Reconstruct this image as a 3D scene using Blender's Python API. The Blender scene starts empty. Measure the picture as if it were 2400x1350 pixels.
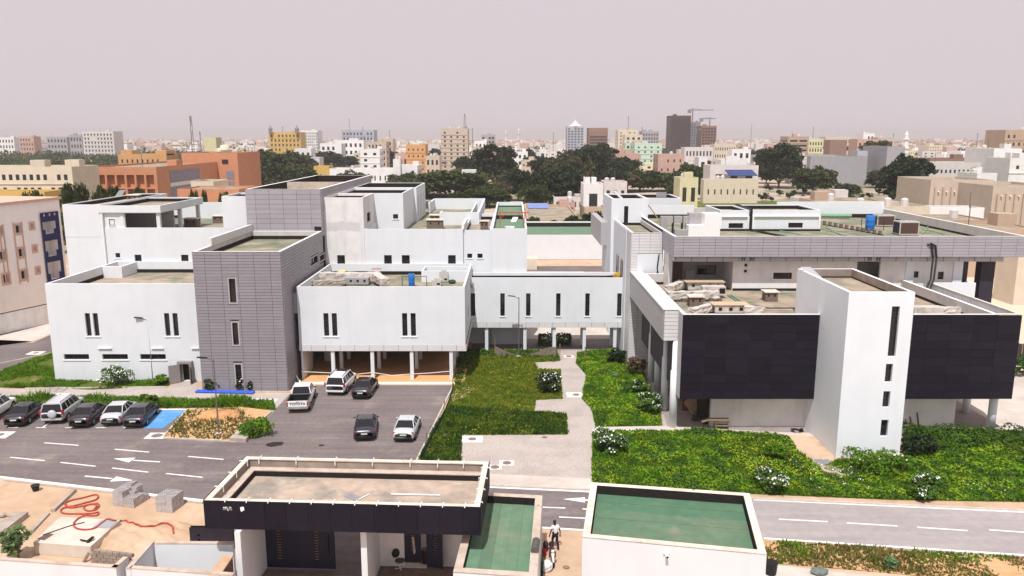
import bpy, math, random
import numpy as np
from mathutils import Vector, Matrix
RND = random.Random(11)
NPR = np.random.default_rng(5)
SC = bpy.context.scene
COL = SC.collection
rad = math.radians

# ---------------------------------------------------------------- camera, sky, sun, exposure
H_CAM, F_PX, PITCH = 24.0, 1850.0, 10.86          # metres above ground, focal length in photo pixels, degrees below level
cam_d = bpy.data.cameras.new('camera'); cam = bpy.data.objects.new('camera', cam_d); COL.objects.link(cam)
cam.location = (0, 0, H_CAM); cam.rotation_euler = (rad(90 - PITCH), 0, 0)
cam_d.sensor_width = 36.0; cam_d.lens = F_PX / 2400 * 36.0
cam_d.clip_start = .5; cam_d.clip_end = 20000
SC.camera = cam

SUN_DIR = Vector((-.10, -.46, .88)).normalized()    # towards the sun: behind the camera, a little left, high
world = bpy.data.worlds.new('World'); SC.world = world; world.use_nodes = True
wn = world.node_tree; wn.nodes.clear()
sky = wn.nodes.new('ShaderNodeTexSky'); sky.sky_type = 'NISHITA'; sky.sun_disc = False
sky.sun_elevation = math.asin(SUN_DIR.z); sky.sun_rotation = math.atan2(SUN_DIR.x, SUN_DIR.y)
sky.dust_density = 6.0; sky.air_density = 1.0; sky.ozone_density = 1.0
mixn = wn.nodes.new('ShaderNodeMix'); mixn.data_type = 'RGBA'; mixn.inputs[0].default_value = .93
mixn.inputs[7].default_value = (6.95, 6.2, 6.5, 1)         # the dust veil that hides the blue
bg = wn.nodes.new('ShaderNodeBackground'); bg.inputs['Strength'].default_value = .1
wo = wn.nodes.new('ShaderNodeOutputWorld')
wn.links.new(sky.outputs[0], mixn.inputs[6]); wn.links.new(mixn.outputs[2], bg.inputs['Color']); wn.links.new(bg.outputs[0], wo.inputs['Surface'])
sun_d = bpy.data.lights.new('sun', 'SUN'); sun_d.energy = 4.3; sun_d.angle = rad(.6); sun_d.color = (1, .985, .96)
sun = bpy.data.objects.new('sun', sun_d); COL.objects.link(sun)
sun.rotation_euler = SUN_DIR.to_track_quat('Z', 'Y').to_euler(); sun.location = (0, -30, 80)
SC.view_settings.view_transform = 'Standard'; SC.view_settings.look = 'None'
SC.view_settings.exposure = 0.1; SC.view_settings.gamma = 1.0; SC.view_settings.use_curve_mapping = False
SC.render.engine = 'CYCLES'
SC.cycles.max_bounces = 6; SC.cycles.diffuse_bounces = 4; SC.cycles.glossy_bounces = 2; SC.cycles.transparent_max_bounces = 8
SC.cycles.volume_bounces = 0; SC.cycles.use_denoising = True

# ---------------------------------------------------------------- measuring: photo pixel (2400 x 1350) on a known plane -> metres
_s, _c = math.sin(rad(PITCH)), math.cos(rad(PITCH))
def _ray(x, y):
    u = (x - 1200) / F_PX; v = (y - 675) / F_PX
    return u, _c - v * _s, -(_s + v * _c)
def G(x, y, z=0.0):
    a, b, c = _ray(x, y); t = (z - H_CAM) / c
    return Vector((a * t, b * t, z))
def PY(x, y, Y):
    a, b, c = _ray(x, y); t = Y / b
    return (a * t, H_CAM + c * t)
def QX(x, y, X):
    a, b, c = _ray(x, y); t = X / a
    return (b * t, H_CAM + c * t)
def srect(x0, y0, x1, y1, Y):                     # window rectangle on a front wall at depth Y
    a = PY(x0, y0, Y); b = PY(x1, y0, Y); c = PY(x0, y1, Y)
    return (a[0], b[0], c[1], a[1])

# ---------------------------------------------------------------- materials
def lin(h):
    h = h.lstrip('#'); v = [int(h[i:i + 2], 16) / 255 for i in (0, 2, 4)]
    return tuple(x / 12.92 if x < .04045 else ((x + .055) / 1.055) ** 2.4 for x in v)
MATS = {}
def mat(name, col, rough=.85, var=.08, scale=2.0, bump=0.0, bscale=40.0, second=None, sscale=.25, sth=(.45, .65), spec=.3,
        metal=0.0, objvar=0.0, streak=0.0, smear=None, third=None, tscale=1.3, tth=(.55, .7)):
    if name in MATS: return MATS[name]
    m = bpy.data.materials.new(name); m.use_nodes = True; nt = m.node_tree; N = nt.nodes; L = nt.links
    b = N['Principled BSDF']; b.inputs['Roughness'].default_value = rough; b.inputs['Metallic'].default_value = metal
    b.inputs['Specular IOR Level'].default_value = spec
    geo = N.new('ShaderNodeNewGeometry')
    def noise(sc, det=4.0, vec=None):
        n = N.new('ShaderNodeTexNoise'); n.inputs['Scale'].default_value = sc; n.inputs['Detail'].default_value = det
        L.new(vec if vec else geo.outputs['Position'], n.inputs['Vector']); return n.outputs['Fac']
    def mix(fac, a, c2, typ='MIX'):
        x = N.new('ShaderNodeMix'); x.data_type = 'RGBA'; x.blend_type = typ
        for i, v in ((0, fac), (6, a), (7, c2)):
            if isinstance(v, (tuple, list)): x.inputs[i].default_value = (*v[:3], 1)
            elif isinstance(v, (int, float)): x.inputs[i].default_value = v
            else: L.new(v, x.inputs[i])
        return x.outputs[2]
    def ramp(f, lo, hi, a=0.0, c2=1.0):
        r = N.new('ShaderNodeMapRange'); r.inputs[1].default_value = lo; r.inputs[2].default_value = hi
        r.inputs[3].default_value = a; r.inputs[4].default_value = c2; L.new(f, r.inputs[0]); return r.outputs[0]
    c = tuple(col)
    if second: c = mix(ramp(noise(sscale, 6.0), *sth), c, second)
    if third: c = mix(ramp(noise(tscale, 5.0), *tth), c, third)
    if var:
        f = ramp(noise(scale, 5.0), .3, .7, 1 - var, 1 + var)
        cmb = N.new('ShaderNodeCombineColor')
        for i in range(3): L.new(f, cmb.inputs[i])
        c = mix(1.0, c, cmb.outputs[0], 'MULTIPLY')
    if streak:
        mp = N.new('ShaderNodeMapping'); mp.inputs['Scale'].default_value = (1.6, 1.6, .07); L.new(geo.outputs['Position'], mp.inputs['Vector'])
        f = ramp(noise(1.0, 6.0, mp.outputs[0]), .5, .8, 1, 1 - streak)
        cmb = N.new('ShaderNodeCombineColor')
        for i in range(3): L.new(f, cmb.inputs[i])
        c = mix(1.0, c, cmb.outputs[0], 'MULTIPLY')
    if smear:
        mp = N.new('ShaderNodeMapping'); mp.inputs['Rotation'].default_value = (0, 0, smear[0]); mp.inputs['Scale'].default_value = (smear[1], smear[2], 1); L.new(geo.outputs['Position'], mp.inputs['Vector'])
        f = ramp(noise(1.0, 6.0, mp.outputs[0]), .35, .7, 1 - smear[3], 1 + smear[3] * .6)
        cmb = N.new('ShaderNodeCombineColor')
        for i in range(3): L.new(f, cmb.inputs[i])
        c = mix(1.0, c, cmb.outputs[0], 'MULTIPLY')
    if objvar:
        oi = N.new('ShaderNodeObjectInfo'); f = ramp(oi.outputs['Random'], 0, 1, 1 - objvar, 1 + objvar)
        cmb = N.new('ShaderNodeCombineColor')
        for i in range(3): L.new(f, cmb.inputs[i])
        c = mix(1.0, c, cmb.outputs[0], 'MULTIPLY')
    if isinstance(c, tuple): b.inputs['Base Color'].default_value = (*c, 1)
    else: L.new(c, b.inputs['Base Color'])
    if bump:
        bp = N.new('ShaderNodeBump'); bp.inputs['Strength'].default_value = bump; bp.inputs['Distance'].default_value = .02
        L.new(noise(bscale, 3.0), bp.inputs['Height']); L.new(bp.outputs[0], b.inputs['Normal'])
    MATS[name] = m; return m
def leafmat(name, a, b2, trans=.25):
    if name in MATS: return MATS[name]
    m = mat(name, a, .6, .3, 1.1, second=b2, sscale=.8, sth=(.4, .6), spec=.25, objvar=.16)
    nt = m.node_tree; p = nt.nodes['Principled BSDF']
    t = nt.nodes.new('ShaderNodeBsdfTranslucent'); t.inputs[0].default_value = (*[min(1, x * 1.6) for x in a], 1)
    mx = nt.nodes.new('ShaderNodeMixShader'); mx.inputs[0].default_value = trans
    out = nt.nodes['Material Output']
    nt.links.new(p.outputs[0], mx.inputs[1]); nt.links.new(t.outputs[0], mx.inputs[2]); nt.links.new(mx.outputs[0], out.inputs['Surface'])
    return m
M_WHITE = mat('white_render', (.675, .70, .73), .9, .03, .6, .12, 30, streak=.05)
M_FRESH = mat('fresh_white_render', (.73, .76, .80), .9, .025, .6, .12, 30, streak=.04)
M_WHITE2 = mat('white_render_aged', (.72, .705, .70), .9, .05, .8, .15, 30, streak=.16, second=(.62, .59, .58), sscale=.9, sth=(.5, .8))
M_PARA = mat('parapet_render', (.52, .49, .475), .92, .08, 1.0, .2, 25, streak=.15)
M_TRIM = mat('white_trim', (.78, .78, .77), .8, .03, 3)
M_GREYD = mat('tower_cladding', (.262, .245, .268), .45, .03, 1.5, objvar=.05, spec=.4)
M_GREY = mat('grey_cladding', (.335, .313, .345), .45, .03, 1.5, objvar=.05, spec=.4)
M_LGREY = mat('pale_cladding', (.62, .61, .61), .45, .03, 1.5, objvar=.03, spec=.4)
M_MGREY = mat('mid_grey_cladding', (.40, .385, .39), .45, .03, 1.5, objvar=.04, spec=.4)
M_DARK = mat('charcoal_cladding', (.011, .0085, .0165), .6, .15, 1.2, objvar=.22, spec=.16)
M_DARK2 = mat('slate_cladding', (.026, .022, .034), .55, .15, 1.0, objvar=.16, spec=.25)
M_GAP = mat('joint_backing_grey', (.06, .055, .06), .9, 0)  # dark backing that shows through the panel joints
M_BIT = mat('bitumen', (.016, .013, .012), .9, .2, 3)
M_DECK = mat('green_roof_membrane', (.17, .185, .125), .95, .18, .9, .2, 20, second=(.36, .29, .215), sscale=.35, sth=(.42, .72), third=(.10, .10, .075), tscale=.8, tth=(.6, .8))
M_DECKS = mat('dusty_roof_membrane', (.36, .285, .215), .95, .15, .9, .2, 20, second=(.20, .195, .145), sscale=.4, sth=(.42, .62), third=(.2, .165, .13), tscale=1.2, tth=(.55, .75))
M_FELT = mat('green_mineral_felt', (.105, .185, .115), .95, .1, 2.2, .2, 40, second=(.17, .205, .135), sscale=.5, sth=(.45, .8), third=(.33, .28, .21), tscale=.45, tth=(.68, .9), objvar=.16)
M_FELTD = mat('green_mineral_felt_new', (.075, .16, .095), .95, .1, 2.2, .2, 40, second=(.11, .185, .11), sscale=.5, sth=(.5, .85), third=(.30, .27, .2), tscale=.45, tth=(.7, .9))
M_CONC = mat('concrete', (.42, .36, .31), .92, .1, 1.5, .2, 30, second=(.33, .275, .235), sscale=.8)
M_CONCD = mat('raw_cement', (.25, .205, .175), .95, .14, 1.2, .25, 25, second=(.33, .27, .22), sscale=.7)
M_COPE = mat('beige_coping', (.52, .43, .36), .92, .1, 2, .2, 40, second=(.44, .34, .27), sscale=1.3, third=(.2, .17, .15), tscale=3.5, tth=(.66, .74))
M_COPEW = mat('pale_coping', (.68, .61, .53), .92, .08, 2, .2, 40, second=(.58, .48, .4), sscale=.9, third=(.2, .17, .15), tscale=3.0, tth=(.66, .72))
M_GLASS = mat('dark_glass', (.012, .012, .016), .08, .2, 1, spec=.5)
M_FRAME = mat('dark_window_frame', (.03, .028, .03), .5, 0)
M_VENT = mat('brown_brickwork', (.17, .125, .105), .95, .15, 4, .3, 25)
M_METAL = mat('galvanised_metal', (.42, .42, .43), .4, .08, 4, metal=.6)
M_POLE = mat('grey_painted_steel', (.16, .16, .165), .45, .05, 4, metal=.3)
M_BLACK = mat('black_plastic', (.012, .011, .012), .5, .1, 5)
M_RUBBER = mat('tyre_rubber', (.015, .014, .014), .85, .1, 6)
M_STEEL = mat('bright_steel', (.55, .55, .56), .3, 0, metal=.8)
M_SHADEFLOOR = mat('brown_floor_tile', (.74, .40, .185), .6, .05, 2.0, second=(.66, .35, .15), sscale=.5)
M_CREAM = mat('cream_kerb', (.74, .66, .55), .9, .06, 2)
M_WOOD = mat('weathered_wood', (.25, .17, .11), .85, .2, 6, .2, 30)
M_RUST = mat('rust_red', (.22, .06, .035), .8, .25, 5)
M_BLUE = mat('blue_plastic', (.02, .16, .50), .4, .06, 4)
M_DUCT = mat('duct_grey_wrap', (.34, .325, .33), .6, .1, 3, .3, 12)
M_DUCTW = mat('duct_plaster_wrap', (.56, .51, .47), .85, .12, 3, .5, 8, second=(.42, .37, .33), sscale=2.0)

# ---------------------------------------------------------------- mesh building
class MB:
    def __init__(s): s.v = []; s.f = []
    def quad(s, a, b, c, d):
        n = len(s.v); s.v += [tuple(a), tuple(b), tuple(c), tuple(d)]; s.f.append((n, n + 1, n + 2, n + 3)); return s
    def poly(s, pts):
        n = len(s.v); s.v += [tuple(p) for p in pts]; s.f.append(tuple(range(n, n + len(pts)))); return s
    def box(s, x0, x1, y0, y1, z0, z1):
        n = len(s.v); s.v += [(x, y, z) for z in (z0, z1) for y in (y0, y1) for x in (x0, x1)]
        s.f += [tuple(n + i for i in q) for q in ((0, 2, 3, 1), (4, 5, 7, 6), (0, 1, 5, 4), (2, 6, 7, 3), (0, 4, 6, 2), (1, 3, 7, 5))]; return s
    def obox(s, o, ux, uy, uz):                                     # box from a corner and three edge vectors
        o, ux, uy, uz = map(Vector, (o, ux, uy, uz)); n = len(s.v)
        s.v += [tuple(o + ux * i + uy * j + uz * k) for k in (0, 1) for j in (0, 1) for i in (0, 1)]
        s.f += [tuple(n + i for i in q) for q in ((0, 2, 3, 1), (4, 5, 7, 6), (0, 1, 5, 4), (2, 6, 7, 3), (0, 4, 6, 2), (1, 3, 7, 5))]; return s
    def prism(s, pts, z0, z1):
        n = len(s.v); k = len(pts)
        s.v += [(p[0], p[1], z0) for p in pts] + [(p[0], p[1], z1) for p in pts]
        s.f.append(tuple(range(n + k - 1, n - 1, -1))); s.f.append(tuple(range(n + k, n + 2 * k)))
        s.f += [(n + i, n + (i + 1) % k, n + k + (i + 1) % k, n + k + i) for i in range(k)]; return s
    def tube(s, pts, r, n=8, closed=False):                         # swept pipe; r may be a list
        pts = [Vector(p) for p in pts]; rr = r if isinstance(r, (list, tuple)) else [r] * len(pts)
        base = len(s.v); m = len(pts); up = None
        for i, p in enumerate(pts):
            t = (pts[min(i + 1, m - 1)] - pts[max(i - 1, 0)])
            if closed: t = pts[(i + 1) % m] - pts[i - 1]
            t = t.normalized() if t.length > 1e-9 else Vector((0, 0, 1))
            if up is None: up = t.orthogonal().normalized()
            a = (up - t * up.dot(t)); a = a.normalized() if a.length > 1e-6 else t.orthogonal().normalized(); up = a
            b = t.cross(a)
            for j in range(n):
                an = 2 * math.pi * j / n; s.v.append(tuple(p + (a * math.cos(an) + b * math.sin(an)) * rr[i]))
        for i in range(m if closed else m - 1):
            i2 = (i + 1) % m
            for j in range(n): s.f.append((base + i * n + j, base + i * n + (j + 1) % n, base + i2 * n + (j + 1) % n, base + i2 * n + j))
        if not closed:
            s.f.append(tuple(base + j for j in range(n - 1, -1, -1))); s.f.append(tuple(base + (m - 1) * n + j for j in range(n)))
        return s
    def lathe(s, prof, n=16, o=(0, 0, 0)):                          # prof: (radius, z) from bottom to top
        base = len(s.v)
        for r, z in prof:
            for j in range(n): s.v.append((o[0] + r * math.cos(2 * math.pi * j / n), o[1] + r * math.sin(2 * math.pi * j / n), o[2] + z))
        for i in range(len(prof) - 1):
            for j in range(n): s.f.append((base + i * n + j, base + i * n + (j + 1) % n, base + (i + 1) * n + (j + 1) % n, base + (i + 1) * n + j))
        s.f.append(tuple(base + j for j in range(n - 1, -1, -1))); s.f.append(tuple(base + (len(prof) - 1) * n + j for j in range(n)))
        return s
    def sphere(s, c, r, n=10, k=6):
        rx, ry, rz = r if isinstance(r, (tuple, list)) else (r, r, r); base = len(s.v)
        for i in range(k + 1):
            th = math.pi * i / k
            for j in range(n):
                s.v.append((c[0] + rx * math.sin(th) * math.cos(2 * math.pi * j / n), c[1] + ry * math.sin(th) * math.sin(2 * math.pi * j / n), c[2] - rz * math.cos(th)))
        for i in range(k):
            for j in range(n): s.f.append((base + i * n + j, base + i * n + (j + 1) % n, base + (i + 1) * n + (j + 1) % n, base + (i + 1) * n + j))
        return s
    def mesh(s, name, m, off=None, smooth=False):
        me = bpy.data.meshes.new(name)
        vs = s.v if off is None else [(a - off[0], b - off[1], c - off[2]) for a, b, c in s.v]
        me.from_pydata(vs, [], s.f); me.materials.append(m)
        if smooth: me.polygons.foreach_set('use_smooth', [True] * len(me.polygons))
        me.update(); return me
def soup(name, V, k, m):                                            # numpy vertices, k per face
    n = len(V) // k; me = bpy.data.meshes.new(name)
    me.vertices.add(len(V)); me.vertices.foreach_set('co', np.ascontiguousarray(V, dtype=np.float32).ravel())
    me.loops.add(n * k); me.loops.foreach_set('vertex_index', np.arange(n * k, dtype=np.int32))
    me.polygons.add(n); me.polygons.foreach_set('loop_start', np.arange(0, n * k, k, dtype=np.int32))
    me.materials.append(m); me.update(calc_edges=True); me.validate(); return me
def rootloc(o):
    p = Vector((0, 0, 0)); r = False
    while o:
        p += o.location; r = r or abs(o.rotation_euler.z) > 1e-6 or 'local' in o; o = o.parent
    return None if r else p
def obj(name, mb, m=None, parent=None, smooth=False, **props):      # world coordinates, or local ones under a turned thing
    if isinstance(mb, MB):
        off = rootloc(parent) if parent else None
        me = mb.mesh(name, m, off, smooth)
    else: me = mb
    o = bpy.data.objects.new(name, me); COL.objects.link(o)
    if parent: o.parent = parent
    for k, v in props.items(): o[k] = v
    return o
def thing(name, label, cat, loc=(0, 0, 0), rz=0.0, group=None, local=False):
    o = bpy.data.objects.new(name, None); COL.objects.link(o); o.empty_display_size = .3
    o.location = loc; o.rotation_euler = (0, 0, rz); o['label'] = label; o['category'] = cat
    if group: o['group'] = group
    if local: o['local'] = 1
    return o
def solo(name, label, cat, mb, m, group=None, smooth=False, loc=None):    # a thing that is one mesh
    if loc is None:
        a = np.array(mb.v); loc = (float(a[:, 0].mean()), float(a[:, 1].mean()), float(a[:, 2].min()))
    o = bpy.data.objects.new(name, mb.mesh(name, m, loc, smooth)); COL.objects.link(o); o.location = loc
    o['label'] = label; o['category'] = cat
    if group: o['group'] = group
    return o
def struct(name, mb, m):
    o = bpy.data.objects.new(name, mb.mesh(name, m)); COL.objects.link(o); o['kind'] = 'structure'; return o
def dup(t, loc, rz=None, label=None, group=None, scale=None):
    c = t.copy(); COL.objects.link(c); c.location = loc
    if rz is not None: c.rotation_euler = (0, 0, rz)
    if scale is not None: c.scale = scale if isinstance(scale, (tuple, list)) else (scale,) * 3
    if label: c['label'] = label
    if group: c['group'] = group
    for a in t.children:
        b = a.copy(); COL.objects.link(b); b.parent = c
        for d in a.children:
            e = d.copy(); COL.objects.link(e); e.parent = b
    return c
def sheet(name, px, z, m, kind='structure'):                        # flat ground sheet from measured corners
    return struct(name, MB().poly([G(x, y, 0) * 1.0 + Vector((0, 0, z)) for x, y in px]), m)

# ---------------------------------------------------------------- building kit
SIDES = {'S': lambda a: ((a[0], a[2]), (1, 0), (0, -1), a[1] - a[0]), 'E': lambda a: ((a[1], a[2]), (0, 1), (1, 0), a[3] - a[2]),
         'N': lambda a: ((a[1], a[3]), (-1, 0), (0, 1), a[1] - a[0]), 'W': lambda a: ((a[0], a[3]), (0, -1), (-1, 0), a[3] - a[2])}
def side(fp, s):
    o, u, n, w = SIDES[s](fp); return Vector((*o, 0)), Vector((*u, 0)), Vector((*n, 0)), w
def tohole(fp, s, h):                                               # world span -> span along the wall
    a, b, z0, z1 = h
    if s == 'S': return (a - fp[0], b - fp[0], z0, z1)
    if s == 'E': return (a - fp[2], b - fp[2], z0, z1)
    if s == 'W': return (fp[3] - b, fp[3] - a, z0, z1)
    return (fp[1] - b, fp[1] - a, z0, z1)
def wall_grid(mb, O, U, N, W, z0, z1, holes, depth):
    us = sorted({0, W, *[h[0] for h in holes], *[h[1] for h in holes]}); zs = sorted({z0, z1, *[h[2] for h in holes], *[h[3] for h in holes]})
    P = lambda u, z, d=0: O + U * u - N * d + Vector((0, 0, z))
    for i in range(len(us) - 1):
        for j in range(len(zs) - 1):
            cu, cz = (us[i] + us[i + 1]) / 2, (zs[j] + zs[j + 1]) / 2
            if any(h[0] < cu < h[1] and h[2] < cz < h[3] for h in holes): continue
            mb.quad(P(us[i], zs[j]), P(us[i + 1], zs[j]), P(us[i + 1], zs[j + 1]), P(us[i], zs[j + 1]))
    for a, b, c, d in holes:
        mb.quad(P(a, c), P(a, d), P(a, d, depth), P(a, c, depth)); mb.quad(P(b, c), P(b, d), P(b, d, depth), P(b, c, depth))
        mb.quad(P(a, d), P(b, d), P(b, d, depth), P(a, d, depth)); mb.quad(P(a, c), P(b, c), P(b, c, depth), P(a, c, depth))
def window(parent, O, U, N, h, fm=None, sill=True, mull=(1, 1), depth=.2, name='window', surround=0.0, sm=None):
    a, b, c, d = h; fm = fm or M_FRAME; f = .055
    B = lambda mb, u0, u1, z0, z1, d0, d1: mb.obox(O + U * u0 - N * d1 + Vector((0, 0, z0)), U * (u1 - u0), N * (d1 - d0), Vector((0, 0, z1 - z0)))
    fr = MB(); B(fr, a, b, d - f, d, depth - .06, depth); B(fr, a, b, c, c + f, depth - .06, depth)
    B(fr, a, a + f, c + f, d - f, depth - .06, depth); B(fr, b - f, b, c + f, d - f, depth - .06, depth)
    for i in range(1, mull[0]): x = a + (b - a) * i / mull[0]; B(fr, x - .025, x + .025, c + f, d - f, depth - .055, depth)
    for i in range(1, mull[1]): z = c + (d - c) * i / mull[1]; B(fr, a + f, b - f, z - .03, z + .03, depth - .05, depth)
    w = obj(name, fr, fm, parent)
    if surround:
        s = surround; fr = MB(); B(fr, a - s, b + s, d, d + s, -.03, .0); B(fr, a - s, a, c, d, -.03, 0); B(fr, b, b + s, c, d, -.03, 0); B(fr, a - s, b + s, c - s, c, -.03, 0); obj('surround', fr, sm or fm, w)
    pn = MB(); B(pn, a + .005, b - .005, c + .005, d - .005, depth + .002, depth + .03); obj('pane', pn, M_GLASS, w)
    if sill:
        si = MB(); B(si, a - .12, b + .12, c - .1, c - .003, -.07, depth - .07); obj('sill', si, M_TRIM, w)
    return w
PANELS = {}
def clad(parent, O, U, N, u0, u1, z0, z1, pw, ph, m, gap=.022, holes=(), u_first=None, proud=.04, limit=300, brick=False, name='panel'):
    """cladding panels, each its own part up to the limit, the rest one joined part"""
    us = [u0]; x = u0 + (u_first if u_first else pw)
    while x < u1 - .25: us.append(x); x += pw
    us.append(u1)
    n = max(1, round((z1 - z0) / ph)); zs = [z0 + (z1 - z0) * i / n for i in range(n + 1)]
    rest = MB(); cnt = len([c for c in parent.children if c.name.startswith(name)]); off = rootloc(parent) or Vector((0, 0, 0))
    ang = math.atan2(U.y, U.x)
    for j in range(n - 1, -1, -1):
        for i in range(len(us) - 1):
            a, b, c, d = us[i], us[i + 1], zs[j], zs[j + 1]; pieces = [(a, b)]
            for h in holes:
                if h[2] < d - .02 and h[3] > c + .02:
                    nx = []
                    for p in pieces:
                        if h[0] < p[1] and h[1] > p[0]:
                            if h[0] - p[0] > .06: nx.append((p[0], h[0]))
                            if p[1] - h[1] > .06: nx.append((h[1], p[1]))
                        else: nx.append(p)
                    pieces = nx
            for a2, b2 in pieces:
                w, hh = round(b2 - a2 - gap, 3), round(d - c - gap, 3)
                if w < .04: continue
                pos = O + U * (a2 + gap / 2) + Vector((0, 0, c + gap / 2)) + N * .005
                if cnt < limit:
                    k = (w, hh, m.name, proud)
                    if k not in PANELS: PANELS[k] = MB().box(0, w, -proud, 0, 0, hh).mesh(name, m)
                    o = bpy.data.objects.new(name, PANELS[k]); COL.objects.link(o); o.parent = parent
                    o.location = pos - off; o.rotation_euler = (0, 0, ang); cnt += 1
                else: rest.obox(pos, U * w, N * proud, Vector((0, 0, hh)))
    if rest.v: obj('cladding', rest, m, parent, kind='stuff')
def block(t, fp, z0, z1, wm, par=1.1, pt=.22, deck=None, holes=None, depth=.2, top=True, bit=.4, capm=None, sides='SENW', inner=None, bitm=None):
    """one volume of a building: walls with openings, parapet, roof deck, bitumen upstand"""
    holes = holes or {}; x0, x1, y0, y1 = fp; w = MB()
    for s in sides:
        O, U, N, W = side(fp, s); wall_grid(w, O, U, N, W, z0, z1, [tohole(fp, s, h) for h in holes.get(s, [])], depth)
    zd = z1 - par; a0, a1, b0, b1 = x0 + pt, x1 - pt, y0 + pt, y1 - pt
    if not top: obj('wall', w, wm, t); return
    ring = w if capm is None else MB()
    zt = z1 if capm is None else z1 + .004
    for q in (((x0, y0), (x1, y0), (a1, b0), (a0, b0)), ((x1, y0), (x1, y1), (a1, b1), (a1, b0)), ((x1, y1), (x0, y1), (a0, b1), (a1, b1)), ((x0, y1), (x0, y0), (a0, b0), (a0, b1))):
        ring.quad(*[(*p, zt) for p in q])
    inn = w if inner is None else MB()
    if par > .02:
        for p, q in (((a0, b0), (a1, b0)), ((a1, b0), (a1, b1)), ((a1, b1), (a0, b1)), ((a0, b1), (a0, b0))):
            inn.quad((*p, zd), (*q, zd), (*q, z1), (*p, z1))
    obj('wall', w, wm, t)
    if inner is not None: obj('parapet_face', inn, inner, t)
    if capm is not None: obj('coping', ring, capm, t)
    obj('roof', MB().quad((a0, b0, zd), (a1, b0, zd), (a1, b1, zd), (a0, b1, zd)), deck or M_DECK, t)
    if bit:
        u = MB(); e = .03; zb = min(zd + bit, z1 - .02)
        u.box(a0 + .002, a1 - .002, b1 - e, b1 - .002, zd + .003, zb); u.box(a0 + .002, a0 + e, b0 + e, b1 - e, zd + .003, zb)
        u.box(a1 - e, a1 - .002, b0 + e, b1 - e, zd + .003, zb); u.box(a0 + .002, a1 - .002, b0 + .002, b0 + e, zd + .003, zb)
        obj('upstand', u, bitm or M_BIT, t)
# ================================================================ the ground and what is painted on it
M_SAND = mat('sand', (.475, .33, .22), .97, .08, 1.4, .3, 18, second=(.57, .42, .30), sscale=.12, third=(.40, .255, .15), tscale=.5, tth=(.55, .75))
M_FARSAND = mat('city_sand', (.46, .37, .29), .97, .1, .05, second=(.36, .29, .23), sscale=.02, third=(.16, .17, .09), tscale=.012, tth=(.5, .6))
M_ASPH = mat('dusty_asphalt', (.165, .136, .133), .93, .12, 3.0, .25, 60, smear=(.2, .1, 1.4, .16), second=(.205, .172, .165), sscale=.16, sth=(.4, .7), third=(.29, .235, .20), tscale=.35, tth=(.56, .82))
M_ASPHD = mat('dark_asphalt', (.135, .113, .112), .93, .1, 3.0, .25, 60, second=(.19, .16, .155), sscale=.22, sth=(.45, .75))
M_ASPHL = mat('bleached_asphalt', (.325, .29, .285), .93, .07, 2.0, .25, 60, smear=(.12, .08, 1.6, .1), second=(.37, .33, .32), sscale=.2, sth=(.4, .7))
M_PAVE = mat('block_paving', (.43, .375, .34), .93, .13, 5.0, .3, 14, second=(.37, .32, .29), sscale=.4, third=(.45, .37, .30), tscale=.7, tth=(.58, .8))
M_SLABC = mat('pale_concrete_paving', (.55, .49, .44), .93, .06, 1.6, .2, 20, second=(.47, .41, .36), sscale=.3)
M_SHADEC = mat('shaded_concrete_floor', (.30, .255, .24), .9, .1, 1.5, second=(.25, .21, .20), sscale=.4)  # concrete with the shade under the buildings put into its colour
M_PAINT = mat('road_paint', (.80, .78, .75), .8, .08, 4.0, third=(.5, .45, .42), tscale=2.5, tth=(.62, .85))
M_BAY = mat('blue_bay_paint', (.085, .27, .55), .8, .1, 2.0, second=(.14, .33, .60), sscale=.5)
M_KERB = mat('kerb_concrete', (.50, .44, .39), .93, .12, 2.5, .2, 20)
M_LAWN = mat('lawn_soil', (.075, .105, .010), .97, .25, 2.5, .4, 8, second=(.15, .14, .03), sscale=.25, sth=(.45, .7), third=(.36, .25, .11), tscale=.33, tth=(.6, .72))
M_LAWND = mat('lawn_soil_green', (.035, .075, .006), .97, .3, 2.5, .4, 8, second=(.06, .095, .01), sscale=.25)
M_VERGE = mat('verge_soil', (.56, .33, .17), .97, .12, 2.0, .4, 8, second=(.26, .18, .06), sscale=.6, sth=(.5, .7))
M_WHITEP = mat('white_manhole_surround', (.70, .65, .60), .9, .08, 3)
M_IRON = mat('cast_iron', (.19, .15, .145), .8, .2, 8, .3, 60)

gm = MB().quad((-7000, -300, -.05), (7000, -300, -.05), (7000, 9000, -.05), (-7000, 9000, -.05)); struct('ground', gm, M_FARSAND)
struct('sand', MB().quad((-140, 20, -.012), (120, 20, -.012), (120, 155, -.012), (-140, 155, -.012)), M_SAND)
sheet('road', [(-900, 958), (-300, 957), (437, 961), (383, 1026), (555, 1036), (640, 966), (700, 902), (1062, 902), (976, 1080), (1085, 1122), (1148, 1141), (1390, 1152),
               (1390, 1246), (1272, 1237), (1160, 1234), (880, 1348), (860, 1420), (560, 1420), (585, 1320), (475, 1176), (10, 1122), (-900, 1030)], .004, M_ASPH)
sheet('road', [(1390, 1152), (1765, 1168), (2400, 1198), (3000, 1226), (3000, 1338), (2400, 1306), (1790, 1264), (1390, 1246)], .006, M_ASPHL)
sheet('road', [(-700, 770), (0, 801), (76, 803), (118, 785), (150, 775), (150, 815), (118, 826), (40, 855), (0, 868), (-700, 960)], .004, M_ASPHD)
sheet('pavement', [(1070, 821), (1510, 821), (1565, 1003), (1397, 1013), (1390, 1151), (1148, 1140), (1085, 1120), (1080, 1019)], .010, M_PAVE)
sheet('pavement', [(-200, 905), (45, 912), (395, 908), (462, 880), (462, 918), (600, 925), (680, 922), (640, 965), (560, 950), (0, 932), (-200, 928)], .008, M_PAVE)
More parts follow.
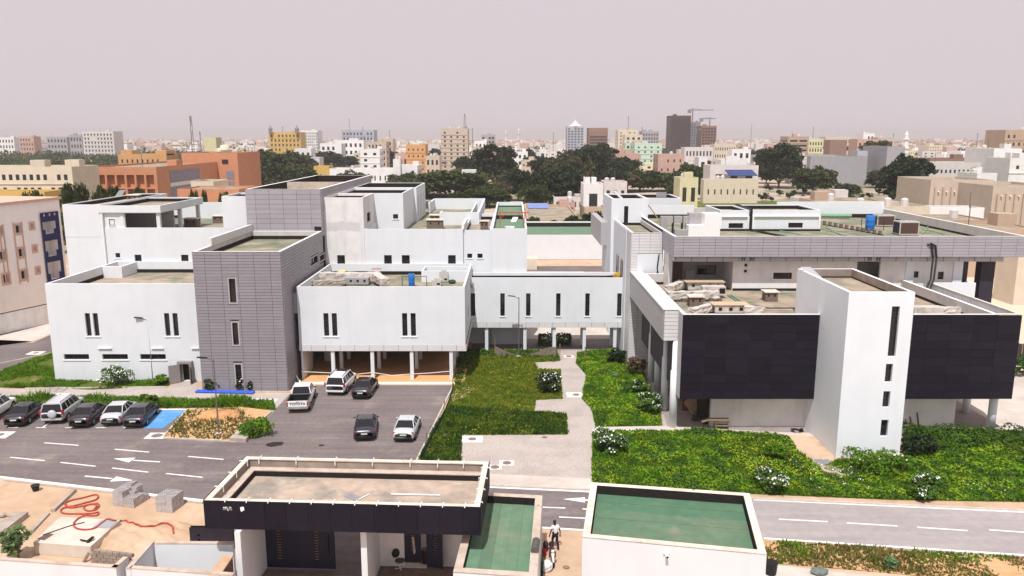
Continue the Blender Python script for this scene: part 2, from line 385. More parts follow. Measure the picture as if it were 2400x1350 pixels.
sheet('pavement', [(1128, 1110), (1390, 1122), (1390, 1151), (1148, 1139)], .014, M_SLABC)
sheet('pavement', [(1395, 1001), (1560, 999), (1640, 1003), (1920, 1018), (1945, 1028), (1560, 1011), (1397, 1014)], .016, M_SLABC)
# floor of the right building's undercroft, courtyard beyond the bridge, yards further right
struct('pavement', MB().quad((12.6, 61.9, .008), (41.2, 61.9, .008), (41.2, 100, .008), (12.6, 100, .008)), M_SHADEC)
struct('pavement', MB().quad((41.2, 40, .007), (80, 40, .007), (80, 78, .007), (41.2, 78, .007)), M_SLABC)
struct('pavement', MB().quad((-5, 84.9, .006), (13, 84.9, .006), (13, 92.5, .006), (-5, 92.5, .006)), M_SHADEC)  # darker floor colour stands in for the shade below the bridge
struct('pavement', MB().quad((-5, 92.5, .006), (13, 92.5, .006), (13, 141, .006), (-5, 141, .006)), M_SLABC)
struct('road', MB().quad((1.8, 141, .006), (40, 141, .006), (40, 147, .006), (1.8, 147, .006)), M_ASPHD)
# lawns
LAWN_A = [(1078, 822), (1305, 822), (1313, 846), (1253, 850), (1262, 866), (1314, 866), (1318, 935), (1256, 938), (1253, 966), (1328, 971), (1330, 1019), (1082, 1020), (1080, 1080), (984, 1080), (1002, 1030), (1046, 960), (1066, 905), (1066, 880)]
LAWN_B = [(1353, 828), (1400, 822), (1478, 820), (1497, 850), (1512, 885), (1528, 925), (1546, 962), (1552, 998), (1396, 1001), (1386, 958), (1364, 936), (1374, 880), (1350, 852)]
LAWN_C = [(1388, 1020), (1450, 1010), (1560, 1012), (1640, 1006), (1848, 1022), (1872, 1060), (1925, 1100), (1960, 1080), (2120, 1080), (2120, 1004), (2395, 1012), (2480, 1040), (2480, 1178), (2100, 1172), (1765, 1158), (1388, 1148)]
VERGE_D = [(1792, 1268), (2400, 1309), (2600, 1323), (2600, 1400), (2100, 1345), (1790, 1318)]
LAWN_E = [(-60, 895), (50, 852), (124, 828), (140, 893), (250, 886), (408, 884), (395, 905), (210, 914), (120, 908), (45, 910), (-60, 905)]
LAWN_F = [(-60, 934), (300, 934), (470, 940), (640, 942), (645, 962), (560, 955), (330, 957), (-60, 953)]
ISLAND = [(383, 1026), (440, 962), (560, 953), (636, 964), (556, 1034)]
sheet('lawn', LAWN_A, .03, M_LAWN); sheet('lawn', LAWN_B, .03, M_LAWND); sheet('lawn', LAWN_C, .03, M_LAWND)
sheet('verge', VERGE_D, .03, M_VERGE); sheet('lawn', LAWN_E, .03, M_LAWN); sheet('lawn', LAWN_F, .026, M_LAWND); sheet('verge', ISLAND, .05, M_VERGE)
sheet('path', [(1640, 1352), (1794, 1322), (1900, 1334), (2060, 1352), (2050, 1420), (1640, 1420)], .02, M_SLABC)
def strip(a, b, w, z=.012, m=M_PAINT, name='road_marking', h=0.0):
    A, B = G(*a), G(*b); d = (B - A).normalized(); n = Vector((-d.y, d.x, 0)) * w / 2
    if h: return struct(name, MB().obox(A - n, B - A, n * 2, Vector((0, 0, h))), m)
    up = Vector((0, 0, z)); return struct(name, MB().quad(A - n + up, B - n + up, B + n + up, A + n + up), m)
for a, b in (((104, 1038), (184, 1044)), ((269, 1053), (350, 1060)), ((24, 1072), (105, 1080)), ((441, 1070), (524, 1077)), ((142, 1084), (224, 1093)), ((263, 1097), (348, 1107)), ((389, 1110), (475, 1119)),
             ((1825, 1217), (1940, 1223)), ((1985, 1226), (2103, 1233)), ((2150, 1236), (2268, 1244)), ((2318, 1242), (2420, 1249)), ((1272, 1189), (1325, 1191)), ((1310, 1212), (1420, 1217)), ((1365, 1193), (1440, 1197))):
    strip(a, b, .14)
for a, b, w in (((-200, 1095), (478, 1174), .3), ((1148, 1142), (1386, 1153), .22), ((1765, 1171), (2700, 1214), .22), ((1240, 1235), (1386, 1244), .22), ((1790, 1262), (2700, 1321), .2)):
    strip(a, b, w, .014)
for x in (35, 100, 168, 240, 305): strip((x - 16, 1002.5), (x + 8, 1002.5), .12); strip((x, 1002), (x + 26, 984), .12)
strip((378, 960), (436, 960), .2)
def arrow(tip, l, r, sa, sb):
    up = Vector((0, 0, .013)); struct('road_arrow', MB().poly([G(*tip) + up, G(*l) + up, G(*r) + up]), M_PAINT); strip(sa, sb, .16, .0125)
arrow((266, 1075), (318, 1073), (302, 1084), (312, 1079), (375, 1083))
arrow((312, 1126), (273, 1117), (257, 1129), (199, 1116), (263, 1122))
arrow((1319, 1170), (1371, 1166), (1371, 1178), (1371, 1172), (1386, 1173))
sheet('parking_bay_marking', [(335, 1004), (372, 961), (437, 962), (381, 1004)], .011, M_BAY)
for a, b in (((437, 963), (384, 1024)), ((384, 1028), (553, 1036)), ((556, 1034), (636, 966)), ((-60, 930), (380, 934)), ((60, 912), (390, 908)), ((-60, 866), (118, 829)),
             ((475, 1180), (10, 1126)), ((1394, 1154), (2600, 1207)), ((1152, 1139), (1388, 1150)), ((460, 918), (690, 920)), ((1062, 906), (976, 1082))):
    strip(a, b, .14, name='kerb', m=M_KERB, h=.12)
strip((702, 900), (1068, 900), .75, name='kerb', m=M_CREAM, h=.13)

# ================================================================ left complex
XY = lambda px, py, Y: PY(px, py, Y)[0]
# ---- white wing at the front left
t = thing('white_wing', 'broad white wing with paired slit windows and low strip windows above flowering shrub', 'building', (-37.6, 82.8, 0)); LW = t
fp = (-45.6, -29.8, 75.7, 89.96); Y = 75.7
slits = [srect(x, 734, x + 12, 788, Y) for x in (198, 216.5, 384, 403.5)]
lows = [srect(a, 830, b, 843, Y) for a, b in ((149, 208), (239, 299), (328, 388))]
door = srect(425, 850, 447, 893, Y); door = (door[0], door[1], .02, door[3])
block(t, fp, 0, 9.9, M_WHITE, 1.3, .25, M_DECKS, {'S': slits + lows + [door]}, .28)
O, U, N, W = side(fp, 'S')
for h in slits: window(t, O, U, N, tohole(fp, 'S', h), M_FRAME, True, (1, 2), .26)
for h in lows: window(t, O, U, N, tohole(fp, 'S', h), M_FRAME, True, (3, 1), .26)
for a, b in ((230, 262), (355, 384), (449, 466)):
    x0, z = PY(a, 815, Y); x1 = XY(b, 815, Y); obj('ledge', MB().box(x0, x1, Y - .16, Y, z - .06, z), M_TRIM, t)
dm = mat('grey_steel_door', (.26, .235, .23), .6, .06, 4)
fr = MB(); a, b, c, d = door; fr.box(a - .25, a, Y - .5, Y + .1, 0, d + .22); fr.box(b, b + .25, Y - .5, Y + .1, 0, d + .22); fr.box(a, b, Y - .5, Y + .1, d, d + .22)
obj('door_frame', fr, dm, t)
obj('door', MB().obox((a, Y - .5, .02), (-.85, -.6, 0), (-.03, .04, 0), (0, 0, d - .05)), dm, t); obj('door', MB().obox((b, Y - .5, .02), (.35, -.75, 0), (.04, .03, 0), (0, 0, d - .05)), dm, t)
obj('wall_panel', MB().quad((a, Y + .6, 0), (b, Y + .6, 0), (b, Y + .6, d), (a, Y + .6, d)), M_BLACK, t)  # black sheet standing in for the dark interior behind the open door
obj('parapet_step', MB().box(-45.35, -43.2, 86.2, 86.5, 8.6, 9.88).box(-43.4, -43.15, 86.5, 89.9, 8.6, 9.86), M_WHITE, t)
# ---- low grey stair tower
t = thing('stair_tower', 'grey panelled stair tower with three slit windows beside the white wing', 'building', (-25.6, 80.8, 0)); GT = t
fp = (-29.72, -21.5, 72.6, 88.95); Y = 72.6
sw = [srect(536, 653, 551, 709, Y), srect(544, 756, 557, 808, Y), srect(551, 854, 565, 899, Y)]
ew = []
for px in ((728, 607, 745, 624), (750, 600, 761, 613)):
    y0, z0 = QX(px[0], px[3], -21.5); y1, _ = QX(px[2], px[3], -21.5); _, z1 = QX(px[0], px[1], -21.5); ew.append((y0, y1, z0, z1))
block(t, fp, 0, 13.5, M_GAP, .9, .3, M_DECK, {'S': sw, 'E': ew}, .22, capm=M_TRIM, inner=M_PARA)
for s, hs in (('S', sw), ('E', ew)):
    O, U, N, W = side(fp, s); hh = [tohole(fp, s, h) for h in hs]
    for h in hh: window(t, O, U, N, h, M_FRAME, False, (2, 1) if s == 'E' else (1, 3), .2, surround=.13, sm=M_MGREY)
    g = [(h[0] - .13, h[1] + .13, h[2] - .05, h[3] + .13) for h in hh]
    clad(t, O, U, N, 0, W, 0.02, 13.46, 1.52 if s == 'S' else 2.9, .29, M_GREYD, .026, g, 1.13)
obj('roof_parapet', MB().box(-29.7, -29.32, 76.5, 88.9, 13.51, 14.25), M_LGREY, t)
# ---- tall grey tower
t = thing('grey_tower', 'tall windowless grey panelled tower block rising above the white roofs', 'building', (-25.7, 105.5, 0)); TT = t
fp = (-29.94, -21.5, 89.0, 121.5)
block(t, fp, 0, 18.2, M_GAP, 1.3, .35, M_DECKS, None, .2, capm=M_TRIM, bit=.8, inner=M_BIT)
obj('roof_wall', MB().box(-29.5, -21.9, 104.2, 104.6, 16.9, 18.15), M_COPE, t)
O, U, N, W = side(fp, 'S'); clad(t, O, U, N, 0, W, 12.7, 18.17, 1.55, .56, M_GREY, .024, (), 1.1)
O, U, N, W = side(fp, 'E'); clad(t, O, U, N, 0, W, 12.9, 18.17, 1.6, .56, M_GREY, .024)
obj('window', MB().box(-22.35, -21.56, 88.93, 88.985, 13.25, 14.0), M_GLASS, t)
# ---- raised white wing on columns
t = thing('raised_wing', 'white upper storey carried on slim columns over a brown tiled undercroft', 'building', (-12.9, 82.8, 0)); WC = t
fp = (-21.05, -4.62, 75.7, 89.96); Y = 75.7
slits = [srect(x, 734, x + 12, 788, Y) for x in (757.5, 777, 942, 962)]
block(t, fp, 3.72, 9.6, M_WHITE, 1.25, .2, M_DECK, {'S': slits, 'E': [(81.2, 82.4, 5.3, 6.4)]}, .26)
O, U, N, W = side(fp, 'S')
for h in slits: window(t, O, U, N, tohole(fp, 'S', h), M_FRAME, True, (1, 2), .24)
O2, U2, N2, W2 = side(fp, 'E'); window(t, O2, U2, N2, tohole(fp, 'E', (81.2, 82.4, 5.3, 6.4)), M_FRAME, True, (1, 1), .24)
obj('floor_slab', MB().box(-21.05, -4.6, 75.75, 89.96, 3.12, 3.72), M_GAP, t)
bfp = (-21.1, -4.55, 75.72, 89.9)
for s in 'SE': O, U, N, W = side(bfp, s); clad(t, O, U, N, 0, W, 3.1, 3.73, 1.44, .63, M_LGREY, .03, (), 1.2, name='beam_panel')
obj('floor', MB().box(-21.0, -4.7, 75.3, 104, .02, .15), M_SHADEFLOOR, t)
cx = [G(x, 893).x for x in (782, 874, 966, 1058)]
for r, yy in enumerate((75.95, 79.7, 83.4, 87.6)):
    for x in cx: obj('column', MB().box(x - .17, x + .17, yy - .17, yy + .17, .1, 3.12), M_WHITE, t)
obj('end_wall', MB().box(-21.0, -20.8, 75.9, 79.6, .1, 3.12), M_WHITE, t); obj('column', MB().box(-20.3, -19.6, 82.5, 83.2, .1, 3.12), M_WHITE, t)
obj('wall', MB().box(-20.9, -4.7, 91.6, 91.8, .1, 3.6), M_WHITE2, t)
for x in (-17.6, -14.2, -10.2, -6.6): obj('doorway', MB().box(x, x + 1.0, 91.52, 91.58, .15, 2.5), M_BLACK, t)
obj('roof_wall', MB().box(-9.7, -4.85, 85.0, 85.2, 8.36, 9.58).box(-9.9, -9.7, 85.0, 88.5, 8.36, 9.58).box(-9.7, -4.85, 88.3, 88.5, 8.36, 9.55), M_WHITE, t)
# ---- white link bridge
t = thing('link_bridge', 'white bridge building with six slit windows on posts between the two blocks', 'building', (4.2, 88, 0)); BRG = t
fp = (-4.9, 13.2, 86.3, 89.9); Y = 86.3
sl = [srect(x, 687.5, x + 10.5, 741, Y) for x in (1103, 1172.5, 1233, 1303.5, 1372, 1447)]
block(t, fp, 3.5, 8.6, M_WHITE, .75, .2, M_DECKS, {'S': sl}, .22)
O, U, N, W = side(fp, 'S')
for h in sl: window(t, O, U, N, tohole(fp, 'S', h), M_FRAME, True, (1, 3), .2)
obj('floor_slab', MB().box(-4.9, 13.15, 86.35, 89.9, 2.95, 3.5), M_GAP, t)
bfp = (-4.9, 13.15, 86.32, 89.9); O, U, N, W = side(bfp, 'S'); clad(t, O, U, N, 0, W, 2.9, 3.5, 1.47, .6, M_LGREY, .03, (), .6, name='beam_panel')
for yy in (86.6, 89.6):
    for x in [G(x, 823).x for x in (1091, 1141, 1230, 1298, 1368, 1439, 1468)]: obj('column', MB().box(x - .18, x + .18, yy - .15, yy + .15, 0, 2.95), M_WHITE, t)
# ---- long rear block, left part
t = thing('rear_block', 'long white rear block with an open roof pavilion left of the grey towers', 'building', (-40.6, 101, 0)); RB = t
fp = (-51.2, -29.97, 90.0, 112); Y = 90.0
dr = [srect(315, 597, 331, 632, Y), srect(424, 597, 441, 632, Y), srect(270, 593, 281, 604, Y)]
block(t, fp, 0, 13.75, M_WHITE, 1.1, .2, M_DECK, {'S': dr}, .25)
O, U, N, W = side(fp, 'S')
for h in dr: window(t, O, U, N, tohole(fp, 'S', h), M_FRAME, h[3] - h[2] < 1.3, (1, 1 if h[3] - h[2] < 1.3 else 2), .23)
block(t, (-51.2, -46.95, 89.98, 108), 12.7, 16.4, M_WHITE, .5, .2, M_DECKS)
obj('wall', MB().box(-46.95, -44.3, 90.15, 90.4, 13.5, 15.5), M_WHITE, t)
h = (2.2, 2.85, 14.0, 14.75); window(t, Vector((-48.3, 90.14, 0)), Vector((1, 0, 0)), Vector((0, -1, 0)), (h[0], h[1], h[2], h[3]), M_FRAME, True, (1, 1), .02, surround=.1, sm=M_TRIM)
block(t, (-47.1, -40.0, 89.85, 102.5), 15.5, 16.3, M_WHITE, .55, .22, M_DECKS)
obj('ceiling', MB().box(-47.0, -40.1, 89.95, 102.4, 15.42, 15.5), M_WHITE2, t)
obj('back_wall', MB().box(-46.9, -40.6, 94.6, 94.85, 12.65, 15.42), mat('mauve_shaded_render', (.36, .33, .345), .9, .05, 1), t)  # wall colour darkened for the shade inside the pavilion
for x, y in ((-44.6, 90.28), (-40.45, 90.28), (-40.4, 96.0), (-40.4, 101.6)): obj('post', MB().box(x - .2, x + .2, y - .2, y + .2, 12.65, 15.42), M_WHITE, t)
block(t, (-33.0, -29.99, 89.99, 96), 13.6, 17.35, M_WHITE, .6, .2, M_DECKS)
obj('terrace_wall', MB().box(-47, -33, 111.5, 111.75, 12.65, 14.9).box(-33.3, -33.0, 96, 111.5, 12.65, 15.2), M_WHITE, t)
obj('downpipe', MB().tube([(-46.75, 89.86, 15.4), (-46.75, 89.86, 6)], .12, 8), M_TRIM, t)
# ---- rear block, middle and right part
t = thing('terrace_block', 'white stepped rear block with roof terraces above the raised wing and bridge', 'building', (-9, 105, 0)); TB = t
Yb = 90.02
block(t, (-21.48, -16.95, Yb, 97), 0, 17.2, M_WHITE2, .7, .2, M_DECKS, {'S': [srect(790, 598, 808, 633, Yb)], 'E': [(92.2, 94.6, 14.1, 15.2)]}, .25)
window(t, *side((-21.48, -16.95, Yb, 97), 'S')[:3], tohole((-21.48, -16.95, Yb, 97), 'S', srect(790, 598, 808, 633, Yb)), M_FRAME, False, (1, 2), .23)
pp = MB(); rg = random.Random(4); n = 14; zz = [PY(800, 520, Yb)[1] + rg.uniform(-.12, .12) for _ in range(n + 1)]
for i in range(n): a_, b_ = -21.3 + 3.9 * i / n, -21.3 + 3.9 * (i + 1) / n; pp.quad((a_, Yb - .006, zz[i] - 1.0), (b_, Yb - .006, zz[i + 1] - 1.0), (b_, Yb - .006, zz[i + 1]), (a_, Yb - .006, zz[i]))
obj('plaster_patch', pp, mat('grey_plaster_patch', (.58, .57, .57), .95, .06, 2), t)
window(t, *side((-21.48, -16.95, Yb, 97), 'E')[:3], tohole((-21.48, -16.95, Yb, 97), 'E', (92.2, 94.6, 14.1, 15.2)), M_FRAME, True, (3, 1), .2)
f2 = (-21.46, -13.35, 97.02, 107.4); h2 = srect(921, 502, 933, 513, 97.02)
block(t, f2, 11, 17.2, M_WHITE, .7, .2, M_DECKS, {'S': [h2]}, .25); window(t, *side(f2, 'S')[:3], tohole(f2, 'S', h2), M_FRAME, True, (1, 1), .2)
f3 = (-21.44, -12.95, 107.42, 118.4)
h3 = [(109.2, 109.8, 12.9, 16.0), (111.4, 112, 12.9, 16.0), (113.3, 113.9, 12.9, 16.0), (116, 116.6, 12.9, 16.0)]
block(t, f3, 11, 17.25, M_WHITE, .8, .2, M_DECKS, {'E': h3}, .25, bit=.75)
for h in h3: window(t, *side(f3, 'E')[:3], tohole(f3, 'E', h), M_FRAME, False, (1, 2), .22)
f4 = (-16.93, -5.62, 90.0, 127.5); d4 = [srect(900, 598, 918, 632, 90), srect(941.5, 598, 960, 632, 90), srect(1050, 598, 1068, 620, 90)]
block(t, f4, 0, 13.6, M_WHITE, 1.0, .2, M_DECK, {'S': d4}, .25, bit=.25)
for h in d4: window(t, *side(f4, 'S')[:3], tohole(f4, 'S', h), M_FRAME, False, (1, 2), .23)
f5 = (-5.6, -2.42, 90.3, 110); d5 = [srect(1095, 594.5, 1106.5, 605, 90.3), srect(1119, 594.5, 1131, 605, 90.3)]
block(t, f5, 0, 13.45, M_WHITE, .8, .15, M_DECKS, {'S': d5}, .25)
for h in d5: window(t, *side(f5, 'S')[:3], tohole(f5, 'S', h), M_FRAME, True, (1, 1), .2)
f6 = (-2.4, 1.73, 90.0, 127.5); block(t, f6, 0, 13.65, M_WHITE, .75, .22, M_FELT, None, .2, bit=.2)
obj('roof_wall', MB().box(-9.5, -4.3, 103.4, 103.65, 12.6, 14.25).box(-4.55, -4.3, 103.65, 126.4, 12.6, 14.2).box(-12.4, -4.3, 126.4, 126.65, 12.6, 14.3).box(-9.5, -9.25, 103.65, 106, 12.6, 14.2).box(-12.6, -12.35, 119, 126.6, 12.6, 14.2), M_WHITE, t)
obj('roof_wall', MB().box(-2.18, 1.5, 108, 108.25, 12.9, 13.4), M_BIT, t)
obj('coping', MB().box(-5.78, -5.5, 90.05, 97.5, 13.58, 14.1), M_TRIM, t)

# ================================================================ right complex
# ---- white stair tower
t = thing('white_tower', 'tall white stair tower with one long and three short windows between dark panels', 'building', (27, 61.8, 0)); WT = t
fp = (24.58, 29.4, 56.45, 67.0); Y = 56.45
hw = []
for x0, y0, x1, y1 in ((2091, 718, 2110, 836), (2077, 853, 2093.5, 896), (2071, 917, 2087.5, 955), (2066, 984, 2083, 1023)):
    a, zt = PY(x0, y0, Y); b = XY(x1, y0, Y); hw.append((a, b, PY(x0, y1, Y)[1], zt))
block(t, fp, 0, 12.85, M_FRESH, .75, .28, M_DECKS, {'S': hw}, .3, inner=M_CONCD, bit=.12)
O, U, N, W = side(fp, 'S')
for i, h in enumerate(hw): window(t, O, U, N, tohole(fp, 'S', h), M_FRAME, False, (1, 5 if i == 0 else 2), .27)
# ---- front block clad in dark panels
t = thing('panel_block', 'long two storey block with charcoal panel face on round white columns', 'building', (27.3, 69, 0)); RF = t
fp = (13.65, 38.9, 61.45, 80.75)
block(t, fp, 3.0, 10.05, M_GAP, 1.1, .3, M_DECKS, None, capm=M_TRIM, inner=M_PARA, bit=.25)
obj('upstand', MB().box(21.9, 38.6, 76.94, 76.985, 8.96, 9.2), M_BIT, t)
O, U, N, W = side(fp, 'S')
clad(t, O, U, N, 0, 10.9, 3.02, 10.0, 1.82, .72, M_DARK, .018); clad(t, O, U, N, 15.78, 27.05, 3.02, 10.0, 1.88, .72, M_DARK, .018)
O, U, N, W = side(fp, 'W'); obj('side_panel', MB().obox(O + U * (W - 1.45) + Vector((0, 0, 3.02)) + N * .005, U * 1.4, N * .04, Vector((0, 0, 6.98))), M_MGREY, t)
obj('wall', MB().box(38.9, 40.7, 61.46, 61.7, 3.0, 10.03), M_WHITE2, t); obj('wall', MB().box(40.5, 40.7, 61.7, 76, 3.0, 10.03), M_WHITE2, t); obj('gutter_slab', MB().box(38.9, 40.5, 61.7, 76, 3.0, 8.2), M_WHITE2, t)
obj('wall', MB().box(40.7, 45.2, 75.6, 75.85, 7.2, 10.0), M_WHITE, t); obj('wall', MB().box(45.0, 45.2, 75.85, 80, 7.2, 9.9), M_WHITE, t)
obj('coping', MB().box(38.7, 40.72, 61.43, 61.72, 10.03, 10.09).box(40.48, 40.73, 61.72, 76, 10.03, 10.09), M_COPEW, t)
lf = (12.4, 13.62, 62.9, 82.2)                                                  # pale fascia over the colonnade
obj('fascia_wall', MB().box(12.45, 12.75, 62.95, 82.2, 7.5, 10.1).box(12.75, 13.64, 62.95, 63.2, 7.5, 10.1).box(12.75, 13.64, 63.2, 82.2, 7.5, 10.06), M_GAP, t)
obj('coping', MB().box(12.36, 13.66, 62.86, 82.2, 10.1, 10.15), mat('pale_metal_coping', (.60, .59, .60), .5, .05, 2), t)
f7 = (12.45, 13.64, 62.95, 82.2)
O, U, N, W = side(f7, 'S'); clad(t, O, U, N, 0, W, 7.52, 10.08, 1.3, .32, M_LGREY, .03)
O, U, N, W = side(f7, 'W'); clad(t, O, U, N, 0, W, 7.52, 10.08, 1.35, .32, M_MGREY, .03)
for px, py in ((1576, 1000), (1556, 961), (1540, 914), (1525, 894), (1511, 851)):
    p = G(px, py); r = .2
    obj('column', MB().lathe([(.33, 0), (.33, 4.9), (.25, 4.92), (.25, 7.5)], 16, (p.x, p.y, 0)), M_WHITE, t, True)
for px, py in ((2321, 1005), (2263, 966)):
    p = G(px, py); obj('column', MB().lathe([(.33, 0), (.33, 3.0)], 16, (p.x, p.y, 0)), M_WHITE, t, True)
obj('wall', MB().box(16.7, 24.6, 63.1, 63.4, 0, 3.0).box(16.7, 17.0, 63.4, 76, 0, 3.0), M_WHITE2, t); obj('wall', MB().box(29.4, 37.2, 63.1, 63.4, 0, 3.0).box(36.9, 37.2, 63.4, 76, 0, 3.0), M_WHITE2, t)
obj('doorway', MB().box(16.2, 16.62, 63.6, 66, 0, 2.9), M_BLACK, t)
obj('ceiling', MB().box(13.7, 38.8, 61.6, 77, 2.95, 2.998), M_WHITE2, t)
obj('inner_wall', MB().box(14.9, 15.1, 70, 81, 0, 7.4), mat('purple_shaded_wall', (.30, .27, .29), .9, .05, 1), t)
for y in (70.6, 73.4, 76.2): obj('doorway', MB().box(14.84, 14.9, y, y + 1.3, 0, 6.4), mat('brown_timber', (.12, .075, .055), .7, .1, 4), t)
# ---- clad block behind
t = thing('clad_block', 'wide white block under a long grey panelled fascia with roof plant on top', 'building', (34, 90, 0)); CB = t
fp = (16.0, 62, 77.0, 107)
block(t, (21.85, 44.5, 77.0, 80.6), 7.5, 12.5, M_WHITE2, .02, .2, M_GAP, {'S': [srect(1813, 639, 1857, 654, 77), srect(1745, 618, 1752, 625, 77), srect(1744, 632, 1751, 639, 77), srect(2124, 636, 2154, 651, 77), srect(2199, 637, 2213, 655, 77), (34.1, 36.4, 8.95, 12.45)]}, .25, bit=0)
f8 = (21.85, 44.5, 77.0, 80.6)
for r, sl_ in (((1813, 639, 1857, 654), True), ((1745, 618, 1752, 625), False), ((1744, 632, 1751, 639), False), ((2124, 636, 2154, 651), True), ((2199, 637, 2213, 655), True)):
    window(t, *side(f8, 'S')[:3], tohole(f8, 'S', srect(*r, 77)), M_FRAME, sl_, (2, 1) if r[2] - r[0] > 20 else (1, 1), .22)
obj('recess_wall', MB().box(34.05, 36.5, 79.4, 79.6, 8.9, 12.5), mat('mauve_shaded_render'.replace('mauve', 'grey'), (.33, .305, .315), .9, .05, 1), t)  # shade of the recess put into the wall colour, here and next line
obj('recess_wall', MB().box(15.7, 21.9, 80.4, 80.6, 7.5, 12.5), MATS['grey_shaded_render'], t)
window(t, Vector((15.7, 80.4, 0)), Vector((1, 0, 0)), Vector((0, -1, 0)), (3.4, 5.35, 10.0, 10.95), M_FRAME, False, (2, 1), -.01)
obj('pilaster', MB().box(38.9, 39.7, 76.85, 77.0, 7.5, 12.5), M_WHITE, t); obj('pilaster', MB().box(43.6, 44.5, 76.85, 77.0, 7.5, 12.5), M_WHITE, t)
obj('door', MB().box(16.2, 17.6, 80.32, 80.4, 8.9, 12.1), mat('brown_door', (.13, .09, .075), .6, .05, 3), t)
obj('wall', MB().box(15.72, 16.1, 78.2, 80.4, 7.5, 12.5), M_WHITE2, t)
for x in (46.35,): obj('pillar', MB().box(x, x + 1.35, 76.9, 77.9, 0, 12.5), M_DARK2, t)
obj('pillar', MB().box(44.55, 45.2, 77.2, 80.6, 0, 12.5), M_DARK2, t)
ffp = (15.6, 49.75, 75.55, 107)
block(t, ffp, 12.55, 14.55, M_GAP, 1.15, .3, M_DECK, None, capm=M_TRIM, bit=.22, inner=M_PARA)
O, U, N, W = side(ffp, 'S'); clad(t, O, U, N, 0, W, 12.57, 14.52, 1.53, .28, M_GREY, .024, (), .95)
O, U, N, W = side(ffp, 'W'); clad(t, O, U, N, 26.0, W, 12.57, 14.52, 1.53, .28, M_GREY, .024)
obj('soffit_beam', MB().box(15.75, 47.8, 75.9, 76.9, 12.06, 12.55), M_MGREY, t)
for i in range(21): obj('beam_joint', MB().box(15.9 + i * 1.53, 15.94 + i * 1.53, 75.88, 75.898, 12.08, 12.54), M_GAP, t)
# pale panelled pier and walls next to it
pfp = (12.4, 15.75, 81.5, 100)
block(t, pfp, 0, 14.2, M_GAP, .7, .25, M_DECK, None, capm=M_TRIM, bit=.2, inner=M_PARA)
O, U, N, W = side(pfp, 'S'); clad(t, O, U, N, 0, W, 0.02, 14.15, 1.13, .30, M_LGREY, .022, [(.65, 3.4, 8.6, 12.0)], .85, limit=400)
obj('smooth_wall', MB().box(13.05, 15.75, 81.44, 81.49, 8.6, 12.0), M_WHITE, t)
O, U, N, W = side(pfp, 'W'); clad(t, O, U, N, 14.2, W, 0.02, 14.15, 1.4, .30, M_LGREY, .022)
obj('wall', MB().box(12.3, 12.38, 84.5, 99.8, 0, 14.15), M_WHITE, t)
for y in (86.5, 87.6, 90.0, 91.2): obj('window', MB().box(12.22, 12.29, y, y + .35, 6.5, 10.5), M_GLASS, t)
# ---- roof tower at the left end of the right complex
t = thing('roof_tower', 'white square tower with a slit window rising behind the pale panelled pier', 'building', (14.2, 99.3, 0)); T2 = t
f9 = (11.95, 16.36, 95.0, 103.6); h9 = srect(1463, 483, 1473, 525, 95.0)
block(t, f9, 0, 16.7, M_WHITE, .6, .3, M_DECKS, {'S': [h9]}, .25, bit=.45); window(t, *side(f9, 'S')[:3], tohole(f9, 'S', h9), M_FRAME, False, (1, 3), .2)
obj('upstand', MB().box(12.5, 16.0, 94.95, 94.99, 13.4, 13.8), M_BIT, t)
obj('balcony', MB().box(11.2, 11.95, 99, 112, 10.5, 13.4), M_MGREY, t)
# ---- rooms on the roof
def roofroom(fpx, z1, wins, label, loc):
    t = thing('roof_room', label, 'rooftop room', loc); hs = [srect(*w, fpx[2]) for w in wins]
    block(t, fpx, 13.4, z1, M_WHITE, .5, .22, M_DECKS, {'S': hs}, .22)
    for h in hs: window(t, *side(fpx, 'S')[:3], tohole(fpx, 'S', h), M_FRAME, False, (1, 1), .2)
    x0, x1 = fpx[0], fpx[1]; z = z1 - .75
    obj('frame', MB().box(x0, x1, fpx[2] - .2, fpx[2], z, z + .1).box(x0, x0 + .2, fpx[2] - .2, fpx[2], 13.4, z).box(x1 - .2, x1, fpx[2] - .2, fpx[2], 13.4, z), M_TRIM, t)
    obj('upstand', MB().box(x0 - .05, x1 + .05, fpx[2] - .24, fpx[2] - .21, 13.41, 13.65), M_BIT, t)
roofroom((23.7, 27.05, 90.0, 97), 15.75, [(1708, 523, 1742, 535)], 'smaller white roof room left of the black cable run', (25.4, 93, 13.4))
roofroom((27.35, 35.1, 89.8, 97), 15.8, [(1848, 522, 1882, 534)], 'longer white roof room right of the black cable run', (31.2, 93, 13.4))
for x0, x1, y, h, lab in ((16.4, 24, 104.2, 15.1, 'white rear parapet wall between the roof tower and the smaller roof room'), (35.2, 49.4, 105.0, 15.5, 'long white rear parapet wall behind the blue tank and condensers')):
    t = thing('parapet_wall', lab, 'wall', ((x0 + x1) / 2, y, 13.4)); obj('wall', MB().box(x0, x1, y, y + .25, 13.4, h), M_WHITE, t); obj('upstand', MB().box(x0, x1, y - .05, y - .01, 13.41, 13.9), M_BIT, t)
t = thing('roof_hatch', 'small white roof box with a dark well and glass pane at the rear', 'rooftop room', (20.7, 112, 13.4))
block(t, (18.3, 23.5, 110, 118), 12, 15.6, M_WHITE, .5, .25, M_DECKS, bit=.45); obj('pane', MB().box(20.4, 21.8, 112, 112.05, 15.1, 16.3), M_STEEL, t)
# ---- white building with green roof beyond the courtyard
t = thing('green_roof_hall', 'low windowless white hall with a green felt roof beyond the courtyard', 'building', (10, 160, 0))
block(t, (-18, 36, 155.2, 172.5), 0, 4.9, M_WHITE, .25, .3, M_FELT, bit=0); obj('upstand', MB().box(-17, 35, 172.1, 172.17, 4.66, 5.5), M_BIT, t); obj('parapet', MB().box(-18, 36, 172.2, 172.6, 4.5, 5.75), M_TRIM, t)
